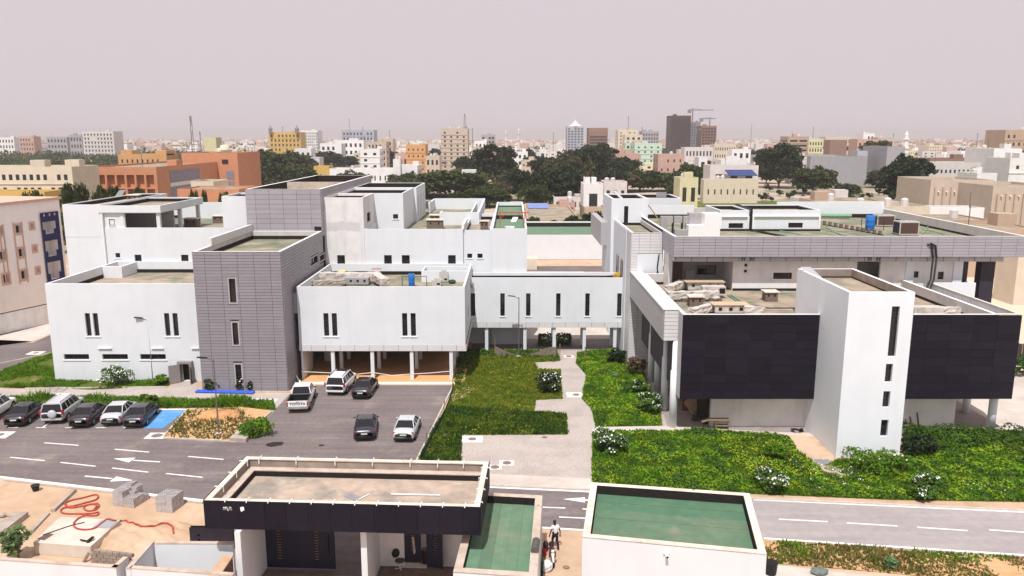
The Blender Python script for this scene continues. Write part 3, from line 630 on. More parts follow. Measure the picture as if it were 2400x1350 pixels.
# ================================================================ gatehouse, guard rooms and walls in front
def text_mesh(body, size, depth=.004):
    cu = bpy.data.curves.new('lettering', 'FONT'); cu.body = body; cu.size = size; cu.extrude = depth; cu.offset = size * .035; cu.align_x = 'CENTER'; cu.align_y = 'CENTER'
    o = bpy.data.objects.new('lettering', cu); COL.objects.link(o)
    bpy.context.view_layer.update()
    me = bpy.data.meshes.new_from_object(o.evaluated_get(bpy.context.evaluated_depsgraph_get())); bpy.data.objects.remove(o); bpy.data.curves.remove(cu)
    return me
X3, Y3, Z3 = Vector((1, 0, 0)), Vector((0, 1, 0)), Vector((0, 0, 1))
t = thing('gatehouse', 'wide charcoal canopy gatehouse with torn stickers over a dark blue gate', 'gatehouse', (-15.96, 38.07, 0), rad(-3)); GH = t
L, D, ZB, ZT = 14.34, 5.72, 3.95, 5.5
obj('canopy_wall', MB().box(.04, L - .04, .04, .24, ZB, ZT - .06).box(.04, .24, .24, D - .24, ZB, ZT - .06).box(L - .24, L - .04, .24, D - .24, ZB, ZT - .06).box(.04, L - .04, D - .24, D - .04, ZB, ZT - .06), M_CONCD, t)
obj('soffit', MB().box(.05, L - .05, .05, D - .05, ZB - .03, ZB - .002), mat('soffit_grey', (.3, .28, .28), .9, .05, 1), t)
obj('roof', MB().box(.75, L - .3, .26, D - .7, ZB + .3, 4.62), mat('stained_roof_screed', (.43, .335, .265), .95, .14, 1.6, .3, 18, second=(.27, .235, .20), sscale=.5, sth=(.42, .62), third=(.5, .40, .31), tscale=1.1, tth=(.55, .75)), t)
lg = MB(); lg.box(.25, L - .25, D - .72, D - .25, 4.62, 4.98); lg.box(.25, .74, .25, D - .72, 4.62, 4.98); obj('ledge', lg, M_COPE, t)
u = MB().box(.75, L - .3, D - .76, D - .725, 4.625, 4.93).box(.745, .78, .26, D - .77, 4.625, 4.93); obj('upstand', u, M_BIT, t)
cp = MB().box(0, L, .0, .3, ZT - .06, ZT).box(0, L, D - .3, D, ZT - .06, ZT).box(0, .3, .3, D - .3, ZT - .06, ZT).box(L - .3, L, .3, D - .3, ZT - .06, ZT); obj('coping', cp, M_COPEW, t)
O = Vector((0, 0, 0)); clad(t, O, X3, -Y3, 0, L, ZB, ZT + .02, 1.14, 1.57, M_DARK, .012, (), .9)
clad(t, Vector((L, 0, 0)), Y3, X3, 0, D, ZB, ZT + .02, 1.14, 1.57, M_DARK, .012); clad(t, Vector((0, D, 0)), -Y3, -X3, 0, D, ZB, ZT + .02, 1.14, 1.57, M_DARK, .012)
def bracket(x, y, dx, dy):
    b = MB(); b.tube([(x - dx * .12, y - dy * .12, ZT - .02), (x - dx * .12, y - dy * .12, ZT + .035), (x + dx * .34, y + dy * .34, ZT + .035), (x + dx * .34, y + dy * .34, ZT - .28)], .028, 5)
    obj('bracket', b, M_TRIM, t)
for i in range(12): bracket(1.15 + i * 1.13, 0.02, 0, 1)
for x in (.9, 3.1, 5.4, 7.6, 9.8, 11.4, 12.9): bracket(x, D - .02, 0, -1)
for y in (1.6, 3.4, 5.0): bracket(.02, y, 1, 0)
for y in (.5, 2.0, 3.4, 4.8): bracket(L - .02, y, -1, 0)
M_STK = mat('torn_film', (.78, .78, .80), .5, .1, 6)
def ragged(x0, x1, z0, z1, seed, n=9):
    r = random.Random(seed); top = [(x0 + (x1 - x0) * i / n, z1 + r.uniform(-.06, .03)) for i in range(n + 1)]; bot = [(x0 + (x1 - x0) * i / n, z0 + r.uniform(-.04, .07)) for i in range(n + 1)]
    m = MB(); P = lambda p: (p[0], -.05, p[1])
    for i in range(n): m.quad(P(bot[i]), P(bot[i + 1]), P(top[i + 1]), P(top[i]))
    return m
stk = obj('torn_sticker', ragged(1.0, 1.48, 4.98, 5.2, 3), M_STK, t); obj('torn_sticker', ragged(1.92, 2.12, 4.96, 5.2, 5, 4), M_STK, t)
tm = text_mesh('AKPA', .2); tm.materials.clear(); tm.materials.append(M_BLACK)
o = obj('lettering', tm, None, stk); o.location = (1.24, -.056, 5.09); o.rotation_euler = (rad(90), rad(180), 0)
# walls and gates under the canopy (local coordinates of the turned gatehouse)
obj('side_wall', MB().box(1.62, 1.93, -.3, 3.05, 0, ZB - .03), M_WHITE, t)
obj('side_wall', MB().box(7.98, 8.3, .6, 3.6, 0, ZB - .03), M_WHITE, t)
obj('back_wall', MB().box(8.3, 9.72, 3.5, 3.7, 0, ZB - .03).box(10.95, 13.2, 3.62, 3.8, 0, ZB - .03), M_WHITE2, t)
M_GATE = mat('midnight_blue_steel', (.016, .017, .038), .5, .1, 2)
gate = MB(); gh = []
for cx in (.62, 2.75):
    for k in range(15): gh.append((cx, cx + .26, .55 + k * .165, .55 + k * .165 + .1))
wall_grid(gate, Vector((1.95, 2.95, 0)), X3, -Y3, 3.95, .06, 3.7, gh, .07); gt_ = obj('gate_leaf', gate, M_GATE, t)
for x in (2.5, 4.65): obj('backing', MB().box(x, x + .4, 3.03, 3.05, .5, 3.1), mat('dim_slot', (.30, .18, .13), .8, .1, 6), gt_)
obj('handle', MB().tube([(5.55, 2.9, .9), (5.55, 2.9, 2.1)], .03, 6), M_BLACK, gt_)
dl = MB(); dh = [(.35, .6, 1.0 + k * .13, 1.0 + k * .13 + .07) for k in range(11)]
wall_grid(dl, Vector((9.72, 3.45, 0)), X3, -Y3, .95, .3, 3.5, dh, .05); d1 = obj('door_leaf', dl, M_GATE, t)
obj('backing', MB().box(10.02, 10.36, 3.51, 3.53, .95, 2.5), mat('dim_slot', (.30, .18, .13), .8, .1, 6), d1)
obj('ribbon', MB().quad((10.16, 3.42, 1.9), (10.28, 3.42, 1.9), (10.36, 3.42, .95), (10.24, 3.42, .8)), mat('cloth_strip', (.45, .38, .35), .9, .1, 5), d1)
dl = MB(); wall_grid(dl, Vector((11.0, 3.3, 0)), Vector((.96, -.28, 0)), Vector((-.28, -.96, 0)), 1.0, .2, 3.3, [(.38, .66, .9 + k * .15, .9 + k * .15 + .06) for k in range(12)], .05); obj('door_leaf', dl, M_GATE, t)
obj('threshold', MB().box(9.72, 11.0, 3.35, 3.6, 0, .12), M_KERB, t)
sheet('pavement', [(880, 1352), (920, 1322), (1085, 1330), (1075, 1420), (600, 1440), (610, 1340)], .018, mat('brown_forecourt', (.24, .165, .13), .93, .15, 2, .2, 20, second=(.17, .12, .10), sscale=.7))
# annex with green felt roof
def quadhouse(name, label, c4, zt, wid, m_cope, ztd, strips, along):
    """a flat-roofed room from its four measured roof corners: front-left, front-right, back-right, back-left"""
    fl, fr_, br, bl = c4; ax = (fr_ - fl); rz = math.atan2(ax.y, ax.x); t = thing(name, label, 'guard house', (fl.x, fl.y, 0), rz)
    inv = Matrix.Rotation(-rz, 3, 'Z'); P = [inv @ (c - fl) for c in c4]; w = MB()
    ip = []
    for i in range(4):
        a, b, c = P[i - 1], P[i], P[(i + 1) % 4]; d1 = (a - b).normalized(); d2 = (c - b).normalized(); s = abs(d1.x * d2.y - d1.y * d2.x); ip.append(b + (d1 + d2) * wid / s)
    for i in range(4):
        a, b = P[i], P[(i + 1) % 4]; w.quad((a.x, a.y, 0), (b.x, b.y, 0), (b.x, b.y, zt - .004), (a.x, a.y, zt - .004))
    obj('wall', w, M_WHITE, t)
    k = MB(); f = MB()
    for i in range(4):
        a, b, c, d = P[i], P[(i + 1) % 4], ip[(i + 1) % 4], ip[i]
        k.quad((a.x, a.y, zt), (b.x, b.y, zt), (c.x, c.y, zt), (d.x, d.y, zt)); f.quad((d.x, d.y, zt), (c.x, c.y, zt), (c.x, c.y, ztd), (d.x, d.y, ztd))
        k.quad((a.x, a.y, zt), (b.x, b.y, zt), (b.x, b.y, zt - .06), (a.x, a.y, zt - .06))
    obj('coping', k, m_cope, t); obj('upstand', f, M_BIT, t)
    L_ = lambda s, r: ip[0].lerp(ip[1], s).lerp(ip[3].lerp(ip[2], s), r)
    for i in range(strips):
        a, b = i / strips, (i + 1) / strips; z0 = ztd + .004 + .012 * (i % 2)
        q = [L_(0, a), L_(1, a), L_(1, b), L_(0, b)] if along else [L_(a, 0), L_(b, 0), L_(b, 1), L_(a, 1)]
        e = [p + (sum(q, Vector()) / 4 - p) * .009 for p in q]
        obj('felt_strip', MB().prism([(p.x, p.y) for p in e], ztd - .02, z0), M_FELTD if along and i >= strips - 2 else M_FELT, t)
    return t
fl, fr_, br = G(1062, 1340, 3.3), G(1259, 1353, 3.3), G(1271.5, 1161, 3.3)
AN = quadhouse('gate_annex', 'narrow flat-roofed guard room with green roof tucked against the charcoal canopy', [fl, fr_, br, fl + (br - fr_)], 3.3, .42, M_COPE, 2.85, 5, False)
GD = quadhouse('guard_house', 'white guard house with wide pale coping round a green felt roof', [G(1365, 1258, 4.0), G(1797, 1299, 4.0), G(1757, 1156, 4.0), G(1385, 1130, 4.0)], 4.0, .38, M_COPEW, 3.45, 6, True)
sp = thing('wall_spout', 'white pipe spout with dark mouth on the guard house front', 'spout', GD.location + Vector((3.6, -.8, 3.2)), 0)
p = PY(1562, 1300, 36.2); bx, bz = p; by = 36.2
sp.location = (bx, by, bz - .2)
obj('pipe', MB().tube([(bx, by + .3, bz + .1), (bx, by - .25, bz + .0)], .075, 10), M_TRIM, sp); obj('mouth', MB().tube([(bx, by - .24, bz + .002), (bx, by - .262, bz - .003)], .06, 10), M_BLACK, sp)
obj('bracket', MB().box(bx - .16, bx + .16, by + .0, by + .05, bz + .02, bz + .09), M_TRIM, sp)
# boundary walls at the bottom left (tops measured at 2.7 m)
def wallrun(name, label, pts, h, th=.24, extra=None):
    P = [G(x, y, h) for x, y in pts]; c = sum(P, Vector()) / len(P); t = thing(name, label, 'wall', (c.x, c.y, 0))
    for i in range(len(P) - 1):
        a, b = P[i], P[i + 1]; d = (b - a); d.z = 0; n = Vector((-d.y, d.x, 0)).normalized() * th
        obj('wall_panel', MB().obox((a.x, a.y, 0), d, n, (0, 0, h - .004)), M_WHITE, t)
        dn = d.normalized() * (th if i < len(P) - 2 else 0)
        obj('coping', MB().obox((a.x, a.y, h - .004) , d + dn * 0, n * 1.08, (0, 0, .07)), M_COPE, t)
    return t
wallrun('boundary_wall', 'long white boundary wall with beige coping at the lower left edge', [(-260, 1290), (-5, 1314), (272, 1333)], 2.7)
wallrun('boundary_wall', 'short white return wall end with beige coping', [(272, 1333), (300, 1308)], 2.7)
wallrun('yard_wall', 'white yard wall with beige coping running up beside the dug sand', [(306, 1335), (362, 1271)], 2.5)
wallrun('yard_wall', 'white yard wall with beige coping below the charcoal canopy corner', [(362, 1276), (545, 1277)], 2.5)
wallrun('yard_wall', 'white front yard wall with beige coping at the bottom edge', [(303, 1334), (545, 1351)], 2.5)
t = thing('brick_pier', 'sloping topped brown brick pier beside the gate wall', 'pier', (-14.4, 36.6, 0))
P1, P2 = G(545, 1302, 2.5), G(505, 1362, 2.5); d = P2 - P1
obj('core', MB().obox((P1.x - .5, P1.y, 0), d, (.5, 0, 0), (0, 0, 2.45)), mat('brown_brick', (.15, .075, .055), .95, .2, 6, .3, 25), t); obj('coping', MB().obox((P1.x - .52, P1.y + .02, 2.45), d, (.56, 0, 0), (0, 0, .07)), mat('terracotta_coping', (.52, .33, .22), .9, .15, 2), t)
t = thing('slate_wall', 'low slate coloured panel with two square holes beside the canopy', 'wall', (*G(460, 1290)[:2], 0))
Yw = G(460, 1300).y + .6; a = PY(443, 1236, Yw); b = PY(545, 1240, Yw); m = MB()
wall_grid(m, Vector((a[0], Yw, 0)), X3, -Y3, b[0] - a[0], 0, a[1], [(.45, .6, a[1] - .62, a[1] - .45), (.45, .6, a[1] - .9, a[1] - .74)], .2); obj('panel', m, M_DARK2, t)
obj('back', MB().box(a[0], b[0], Yw + .2, Yw + .22, 0, a[1]), M_BLACK, t)
# bank of dug sand below the slab
pts = [G(x, y, 0) for x, y in ((225, 1300), (330, 1305), (420, 1262), (380, 1235), (300, 1232), (268, 1250))]; bc = sum(pts, Vector()) / 6
def bank_z(x, y):
    u, v = (x - bc.x + 4.3) / 8.6, (y - bc.y + 2.4) / 4.8; e = max(0, 1 - ((u - .5) ** 2 + (v - .5) ** 2) * 4.2)
    return -.03 + .62 * e ** .7 + (.10 * math.sin(x * 3.1 + y * 2) * math.sin(y * 4.3) + .05 * math.sin(x * 9) * math.cos(y * 8)) * min(1, e * 3)
bank = MB(); n0 = 30
for i in range(n0):
    for j in range(n0):
        hh = lambda u, v: (bc.x - 4.3 + 8.6 * u, bc.y - 2.4 + 4.8 * v, bank_z(bc.x - 4.3 + 8.6 * u, bc.y - 2.4 + 4.8 * v))
        bank.quad(hh(i / n0, j / n0), hh((i + 1) / n0, j / n0), hh((i + 1) / n0, (j + 1) / n0), hh(i / n0, (j + 1) / n0))
o = struct('sand_bank', bank, M_SAND)
# ---- construction yard at the lower left
zs = .75
t = thing('concrete_slab', 'raised concrete tank slab with grey hatch on the sandy yard', 'slab', (*G(150, 1260, zs)[:2], 0)); SLAB = t
c4 = [G(78, 1271, zs), G(212, 1281, zs), G(281, 1219, zs), G(140, 1211, zs)]
obj('slab', MB().prism([(p.x, p.y) for p in c4], .0, zs), mat('slab_concrete', (.60, .52, .45), .93, .08, 1.5, .25, 15, second=(.5, .42, .35), sscale=.7), t)
hq = [G(*q, zs + .01) for q in ((218, 1236), (258, 1238), (276, 1221), (238, 1219))]; obj('hatch', MB().prism([(p.x, p.y) for p in hq], zs, zs + .035), mat('grey_hatch_plate', (.33, .33, .35), .6, .05, 3), t)
hq = [G(*q, zs + .01) for q in ((86, 1263), (104, 1266), (126, 1252), (112, 1250))]; obj('pit_cover', MB().prism([(p.x, p.y) for p in hq], zs, zs + .02), mat('rusty_pit', (.13, .075, .06), .9, .3, 6), t)
def curve_pts(px, z, sub=5):
    P = [G(x, y, z) if not callable(z) else G(x, y, z(x, y)) for x, y in px]; out = []
    for i in range(len(P) - 1):
        p0, p1, p2, p3 = P[max(i - 1, 0)], P[i], P[i + 1], P[min(i + 2, len(P) - 1)]
        for k in range(sub):
            u = k / sub; out.append(.5 * ((2 * p1) + (p2 - p0) * u + (2 * p0 - 5 * p1 + 4 * p2 - p3) * u * u + (3 * p1 - p0 - 3 * p2 + p3) * u ** 3))
    return out + [P[-1]]
M_HOSE = mat('orange_red_hose', (.42, .055, .03), .55, .1, 3)
hz = lambda x, y: .06 if (y < 1213 or x > 284) else zs + .06
hose = [(142, 1187), (160, 1174), (190, 1169), (224, 1160), (229, 1168), (205, 1178), (180, 1185), (158, 1188), (154, 1180), (178, 1172)]
solo('hose', 'orange red hose lying in loose loops on the sand by the slab', 'hose', MB().tube(curve_pts([(153, 1180), (158, 1188), (175, 1189), (205, 1183), (228, 1180), (231, 1187), (222, 1195), (205, 1197), (196, 1190), (202, 1184), (218, 1181), (226, 1186), (219, 1195)], .05, 6), .05, 6), M_HOSE, smooth=True)
solo('hose', 'orange red hose in a long flat loop nearest the block stacks', 'hose', MB().tube(curve_pts([(180, 1188), (160, 1187), (152, 1180), (168, 1172), (196, 1166), (224, 1159), (230, 1165), (222, 1172), (200, 1178), (178, 1184), (150, 1190), (142, 1197), (150, 1203), (175, 1204), (215, 1203), (230, 1200), (228, 1207), (210, 1208), (190, 1204)], .05, 6), .05, 6), M_HOSE, smooth=True)
solo('hose', 'orange red hose curling over the slab edge and down the sand slope', 'hose', MB().tube([p if p.z > .5 else Vector((p.x, p.y, max(.06, bank_z(p.x, p.y) + .07))) for p in curve_pts([(205, 1207), (183, 1215), (172, 1229), (180, 1238), (200, 1241), (222, 1237), (240, 1224), (253, 1216), (270, 1220), (288, 1221), (300, 1231), (312, 1245), (335, 1254), (365, 1250), (390, 1246), (404, 1250), (408, 1264)], lambda x, y: .06 if x > 286 else zs + .06, 6)], .05, 6), M_HOSE, smooth=True)
solo('cable', 'thin dark cable running across the concrete slab', 'cable', MB().tube(curve_pts([(198, 1224), (165, 1232), (135, 1242), (100, 1254)], zs + .03, 6), .03, 5), M_BLACK)
def plank(name, label, cat, px, z, th, m):
    P = [G(x, y, z) for x, y in px]; return solo(name, label, cat, MB().prism([(p.x, p.y) for p in P], 0, th), m)
plank('kerb_beam', 'long pale concrete beam lying near the road kerb', 'beam', [(118, 1193), (128, 1193), (179, 1145), (170, 1146)], .2, .2, M_CONC)
plank('kerb_beam', 'short pale concrete beam in the middle of the sand', 'beam', [(64, 1248), (73, 1248), (117, 1201), (105, 1203)], .12, .12, M_CONC)
plank('wall_footing', 'low footing wall of pale concrete at the left edge', 'footing', [(-40, 1250), (0, 1250), (66, 1199), (56, 1199), (-40, 1238)], .35, .35, M_CONC)
plank('paving_slab', 'loose square concrete slab beside the footing wall', 'slab', [(17, 1208), (44, 1209), (58, 1200), (35, 1199)], .12, .12, M_CONC)
solo('rubble_lump', 'white lump of rubble at the left edge of the sand', 'rubble', MB().sphere((*G(6, 1212)[:2], .15), (.25, .2, .16), 7, 5), M_CONC)
solo('black_bucket', 'black crumpled bucket lying beside the road kerb', 'bucket', MB().lathe([(.18, 0), (.28, .4), (.3, .42)], 10, (*G(84, 1150)[:2], 0)), M_BLACK)
solo('white_box', 'small white box on the sand by the hose end', 'box', MB().box(*[v for v in (lambda p: (p.x - .2, p.x + .2, p.y - .15, p.y + .15))(G(374, 1262))], 0, .35), M_TRIM)
solo('tool_frame', 'dark metal tool frame lying on the slab corner', 'tool', MB().tube([G(188, 1265, zs + .1), G(208, 1269, zs + .1), G(220, 1258, zs + .15)], .05, 5).tube([G(203, 1271, zs + .05), G(218, 1259, zs + .2)], .09, 5), M_BLACK)
solo('timber_offcut', 'pale timber leaning against the slab corner', 'timber', MB().tube([G(196, 1318, .0), G(208, 1296, .5)], .09, 4), M_WOOD)
# low wall of hollow blocks: every block a part
t = thing('block_wall', 'low wall of rough cement blocks below the dug sand', 'wall', (*G(270, 1310)[:2], 0)); A, B = G(214, 1320), G(318, 1332); d = B - A; ang = math.atan2(d.y, d.x); t.rotation_euler.z = ang; t.location = (A.x, A.y, 0)
blk = MB().box(0, .39, 0, .2, 0, .19).mesh('block', M_CONCD)
for r in range(4):
    for i in range(int(d.length / .42)):
        o = bpy.data.objects.new('block', blk); COL.objects.link(o); o.parent = t; o.location = (i * .42 + (.2 if r % 2 else 0), RND.uniform(-.01, .01), r * .21)
# stacks of hollow blocks: every block a thing of its own
hb = MB(); bw, bd, bh = .4, .2, .2
hb.box(0, bw, 0, .035, 0, bh).box(0, bw, bd - .035, bd, 0, bh)
for i in range(4): x = i * (bw - .035) / 3; hb.box(x, x + .035, .035, bd - .035, 0, bh)
HB = hb.mesh('hollow_block', mat('cement_block', (.42, .385, .38), .95, .1, 5, .25, 40, objvar=.12))
ORD = ['lowest', 'second', 'third', 'fourth', 'fifth', 'sixth', 'seventh']
def blockstack(px, rz, nx, ny, heights, which):
    p = G(*px); ca, sa = math.cos(rz), math.sin(rz); Hh = lambda i, j: heights(i, j) if 0 <= i < nx and 0 <= j < ny else 0
    for i in range(nx):
        for j in range(ny):
            for k in range(heights(i, j)):
                if not (k >= heights(i, j) - 1 or k >= Hh(i - 1, j) or k >= Hh(i + 1, j) or k >= Hh(i, j - 1)): continue      # buried blocks show nowhere
                o = bpy.data.objects.new('hollow_block', HB); COL.objects.link(o)
                x, y = i * .405 + RND.uniform(-.012, .012), j * .205 + RND.uniform(-.008, .008)
                o.location = (p.x + x * ca - y * sa, p.y + x * sa + y * ca, .003 + k * .203); o.rotation_euler = (0, 0, rz + RND.uniform(-.02, .02))
                row = 'front row' if j == 0 else ('back row' if j == ny - 1 else ORD[j] + ' row from the front')
                cl = 'left end' if i == 0 else ('right end' if i == nx - 1 else ORD[i] + ' from left')
                o['label'] = f'cement block of the {which} stack, {ORD[k]} course, {row}, {cl}'; o['category'] = 'block'; o['group'] = f'blocks of the {which} stack'
hs = {}
blockstack((266, 1184), rad(-15), 4, 7, lambda i, j: max(2, (5 if i < 2 else (4 if i == 2 and j > 2 else 3)) + (1 if (i in (1, 2) and j in (4, 5, 6)) else 0) - (1 if i == 3 and j > 4 else 0)), 'larger')
blockstack((366, 1198), rad(-12), 3, 6, lambda i, j: 5, 'smaller')
# things lying on the gatehouse and annex roofs
solo('pvc_pipe', 'long white pipe lying on the gatehouse roof', 'pipe', MB().tube([G(917, 1158, 4.68), G(1032, 1160.5, 4.68)], .045, 6), M_TRIM)
solo('foil_sheet', 'grey metal sheet lying skewed on the gatehouse roof', 'sheet', MB().prism([(p.x, p.y) for p in [G(*q, 4.64) for q in ((808, 1163), (826, 1155), (846, 1167), (832, 1174))]], 4.63, 4.66), M_METAL)
solo('foil_strip', 'thin pale strip beside the metal sheet on the gatehouse roof', 'strip', MB().tube([G(840, 1171, 4.66), G(866, 1158, 4.66)], .03, 5), M_TRIM)
a, b = G(1253, 1291, 3.42), G(1257, 1267, 3.42); solo('membrane_roll', 'dark roll of roofing felt lying on the annex coping', 'roll', MB().tube([a, a.lerp(b, .3), a.lerp(b, .7), b], [.2, .21, .2, .2], 12), mat('felt_roll', (.10, .09, .08), .95, .25, 6, .4, 30))
# ---- person, motorbike, chair and small things by the gate
def skinned(name, verts, edges, radii, m, parent, sub=2):
    me = bpy.data.meshes.new(name); me.from_pydata([tuple(v) for v in verts], edges, []); me.materials.append(m)
    o = bpy.data.objects.new(name, me); COL.objects.link(o)
    s = o.modifiers.new('skin', 'SKIN'); s.use_smooth_shade = True
    for i, sv in enumerate(me.skin_vertices[0].data): sv.radius = (radii[i], radii[i]) if not isinstance(radii[i], tuple) else radii[i]; sv.use_root = (i == 0)
    u = o.modifiers.new('sub', 'SUBSURF'); u.levels = u.render_levels = sub
    bpy.context.view_layer.update(); dg = bpy.context.evaluated_depsgraph_get(); nm = bpy.data.meshes.new_from_object(o.evaluated_get(dg)); nm.name = name
    bpy.data.objects.remove(o); bpy.data.meshes.remove(me); nm.materials.clear(); nm.materials.append(m)
    return obj(name, nm, None, parent)
feet = G(1301, 1285)
t = thing('person', 'walking person in a white shirt and navy trousers looking down behind the motorbike', 'person', feet, rad(200), local=True)
M_SKIN = mat('dark_skin', (.035, .02, .014), .55, .1, 8)
# the walker faces local -y; one continuous body, clothes over it
J = dict(pel=(0, 0, .93), sp=(0, -.02, 1.12), ch=(0, -.05, 1.33), nk=(0, -.07, 1.48), hd=(0, -.11, 1.58), ht=(0, -.15, 1.70),
         ls=(.18, -.05, 1.40), le=(.29, .02, 1.13), lh=(.31, -.1, .90), rs=(-.18, -.05, 1.40), re=(-.27, .06, 1.14), rh=(-.3, .06, .88),
         lh_=(.10, 0, .90), lk=(.11, -.16, .50), la=(.11, -.07, .09), lt=(.12, -.25, .05), rh_=(-.10, 0, .90), rk=(-.11, .02, .49), ra=(-.11, .26, .12), rt=(-.11, .13, .04))
names = list(J); E_ = [('pel', 'sp'), ('sp', 'ch'), ('ch', 'nk'), ('nk', 'hd'), ('hd', 'ht'), ('ch', 'ls'), ('ls', 'le'), ('le', 'lh'), ('ch', 'rs'), ('rs', 're'), ('re', 'rh'),
                      ('pel', 'lh_'), ('lh_', 'lk'), ('lk', 'la'), ('la', 'lt'), ('pel', 'rh_'), ('rh_', 'rk'), ('rk', 'ra'), ('ra', 'rt')]
rr = dict(pel=.12, sp=.11, ch=.13, nk=.055, hd=.095, ht=.075, ls=.06, le=.042, lh=.032, rs=.06, re=.042, rh=.032, lh_=.08, lk=.058, la=.04, lt=.035, rh_=.08, rk=.058, ra=.04, rt=.035)
skinned('body', [J[n] for n in names], [(names.index(a), names.index(b)) for a, b in E_], [rr[n] for n in names], M_SKIN, t)
def sub(nm, pick, edges, radii, m): return skinned(nm, [J[n] if isinstance(n, str) else n for n in pick], edges, radii, m, t)
sub('shirt', ['pel', 'sp', 'ch', 'ls', (.25, 0, 1.25), 'rs', (-.24, .02, 1.25)], [(0, 1), (1, 2), (2, 3), (3, 4), (2, 5), (5, 6)], [.15, .145, .16, .085, .07, .085, .07], mat('white_shirt', (.70, .69, .67), .9, .08, 6))
sub('trousers', ['pel', 'lh_', 'lk', 'la', 'rh_', 'rk', 'ra'], [(0, 1), (1, 2), (2, 3), (0, 4), (4, 5), (5, 6)], [.14, .1, .078, .062, .1, .078, .062], mat('navy_trousers', (.012, .014, .05), .9, .1, 6))
obj('hair', MB().sphere((0, -.12, 1.665), (.098, .105, .085), 12, 8), M_BLACK, t, True)
fc = MB().sphere((-.035, -.225, 1.615), .014, 6, 4).sphere((.035, -.225, 1.615), .014, 6, 4); obj('eyes', fc, M_TRIM, t)
obj('nose', MB().sphere((0, -.238, 1.585), (.016, .022, .026), 6, 4), M_SKIN, t); obj('mouth', MB().box(-.028, .028, -.225, -.215, 1.54, 1.548), M_RUST, t)
for s in (-1, 1):
    hx, hy, hz_ = J['lh'] if s > 0 else J['rh']; hv = [(hx, hy, hz_), (hx, hy - .01, hz_ - .07)]; ed = [(0, 1)]; ra = [.034, .036]
    for k in range(4):
        b = len(hv); x = hx - .03 + k * .02; ln = (.05, .06, .062, .048)[k]; hv += [(x, hy - .02, hz_ - .09), (x, hy - .035, hz_ - .09 - ln), (x, hy - .02, hz_ - .1 - ln * 1.5)]; ed += [(1, b), (b, b + 1), (b + 1, b + 2)]; ra += [.011, .010, .009]
    b = len(hv); hv += [(hx - s * .045, hy - .03, hz_ - .05), (hx - s * .055, hy - .05, hz_ - .095)]; ed += [(0, b), (b, b + 1)]; ra += [.012, .010]
    skinned('hand', hv, ed, ra, M_SKIN, t, 1)
for n, m in (('lt', 'la'), ('rt', 'ra')):
    a, b = J[n], J[m]; obj('shoe', MB().sphere((a[0], (a[1] + b[1]) / 2, .05), (.05, .14, .05), 8, 5), M_BLACK, t, True)
t = thing('motorbike', 'small dark red motorbike parked nose to camera beside the annex wall', 'motorbike', G(1293, 1314), rad(183), local=True)
def wheel(name, y, parent, r=.29, w=.06):
    wh = MB().tube([(0, y + r * math.cos(a), r + r * math.sin(a)) for a in [2 * math.pi * k / 20 for k in range(20)]], w, 8, True); o = obj(name, wh, M_RUBBER, parent, True)
    rm = MB().tube([(-.04, y, r), (.04, y, r)], .06, 8)
    for k in range(8): a = math.pi * k / 4; rm.tube([(0, y, r), (0, y + (r - .04) * math.cos(a), r + (r - .04) * math.sin(a))], .008, 4)
    obj('rim', rm, M_STEEL, o); return o
wheel('wheel', .62, t); wheel('wheel', -.62, t)
M_RED = mat('maroon_paint', (.12, .015, .02), .35, .1, 4)
obj('frame', MB().tube([(0, -.62, .3), (0, -.1, .35), (0, .25, .75)], .035, 6).tube([(0, -.1, .35), (0, -.55, .65)], .03, 6), M_BLACK, t)
obj('engine', MB().sphere((0, -.02, .38), (.12, .2, .14), 8, 6), M_METAL, t); obj('seat', MB().sphere((0, -.38, .78), (.14, .42, .07), 10, 6), M_BLACK, t, True)
obj('tank', MB().sphere((0, .12, .78), (.13, .24, .12), 10, 6), M_RED, t, True)
obj('fork', MB().tube([(-.08, .62, .3), (-.08, .38, .95)], .022, 6).tube([(.08, .62, .3), (.08, .38, .95)], .022, 6), M_STEEL, t)
obj('handlebar', MB().tube([(-.36, .3, 1.0), (-.15, .38, .98), (.15, .38, .98), (.36, .3, 1.0)], .018, 6), M_BLACK, t)
obj('headlight', MB().sphere((0, .5, .86), (.1, .06, .1), 10, 6), M_TRIM, t, True); obj('mudguard', MB().tube([(0, .62 + .34 * math.cos(a), .29 + .34 * math.sin(a)) for a in [rad(x) for x in (20, 45, 70, 95, 120, 145)]], .06, 6), M_TRIM, t, True)
obj('leg_shield', MB().box(-.2, .2, .36, .39, .42, .78), M_RED, t); obj('plate', MB().box(-.09, .09, .6, .61, .62, .82), M_TRIM, t)
solo('red_can', 'small red can beside the annex wall and the motorbike', 'can', MB().lathe([(.13, 0), (.15, .1), (.15, .3), (.06, .36), (.06, .4)], 10, (*G(1275, 1301)[:2], 0)), mat('red_plastic', (.55, .02, .02), .5, .1, 4))
solo('dark_canister', 'dark purple canister behind the motorbike by the annex wall', 'canister', MB().lathe([(.16, 0), (.17, .45), (.12, .55), (.12, .58)], 10, (*G(1279, 1290)[:2], 0)), mat('plum_plastic', (.06, .025, .045), .5, .1, 4))
def lump(c, r, seed, n=12, k=8):
    m = MB().sphere(c, r, n, k); g_ = random.Random(seed); m.v = [(x + g_.uniform(-1, 1) * r[0] * .12, y + g_.uniform(-1, 1) * r[1] * .12, max(0.003, z + g_.uniform(-1, 1) * r[2] * .12)) for x, y, z in m.v]; return m
p = G(1280, 1338); solo('white_sack', 'bulging white sack leaning on the annex wall', 'sack', lump((p.x, p.y, .3), (.36, .3, .34), 4), mat('woven_sack', (.68, .69, .68), .8, .1, 8, .3, 30))
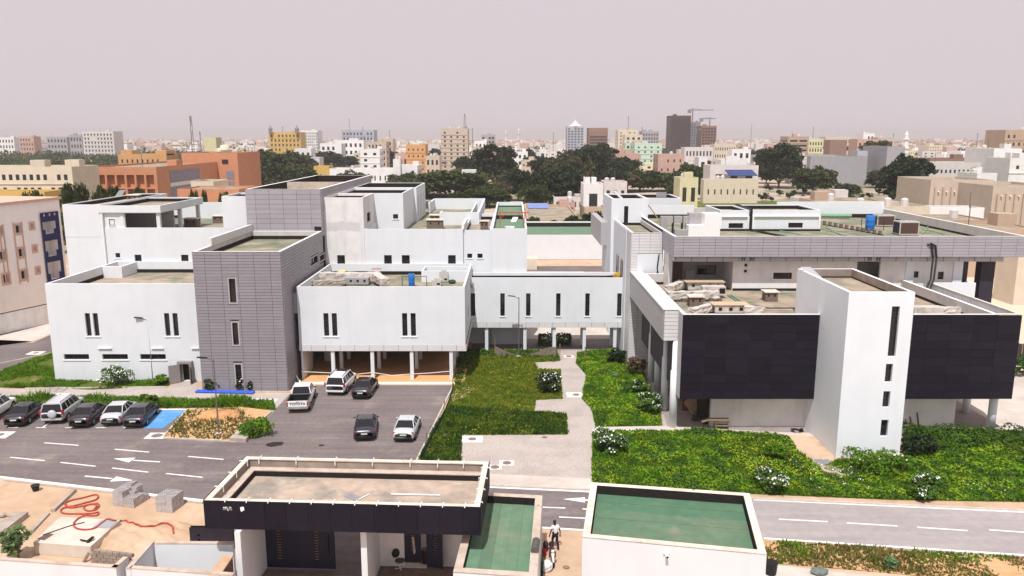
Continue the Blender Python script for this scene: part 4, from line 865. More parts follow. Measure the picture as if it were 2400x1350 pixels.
p = G(1271.5, 1345); solo('green_board', 'thin green board against the annex wall behind the sack', 'board', MB().box(p.x - .03, p.x + .03, p.y - .4, p.y + .5, 0, 1.0), mat('green_board_paint', (.01, .11, .06), .6, .1, 3))
p = G(1327, 1331); solo('scrap_rag', 'brown scrap of rag on the pavement by the guard house', 'rag', lump((p.x, p.y, .05), (.2, .14, .07), 9, 8, 5), M_WOOD)
t = thing('shell_chair', 'dark round backed shell chair on a pale swivel foot against the wall', 'chair', G(938, 1332), rad(20), local=True)
obj('foot', MB().tube([(0, 0, .03), (0, 0, .42)], .03, 6).tube([(-.3, 0, .03), (.3, 0, .03)], .025, 5).tube([(0, -.3, .03), (0, .3, .03)], .025, 5), M_TRIM, t)
obj('seat', MB().sphere((0, 0, .48), (.3, .28, .09), 12, 6), mat('taupe_cushion', (.10, .08, .07), .9, .1, 6), t, True); obj('backrest', MB().sphere((-.18, .22, .86), (.24, .09, .28), 12, 8), M_BLACK, t, True)
t = thing('barrel', 'dark brown barrel standing in the small open gate doorway', 'barrel', G(998, 1317)); obj('drum', MB().lathe([(.24, 0), (.25, .05), (.25, .75), (.22, .8), (.2, .78)], 14, (*G(998, 1317)[:2], 0)), mat('brown_drum', (.05, .025, .02), .6, .2, 4), t)
# bits in the verge at the bottom right
p = G(1920, 1345); solo('bundle_of_netting', 'tangled grey green bundle of netting on the path edge', 'netting', lump((p.x, p.y, .16), (.5, .35, .2), 12, 14, 8), mat('netting', (.14, .17, .15), .9, .3, 9))
solo('hose', 'pale garden hose lying along the verge by the right road', 'hose', MB().tube(curve_pts([(2186, 1292), (2205, 1300), (2235, 1305), (2270, 1306)], .06, 5), .035, 5), M_COPEW)
p = G(1806, 1345); solo('dark_bin', 'black bin just showing behind the guard house corner', 'bin', MB().lathe([(.3, 0), (.36, .7), (.38, .72)], 12, (p.x, p.y, 0)), M_BLACK)

# ---- lamps in front of the buildings
def lamp(px, top, arm, label, r=.055):
    b = G(*px); _, zt = PY(top[0], top[1], b.y); t = thing('street_lamp', label, 'street lamp', b, group='street lamps of the compound')
    obj('pole', MB().tube([(b.x, b.y, 0), (b.x, b.y, zt * .5), (b.x, b.y, zt)], [r * 1.3, r, r * .8], 8), M_POLE, t)
    obj('base', MB().box(b.x - .22, b.x + .22, b.y - .22, b.y + .22, 0, .18), M_KERB, t)
    ax = arm; obj('arm', MB().tube([(b.x, b.y, zt - .15), (b.x + ax * .5, b.y - .1, zt + .12)], .035, 6), M_POLE, t)
    obj('lamp_head', MB().obox((b.x + ax * .45, b.y - .22, zt + .1), (ax * .75, -.12, .1), (.02, .2, 0), (0, 0, .08)), M_BLACK, t)
lamp((359, 893), (346, 748), -1, 'slim grey street lamp before the white wing with strip windows')
lamp((513, 1019), (496, 842), -1, 'slim grey street lamp on the sandy island by the pickup')
lamp((1216, 837), (1219, 697), -1, 'slim grey street lamp on the lawn before the link bridge')
# ================================================================ vehicles (local axes: +y forward, origin on the ground under the middle)
def carpaint(name, col, rough=.28):
    m = mat(name, col, rough, .04, 3, spec=.6); m.node_tree.nodes['Principled BSDF'].inputs['Coat Weight'].default_value = .4; return m
M_CARGLASS = mat('car_glass', (.008, .008, .012), .06, .1, 2, spec=.6)
M_TAIL = mat('tail_lamp', (.34, .01, .012), .25, .05, 3, spec=.6)
M_PLATEW = mat('number_plate', (.62, .62, .60), .5, .12, 30)
def loft(mb, st):
    """stations (y, half width, z low, z belt, z top): rounded body sections joined along the car"""
    secs = []
    for y, w, zl, zb, zt in st:
        h = [(w * .80, zl), (w * .96, zl + (zb - zl) * .16), (w, zl + (zb - zl) * .5), (w * .985, zb - (zb - zl) * .14), (w * .92, zb), (w * .74, zt - (zt - zb) * .25), (w * .4, zt)]
        secs.append([(x, y, z) for x, z in h] + [(-x, y, z) for x, z in reversed(h)])
    b = len(mb.v); n = len(secs[0])
    for s in secs: mb.v += s
    for i in range(len(secs) - 1):
        for j in range(n): mb.f.append((b + i * n + j, b + i * n + (j + 1) % n, b + (i + 1) * n + (j + 1) % n, b + (i + 1) * n + j))
    mb.f.append(tuple(b + j for j in range(n))); mb.f.append(tuple(b + (len(secs) - 1) * n + j for j in reversed(range(n)))); return mb
def greenhouse(t, paint, base, top, zb, zt, pil=.5, roofm=None, nw=2):
    """base, top: (rear y, front y, half width); glass frustum, painted roof shell and pillars"""
    b0, b1, bw = base; t0, t1, tw = top
    B = [(-bw, b0, zb), (bw, b0, zb), (bw, b1, zb), (-bw, b1, zb)]; T = [(-tw, t0, zt), (tw, t0, zt), (tw, t1, zt), (-tw, t1, zt)]
    g = MB()
    for i in range(4): g.quad(B[i], B[(i + 1) % 4], T[(i + 1) % 4], T[i])
    obj('glass', g, M_CARGLASS, t)
    r = MB(); k = 7; P = lambda u, v: (-tw + 2 * tw * u, t0 + (t1 - t0) * v, zt + .055 * (1 - (2 * u - 1) ** 2 * .9) * (1 - (2 * v - 1) ** 2 * .5))
    for i in range(k):
        for j in range(k): r.quad(P(i / k, j / k), P((i + 1) / k, j / k), P((i + 1) / k, (j + 1) / k), P(i / k, (j + 1) / k))
    e = .012
    r.obox((-tw - e, t0 - e, zt - .05), (2 * tw + 2 * e, 0, 0), (0, .05, 0), (0, 0, .055)); r.obox((-tw - e, t1 - .04, zt - .05), (2 * tw + 2 * e, 0, 0), (0, .05, 0), (0, 0, .055))
    for s in (-1, 1): r.obox((s * tw - .03, t0, zt - .05), (.06, 0, 0), (0, t1 - t0, 0), (0, 0, .055))
    obj('roof', r, roofm or paint, t, True)
    p = MB()
    for i in range(4): p.tube([B[i], T[i]], .05, 5)
    for s in (-1, 1):
        for q in range(1, nw + 1):
            f = q / (nw + 1); p.tube([(s * (bw + .004), b0 + (b1 - b0) * (f * .8 + .12), zb), (s * (tw + .004), t0 + (t1 - t0) * (f * .9 + .06), zt)], .04, 4)
    obj('pillar', p, paint, t, kind='stuff')
def wheels(t, yr, yf, w, r=.32, rimm=None):
    for y in (yr, yf):
        for s in (-1, 1):
            m = MB(); n = 18; pr = [(r * .62, 0), (r * .95, .0), (r, .05), (r, .16), (r * .95, .2), (r * .62, .2)]; b = 0
            for rr_, xx in pr:
                for j in range(n): a = 2 * math.pi * j / n; m.v.append((s * (w + .015 - .2 + xx), y + rr_ * math.cos(a), r + rr_ * math.sin(a)))
            for i in range(5):
                for j in range(n): m.f.append((i * n + j, i * n + (j + 1) % n, (i + 1) * n + (j + 1) % n, (i + 1) * n + j))
            tw = obj('wheel', m, M_RUBBER, t, True)
            rm = MB(); rm.tube([(s * (w - .03), y, r), (s * (w + .0), y, r)], r * .6, 12)
            for k in range(5): a = 2 * math.pi * k / 5; rm.tube([(s * (w + .005), y, r), (s * (w + .005), y + r * .55 * math.cos(a), r + r * .55 * math.sin(a))], .03, 4)
            obj('rim', rm, rimm or M_STEEL, tw)
            obj('wheel_arch', MB().tube([(s * (w - .26), y, r + .02), (s * (w - .012), y, r + .02)], r * 1.17, 16), M_BLACK, t)
def mirrors(t, y, w, z, m):
    for s in (-1, 1): obj('mirror', MB().sphere((s * (w + .1), y, z), (.11, .06, .07), 8, 5), m, t, True)
def lamps(t, y, w, z, h, bw=.26, dz=0.0):
    for s in (-1, 1): obj('tail_lamp', MB().obox((s * w - (bw if s > 0 else 0), y - .035, z), (bw, 0, 0), (0, .12, 0), (0, 0, h)), M_TAIL, t)
def plate(t, y, z, m=None): obj('number_plate', MB().box(-.25, .25, y - .02, y, z, z + .12), m or M_PLATEW, t)
def sedan(label, paint, s=1.0, roofm=None, plate_m=None, chrome=True, name='parked_car', lampdark=False):
    t = thing(name, label, 'car', (0, 0, 0), 0, 'cars parked in the compound', True)
    obj('body', loft(MB(), [(-2.28, .66, .36, .74, .78), (-2.24, .78, .28, .84, .90), (-2.1, .85, .24, .90, .99), (-1.75, .88, .22, .92, 1.03), (-1.3, .89, .2, .93, 1.02), (-.4, .89, .2, .92, .96),
                            (.5, .89, .2, .91, .95), (1.05, .88, .2, .88, .97), (1.6, .86, .21, .82, .88), (2.0, .82, .23, .74, .78), (2.22, .72, .28, .62, .66), (2.28, .6, .34, .54, .57)]), paint, t, True)
    greenhouse(t, paint, (-1.62, 1.12, .80), (-.86, .30, .60), .95, 1.42, roofm=roofm)
    wheels(t, -1.36, 1.38, .885, .31); mirrors(t, .78, .86, 1.0, paint); lamps(t, -2.2, .82, .74, .15, .34); plate(t, -2.262, .62, plate_m)
    obj('bumper', MB().box(-.72, .72, -2.3, -2.2, .3, .44), M_BLACK, t)
    if chrome: obj('trim_strip', MB().box(-.42, .42, -2.285, -2.25, .80, .835), M_STEEL, t)
    return t
def suv(label, paint, spare=False, sunroof=False, sideglass=None, lower=None):
    t = thing('parked_car', label, 'car', (0, 0, 0), 0, 'cars parked in the compound', True)
    obj('body', loft(MB(), [(-2.38, .80, .42, .98, 1.0), (-2.34, .90, .36, 1.06, 1.08), (-2.0, .94, .32, 1.1, 1.12), (-.6, .94, .3, 1.1, 1.13), (.6, .94, .3, 1.08, 1.12), (1.05, .93, .3, 1.06, 1.14), (1.7, .91, .31, 1.0, 1.08), (2.1, .88, .33, .94, 1.0), (2.34, .8, .38, .8, .84), (2.4, .68, .44, .68, .7)]), paint, t, True)
    greenhouse(t, paint, (-2.3, 1.15, .87), (-2.08, .45, .70), 1.09, 1.76, nw=3)
    wheels(t, -1.4, 1.42, .935, .38); mirrors(t, .9, .92, 1.2, paint); plate(t, -2.37, .86, M_DARK2 if not spare else M_PLATEW)
    for s in (-1, 1):
        obj('tail_lamp', MB().box(s * .9 - .09, s * .9 + .05, -2.38, -2.2, .92, 1.3), M_TAIL, t)
        obj('roof_rail', MB().tube([(s * .62, -1.9, 1.80), (s * .62, -1.8, 1.86), (s * .62, .1, 1.86), (s * .62, .3, 1.80)], .03, 6), M_BLACK, t)
    obj('bumper', MB().box(-.82, .82, -2.47, -2.3, .46, .64), lower or paint, t); obj('bumper_strip', MB().box(-.7, .7, -2.478, -2.4, .64, .69), M_BLACK, t)
    if sunroof: obj('sunroof', MB().box(-.5, .5, -.2, .32, 1.78, 1.822), M_CARGLASS, t)
    if spare: obj('spare_wheel', MB().lathe([(.0, 0), (.33, 0), (.36, .05), (.36, .16), (.3, .2), (.1, .22)], 18), paint, t, True); sp_ = [c for c in t.children if c.name.startswith('spare_wheel')][0]; sp_.rotation_euler = (rad(90), 0, 0); sp_.location = (.1, -2.36, .98)
    return t
def pickup(label, paint):
    t = thing('pickup_truck', label, 'pickup truck', (0, 0, 0), 0, None, True)
    obj('body', loft(MB(), [(-.62, .86, .42, 1.06, 1.07), (-.5, .92, .36, 1.1, 1.12), (.9, .92, .34, 1.1, 1.14), (1.4, .92, .35, 1.08, 1.16), (2.1, .9, .36, 1.02, 1.1), (2.5, .86, .4, .92, .98), (2.66, .74, .46, .78, .8)]), paint, t, True)
    greenhouse(t, paint, (-.58, 1.45, .85), (-.36, .80, .70), 1.1, 1.74)
    bd = MB(); bd.box(-.92, -.82, -2.62, -.64, .5, 1.12).box(.82, .92, -2.62, -.64, .5, 1.12).box(-.82, .82, -.72, -.64, .5, 1.12).box(-.82, .82, -2.56, -.72, .5, .56); obj('bed', bd, paint, t)
    li = MB(); li.box(-.815, -.80, -2.6, -.73, .57, 1.135).box(.80, .815, -2.6, -.73, .57, 1.135).box(-.80, .80, -.74, -.725, .57, 1.135).box(-.80, .80, -2.58, -.74, .565, .58).box(-.93, -.80, -2.62, -.66, 1.122, 1.15).box(.80, .93, -2.62, -.66, 1.122, 1.15); obj('bed_liner', li, M_BLACK, t)
    tg = obj('tailgate', MB().box(-.82, .82, -2.70, -2.60, .64, 1.13), paint, t)
    tm = text_mesh('TOYOTA', .33); tm.materials.clear(); tm.materials.append(mat('maroon_lettering', (.05, .012, .015), .5, 0))
    o = obj('lettering', tm, None, tg); o.location = (0, -2.706, .86); o.rotation_euler = (rad(90), 0, 0); o.scale = (1.02, .9, 1)
    obj('handle', MB().box(-.13, .13, -2.712, -2.70, 1.03, 1.07), M_BLACK, tg)
    for s in (-1, 1): obj('tail_lamp', MB().box(s * .87 - .055, s * .87 + .06, -2.70, -2.5, .68, 1.06), M_TAIL, t)
    obj('bumper', MB().box(-.9, .9, -2.84, -2.66, .44, .62), M_STEEL, t); obj('number_plate', MB().box(-.26, .26, -2.855, -2.842, .47, .59), mat('plate_grey', (.35, .34, .33), .5, .1, 20), t)
    wheels(t, -1.68, 1.62, .925, .38); mirrors(t, 1.1, .92, 1.22, M_BLACK)
    obj('cargo_bag', MB().sphere((-.45, -2.25, .7), (.28, .2, .13), 8, 5), M_DUCT, t); return t
def park(t, px, heading, back):
    """rear bumper middle at a measured ground point, pointing along heading (unit vector)"""
    p = G(*px); h = heading.normalized(); t.location = p + h * back; t.rotation_euler = (0, 0, math.atan2(-h.x, h.y)); return t
hl = G(437, 962) - G(384, 1024); hl.z = 0
HB2 = lambda a, b: (G(*b) - G(*a))
P_BLACK = carpaint('black_paint', (.012, .010, .013)); P_NAVY = carpaint('navy_paint', (.012, .014, .032)); P_SILV = carpaint('silver_paint', (.50, .50, .52), .3); P_WHITE = carpaint('white_paint', (.78, .78, .79), .35); P_ASH = carpaint('dusty_black_paint', (.035, .03, .036), .45); P_DIM = carpaint('dark_navy_paint', (.018, .017, .032), .35)
park(suv('white off-roader cut by the left picture edge in the parking row', P_WHITE), (-46, 996), hl, 2.3)
park(sedan('black hatchback second from the picture edge in the parking row', P_BLACK), (33, 1003), hl, 2.25)
park(suv('silver off-roader with a spare wheel on its tail', P_SILV, spare=True), (123, 996), hl, 2.35)
park(sedan('black saloon between the silver off-roader and the silver saloon', P_BLACK, roofm=P_ASH), (185, 1006), hl, 2.25)
park(sedan('silver saloon squeezed between two dark saloons in the parking row', P_SILV), (259, 1001), hl, 2.25)
park(sedan('navy saloon at the end of the row on the blue bay', P_DIM), (312, 1006), hl, 2.25)
park(pickup('white pickup truck with lettered tailgate and empty black bed', P_WHITE), (698, 969), HB2((722, 960), (740, 921)), 2.7)
park(suv('white off-roader with black sunroof before the brown undercroft', P_WHITE, sunroof=True), (785, 929), HB2((808, 920), (832, 893)), 2.4)
park(sedan('black saloon with silver boot strip beside the white off-roader', P_BLACK), (844, 938), HB2((866, 932), (884, 905)), 2.27)
park(sedan('navy saloon with dusty roof parked alone in the yard', P_NAVY, roofm=P_ASH, chrome=True), (854, 1036), HB2((880, 1031), (886, 984)), 2.27)
park(sedan('silver saloon with black rear window next to the lawn net', P_SILV), (945, 1039), HB2((968, 1036), (985, 991)), 2.27)
# ================================================================ plants
M_LEAF = leafmat('acacia_leaf', (.030, .052, .009), (.056, .070, .013)); M_LEAFD = leafmat('dark_leaf', (.013, .028, .008), (.026, .046, .011))
M_LEAFO = leafmat('olive_leaf', (.046, .052, .018), (.070, .066, .024)); M_LEAFB = leafmat('bright_leaf', (.045, .11, .012), (.075, .155, .018)); M_BARK = mat('bark', (.12, .09, .07), .95, .2, 3, .3, 10)
M_BROWNL = leafmat('dry_leaf', (.10, .075, .045), (.13, .09, .055)); M_GRASS = leafmat('grass_blade', (.105, .17, .008), (.185, .20, .014), .25); M_GRASSD = leafmat('grass_blade_deep', (.075, .175, .006), (.135, .23, .010), .28)
M_GRASSY = leafmat('weed_blade', (.15, .16, .035), (.22, .165, .055), .25); M_FLOWER = mat('white_blossom', (.74, .74, .70), .8, .05, 3); M_PINK = mat('red_blossom', (.45, .04, .05), .8, .1, 3); M_YEL = mat('yellow_blossom', (.55, .45, .03), .8, .1, 3)
def quads(C, size, up=.45, rng=NPR, aspect=.6):
    n = len(C); d = rng.normal(size=(n, 3)); d /= np.linalg.norm(d, axis=1)[:, None]
    nrm = rng.normal(size=(n, 3)); nrm[:, 2] = np.abs(nrm[:, 2]) + up; nrm /= np.linalg.norm(nrm, axis=1)[:, None]
    a = np.cross(nrm, d); a /= np.linalg.norm(a, axis=1)[:, None] + 1e-9; b = np.cross(nrm, a)
    s = size * rng.uniform(.6, 1.4, (n, 1)); a *= s; b *= s * aspect
    return np.stack([C - a - b * .4, C + a * .2 - b, C + a + b * .3, C - a * .1 + b], 1).reshape(-1, 3)
def crown_points(rng, n, R, H, z0, clumps, cr, flat=.0):
    """points on the shells of many leaf clumps that fill a crown of radius R and height H above z0"""
    k = clumps; ang = rng.uniform(0, 2 * np.pi, k); rr = np.sqrt(rng.uniform(0, 1, k)) * R * .85; zz = rng.uniform(0, 1, k)
    lim = np.sqrt(np.clip(1 - (rr / R) ** 2, .05, 1)); cz = z0 + H * ((1 - lim) * .45 * (1 - flat) + zz * lim * .82 + .02)
    c = np.stack([rr * np.cos(ang), rr * np.sin(ang) * rng.uniform(.85, 1.1), cz], 1); cs = cr * rng.uniform(.6, 1.35, k)
    idx = rng.integers(0, k, n); v = rng.normal(size=(n, 3)); v /= np.linalg.norm(v, axis=1)[:, None]
    v[:, 2] = np.where(v[:, 2] < -.35, -v[:, 2] * .6, v[:, 2]); r_ = rng.uniform(.5, 1.06, n) ** .6
    p = c[idx] + v * (cs[idx] * r_)[:, None] * np.array([1, 1, .62]); return p, c
TREES = {}
def tree_proto(key, R, H, trunk, n, leaf, m, clumps=26, cr=1.3, seed=1, flat=.2, tr=.25):
    rng = np.random.default_rng(seed); P, c = crown_points(rng, n, R, H, trunk, clumps, cr, flat)
    cm = soup('crown', quads(P, leaf, .5, rng), 4, m)
    mb = MB(); mb.tube([(0, 0, -.1), (rng.uniform(-.2, .2), rng.uniform(-.2, .2), trunk * .6), (0, 0, trunk + H * .25)], [tr, tr * .8, tr * .5], 7)
    for i in range(6): q = c[i]; mb.tube([(0, 0, trunk * .75), (q[0] * .5, q[1] * .5, (trunk + q[2]) / 2), tuple(q)], [tr * .5, tr * .35, tr * .12], 5)
    TREES[key] = (cm, mb.mesh('trunk', M_BARK)); return key
tree_proto('acacia', 6.0, 5.2, .9, 8000, .36, M_LEAF, 64, 1.6, 1, .6); tree_proto('acacia2', 6.5, 5.6, .8, 8000, .36, M_LEAFO, 60, 1.7, 2, .6)
tree_proto('dark', 4.6, 8.0, 1.0, 8500, .34, M_LEAFD, 66, 1.5, 3, .5); tree_proto('dark2', 5.0, 7.0, .8, 8000, .34, M_LEAFD, 64, 1.5, 4, .5)
tree_proto('fig', 5.6, 9.0, 1.2, 11000, .38, M_LEAFD, 90, 1.6, 5, .5); tree_proto('bright', 2.6, 3.8, .5, 4200, .2, M_LEAF, 40, .85, 6, .4)
tree_proto('sparse', 4.4, 7.5, 2.5, 4200, .3, M_LEAFO, 36, 1.2, 7, .2); tree_proto('dry', 3.0, 4.0, 1.6, 900, .22, M_BROWNL, 22, .9, 8, .1)
tree_proto('far', 5.5, 4.6, 1.2, 900, .62, M_LEAF, 26, 1.6, 9, .4); tree_proto('far2', 5.5, 5.0, 1.2, 900, .62, M_LEAFD, 26, 1.6, 10, .3); tree_proto('far3', 6.0, 4.4, 1.2, 900, .62, M_LEAFO, 26, 1.6, 12, .4)
def tree(key, x, y, s, label, group=None, sz=None, name='tree'):
    cm, tm = TREES[key]; t = thing(name, label, 'tree', (x, y, 0), RND.uniform(0, 6.28), group); t.scale = (s, s, sz or s)
    for n, me in (('trunk', tm), ('crown', cm)):
        o = bpy.data.objects.new(n, me); COL.objects.link(o); o.parent = t
    return t
def dist(y): return G(1200, y).y
def treepx(key, x, ybase, w, label, h=None, group=None, name='tree'):
    """tree whose foot shows at a measured ground point and whose crown measures w photo pixels across"""
    p = G(x, ybase); zc = p.y * _c + H_CAM * _s; wm = w / F_PX * zc; cm = TREES[key][0]; a = np.empty(len(cm.vertices) * 3, np.float32); cm.vertices.foreach_get('co', a); a = a.reshape(-1, 3)
    s = wm / (a[:, 0].max() - a[:, 0].min()); sz = None
    if h: sz = (h / F_PX * zc) / a[:, 2].max()
    return tree(key, p.x, p.y, s, label, group, sz, name)
# ---- shrubs with blossoms
def shrub(px, w, h, label, flower=M_FLOWER, nf=160, m=M_LEAFB, n=1500, seed=1, leaf=.11, name='flowering_shrub', cat='shrub'):
    p = G(*px); zc = p.y * _c + H_CAM * _s; R = w / F_PX * zc / 2; Hh = h / F_PX * zc; rng = np.random.default_rng(seed)
    t = thing(name, label, cat, p); P, c = crown_points(rng, n, R, Hh, .05, 22, R * .33)
    o = bpy.data.objects.new('foliage', soup('foliage', quads(P, leaf, .4, rng), 4, m)); COL.objects.link(o); o.parent = t
    if nf:
        k = rng.integers(0, len(P), nf); F = P[k] * np.array([1.04, 1.04, 1.02]) + np.array([0, -.05, .05]); sel = F[F[:, 2] > Hh * .25]
        o = bpy.data.objects.new('blossom', soup('blossom', quads(sel, .075, .3, rng, 1.0), 4, flower)); COL.objects.link(o); o.parent = t; o['kind'] = 'stuff'
    mb = MB()
    for i in range(5): mb.tube([(0, 0, -.02), (c[i][0] * .6, c[i][1] * .6, c[i][2] * .8)], [.035, .015], 4)
    obj('stem', mb.mesh('stem', M_BARK), None, t); return t
shrub((271, 903), 66, 52, 'big shrub full of white blossom against the white wing', seed=1, nf=260)
shrub((501, 914), 40, 40, 'leafy shrub at the grey stair tower behind the lamp post', nf=0, seed=2, m=M_LEAF)
shrub((562, 917), 16, 36, 'narrow shrub under the lowest slit window of the grey tower', nf=14, seed=3, n=500, m=M_LEAF)
shrub((586, 917), 12, 28, 'thin shrub near the right corner of the grey tower', nf=10, seed=4, n=350, m=M_LEAF)
shrub((378, 902), 34, 24, 'low spiky shrub by the open grey door', nf=0, seed=5, n=700, m=M_GRASSD, leaf=.16)
shrub((1287, 918), 60, 50, 'round dark shrub with white blossom beside the paved path', seed=6, nf=150, m=M_LEAFD, n=1900)
shrub((1426, 1060), 84, 64, 'large shrub thick with white blossom at the lawn corner', seed=7, nf=420, n=2400)
shrub((1500, 920), 46, 40, 'shrub with sparse white blossom beside the colonnade', seed=8, nf=70)
shrub((1520, 966), 60, 60, 'tall blossoming shrub close to the front columns', seed=9, nf=150, n=2000)
shrub((1803, 1148), 88, 52, 'wide low shrub with white blossom near the right road', seed=10, nf=260, n=2000)
shrub((2163, 1170), 62, 76, 'upright pale green shrub in the right lawn by the kerb', seed=11, nf=160, n=2000)
shrub((1488, 878), 52, 46, 'reddish bougainvillea bush among the lawn by the colonnade', flower=M_PINK, nf=70, m=M_BROWNL, seed=12, n=1200)
shrub((1443, 850), 50, 36, 'dark green bush in the far corner of the lawn', nf=0, m=M_LEAFD, seed=13)
shrub((45, 1310), 62, 92, 'milkweed bush with thick round leaves behind the boundary wall', nf=0, m=leafmat('milkweed_leaf', (.13, .19, .075), (.20, .25, .11)), seed=14, n=420, leaf=.2)
shrub((1815, 1075), 60, 40, 'dark bush in the middle of the right lawn', nf=0, m=M_GRASSD, seed=15, n=1500)
shrub((2145, 1062), 90, 44, 'dark overgrown bush right of the white tower', nf=0, m=M_LEAFD, seed=16, n=1800)
shrub((2400, 880), 60, 60, 'bush at the right edge beyond the dark panels', nf=0, m=M_LEAFB, seed=17)
shrub((2055, 1095), 150, 36, 'straggling weeds along the foot of the white tower', nf=40, m=M_GRASSD, seed=18, n=2200)
shrub((2087, 1331), 26, 34, 'pale green leafy stalk in the verge', nf=0, m=leafmat('pale_leaf', (.16, .30, .13), (.22, .36, .16)), seed=19, n=130, leaf=.16)
shrub((345, 958), 50, 36, 'spiky tall weeds behind the navy saloon', nf=0, m=M_GRASSD, seed=20, n=900, leaf=.16)
shrub((600, 1018), 84, 36, 'dark low bush on the sandy island', nf=0, m=M_GRASSD, seed=21, n=1700)
# clipped hedge in the courtyard
t = thing('hedge', 'clipped block hedge in the courtyard seen under the link bridge', 'hedge', G(1300, 806)); rng = np.random.default_rng(3)
P = rng.uniform(-1, 1, (1500, 3)); ax = rng.integers(0, 3, 1500); P[np.arange(1500), ax] = np.sign(P[np.arange(1500), ax]); P = P * np.array([1.8, .8, .5]) + np.array([0, 0, .55]); P += rng.normal(0, .05, P.shape)
o = bpy.data.objects.new('foliage', soup('foliage', quads(P, .13, .3, rng), 4, M_LEAFB)); COL.objects.link(o); o.parent = t
# ---- grass: far too many blades to count, one object per lawn
def inside(P, poly):
    x, y = P[:, 0], P[:, 1]; r = np.zeros(len(P), bool); j = len(poly) - 1
    for i in range(len(poly)):
        xi, yi, xj, yj = *poly[i], *poly[j]; c = ((yi > y) != (yj > y)) & (x < (xj - xi) * (y - yi) / (yj - yi + 1e-12) + xi); r ^= c; j = i
    return r
def patch(P, s, seed):
    r = np.random.default_rng(seed); v = np.zeros(len(P))
    for i in range(5): a = r.uniform(0, 6.28); f = s * r.uniform(.6, 2.2); v += np.sin((P[:, 0] * math.cos(a) + P[:, 1] * math.sin(a)) * f + r.uniform(0, 6.28))
    return v / 5
def turf(name, px, dens, h, m, seed, bare=-9, w=.05, tall=0.0, spread=.0):
    poly = [(G(x, y).x, G(x, y).y) for x, y in px]; A = np.array(poly); lo, hi = A.min(0), A.max(0); lo = np.maximum(lo, [-75, 30]); hi = np.minimum(hi, [75, 110]); rng = np.random.default_rng(seed)
    n = int((hi - lo).prod() * dens); P = rng.uniform(lo - spread, hi + spread, (n, 2)); P = P[inside(P, poly)]
    v = patch(P, .45, seed + 3); P = P[v > bare + rng.uniform(-.08, .08, len(P))]; v = patch(P, .9, seed + 9); n = len(P)
    hh = h * rng.uniform(.5, 1.3, n) * (1 + tall * np.clip(v * 2, 0, 1)); V = []
    for k in range(3):
        a = rng.uniform(0, 6.28, n); ox, oy = np.cos(a) * w, np.sin(a) * w; lean = rng.uniform(0, .9, n) * hh; b = rng.uniform(0, 6.28, n)
        V.append(np.stack([np.stack([P[:, 0] - ox, P[:, 1] - oy, np.full(n, .02)], 1), np.stack([P[:, 0] + ox, P[:, 1] + oy, np.full(n, .02)], 1), np.stack([P[:, 0] + np.cos(b) * lean, P[:, 1] + np.sin(b) * lean, hh], 1)], 1))
    o = bpy.data.objects.new(name, soup(name, np.concatenate(V).reshape(-1, 3), 3, m)); COL.objects.link(o); o['kind'] = 'stuff'; return o
turf('grass', LAWN_A, 75, .18, M_GRASS, 1, -.62, .07, .6); turf('grass', [(1056, 955), (1256, 968), (1328, 973), (1330, 1019), (1082, 1020), (1080, 1080), (984, 1080), (1002, 1030), (1030, 985)], 75, .24, leafmat('grass_blade_dark', (.025, .07, .006), (.045, .095, .009), .2), 21, -.4, .08, .6); turf('grass', LAWN_B, 90, .18, M_GRASSD, 2, -9, .07, .6); turf('grass', LAWN_C, 80, .17, M_GRASSD, 3, -.75, .07, .6)  # near strip of the first lawn: longer grass of a darker green
turf('weeds', VERGE_D, 70, .16, M_GRASSY, 4, -.1, .06, .8); turf('weeds', VERGE_D, 60, .2, M_GRASSD, 5, .08, .07, 1); turf('grass', LAWN_E, 70, .22, M_GRASSD, 6, -.2, .07, 1); turf('grass', LAWN_F, 80, .35, M_GRASSD, 7, -.5, .08, 1.3)
turf('weeds', ISLAND, 26, .22, M_GRASSY, 8, .1, .07, 1)
def flowers(px, n, m, seed, s=.05, z=.3):
    poly = [(G(x, y).x, G(x, y).y) for x, y in px]; A = np.array(poly); rng = np.random.default_rng(seed); P = rng.uniform(A.min(0), A.max(0), (n * 3, 2)); P = P[inside(P, poly)]; P = P[patch(P, .35, seed) > .05][:n]
    o = bpy.data.objects.new('wild_flowers', soup('wild_flowers', quads(np.column_stack([P, rng.uniform(z * .6, z * 1.2, len(P))]), s, 1.2, rng, 1), 4, m)); COL.objects.link(o); o['kind'] = 'stuff'
flowers([(1400, 1030), (1850, 1030), (1930, 1120), (1420, 1130)], 700, M_YEL, 3, .035); flowers([(1700, 1060), (2100, 1100), (2400, 1160), (1760, 1150)], 260, M_FLOWER, 4, .04); flowers(LAWN_A, 500, M_YEL, 6, .04, .2)
def cover(name, px, dens, m, seed, leaf, hbase, hvar, thr=-9):
    """low ground cover: small leaves lying on clumps of uneven height"""
    poly = [(G(x, y).x, G(x, y).y) for x, y in px]; A = np.array(poly); lo, hi = np.maximum(A.min(0), [-75, 30]), np.minimum(A.max(0), [60, 110]); rng = np.random.default_rng(seed)
    n = int((hi - lo).prod() * dens); P = rng.uniform(lo, hi, (n, 2)); P = P[inside(P, poly)]; v = patch(P, 1.5, seed + 1) + .5 * patch(P, 3.5, seed + 2); k = v > thr; P, v = P[k], v[k]
    z = np.maximum(.05, hbase + hvar * v) * rng.uniform(.6, 1.05, len(P)); o = bpy.data.objects.new(name, soup(name, quads(np.column_stack([P, z]), leaf, .7, rng, .8), 4, m)); COL.objects.link(o); o['kind'] = 'stuff'
M_COV = leafmat('ground_cover_leaf', (.115, .25, .006), (.235, .33, .012), .28); M_COVD = leafmat('ground_cover_dark', (.030, .085, .006), (.052, .115, .008), .2)
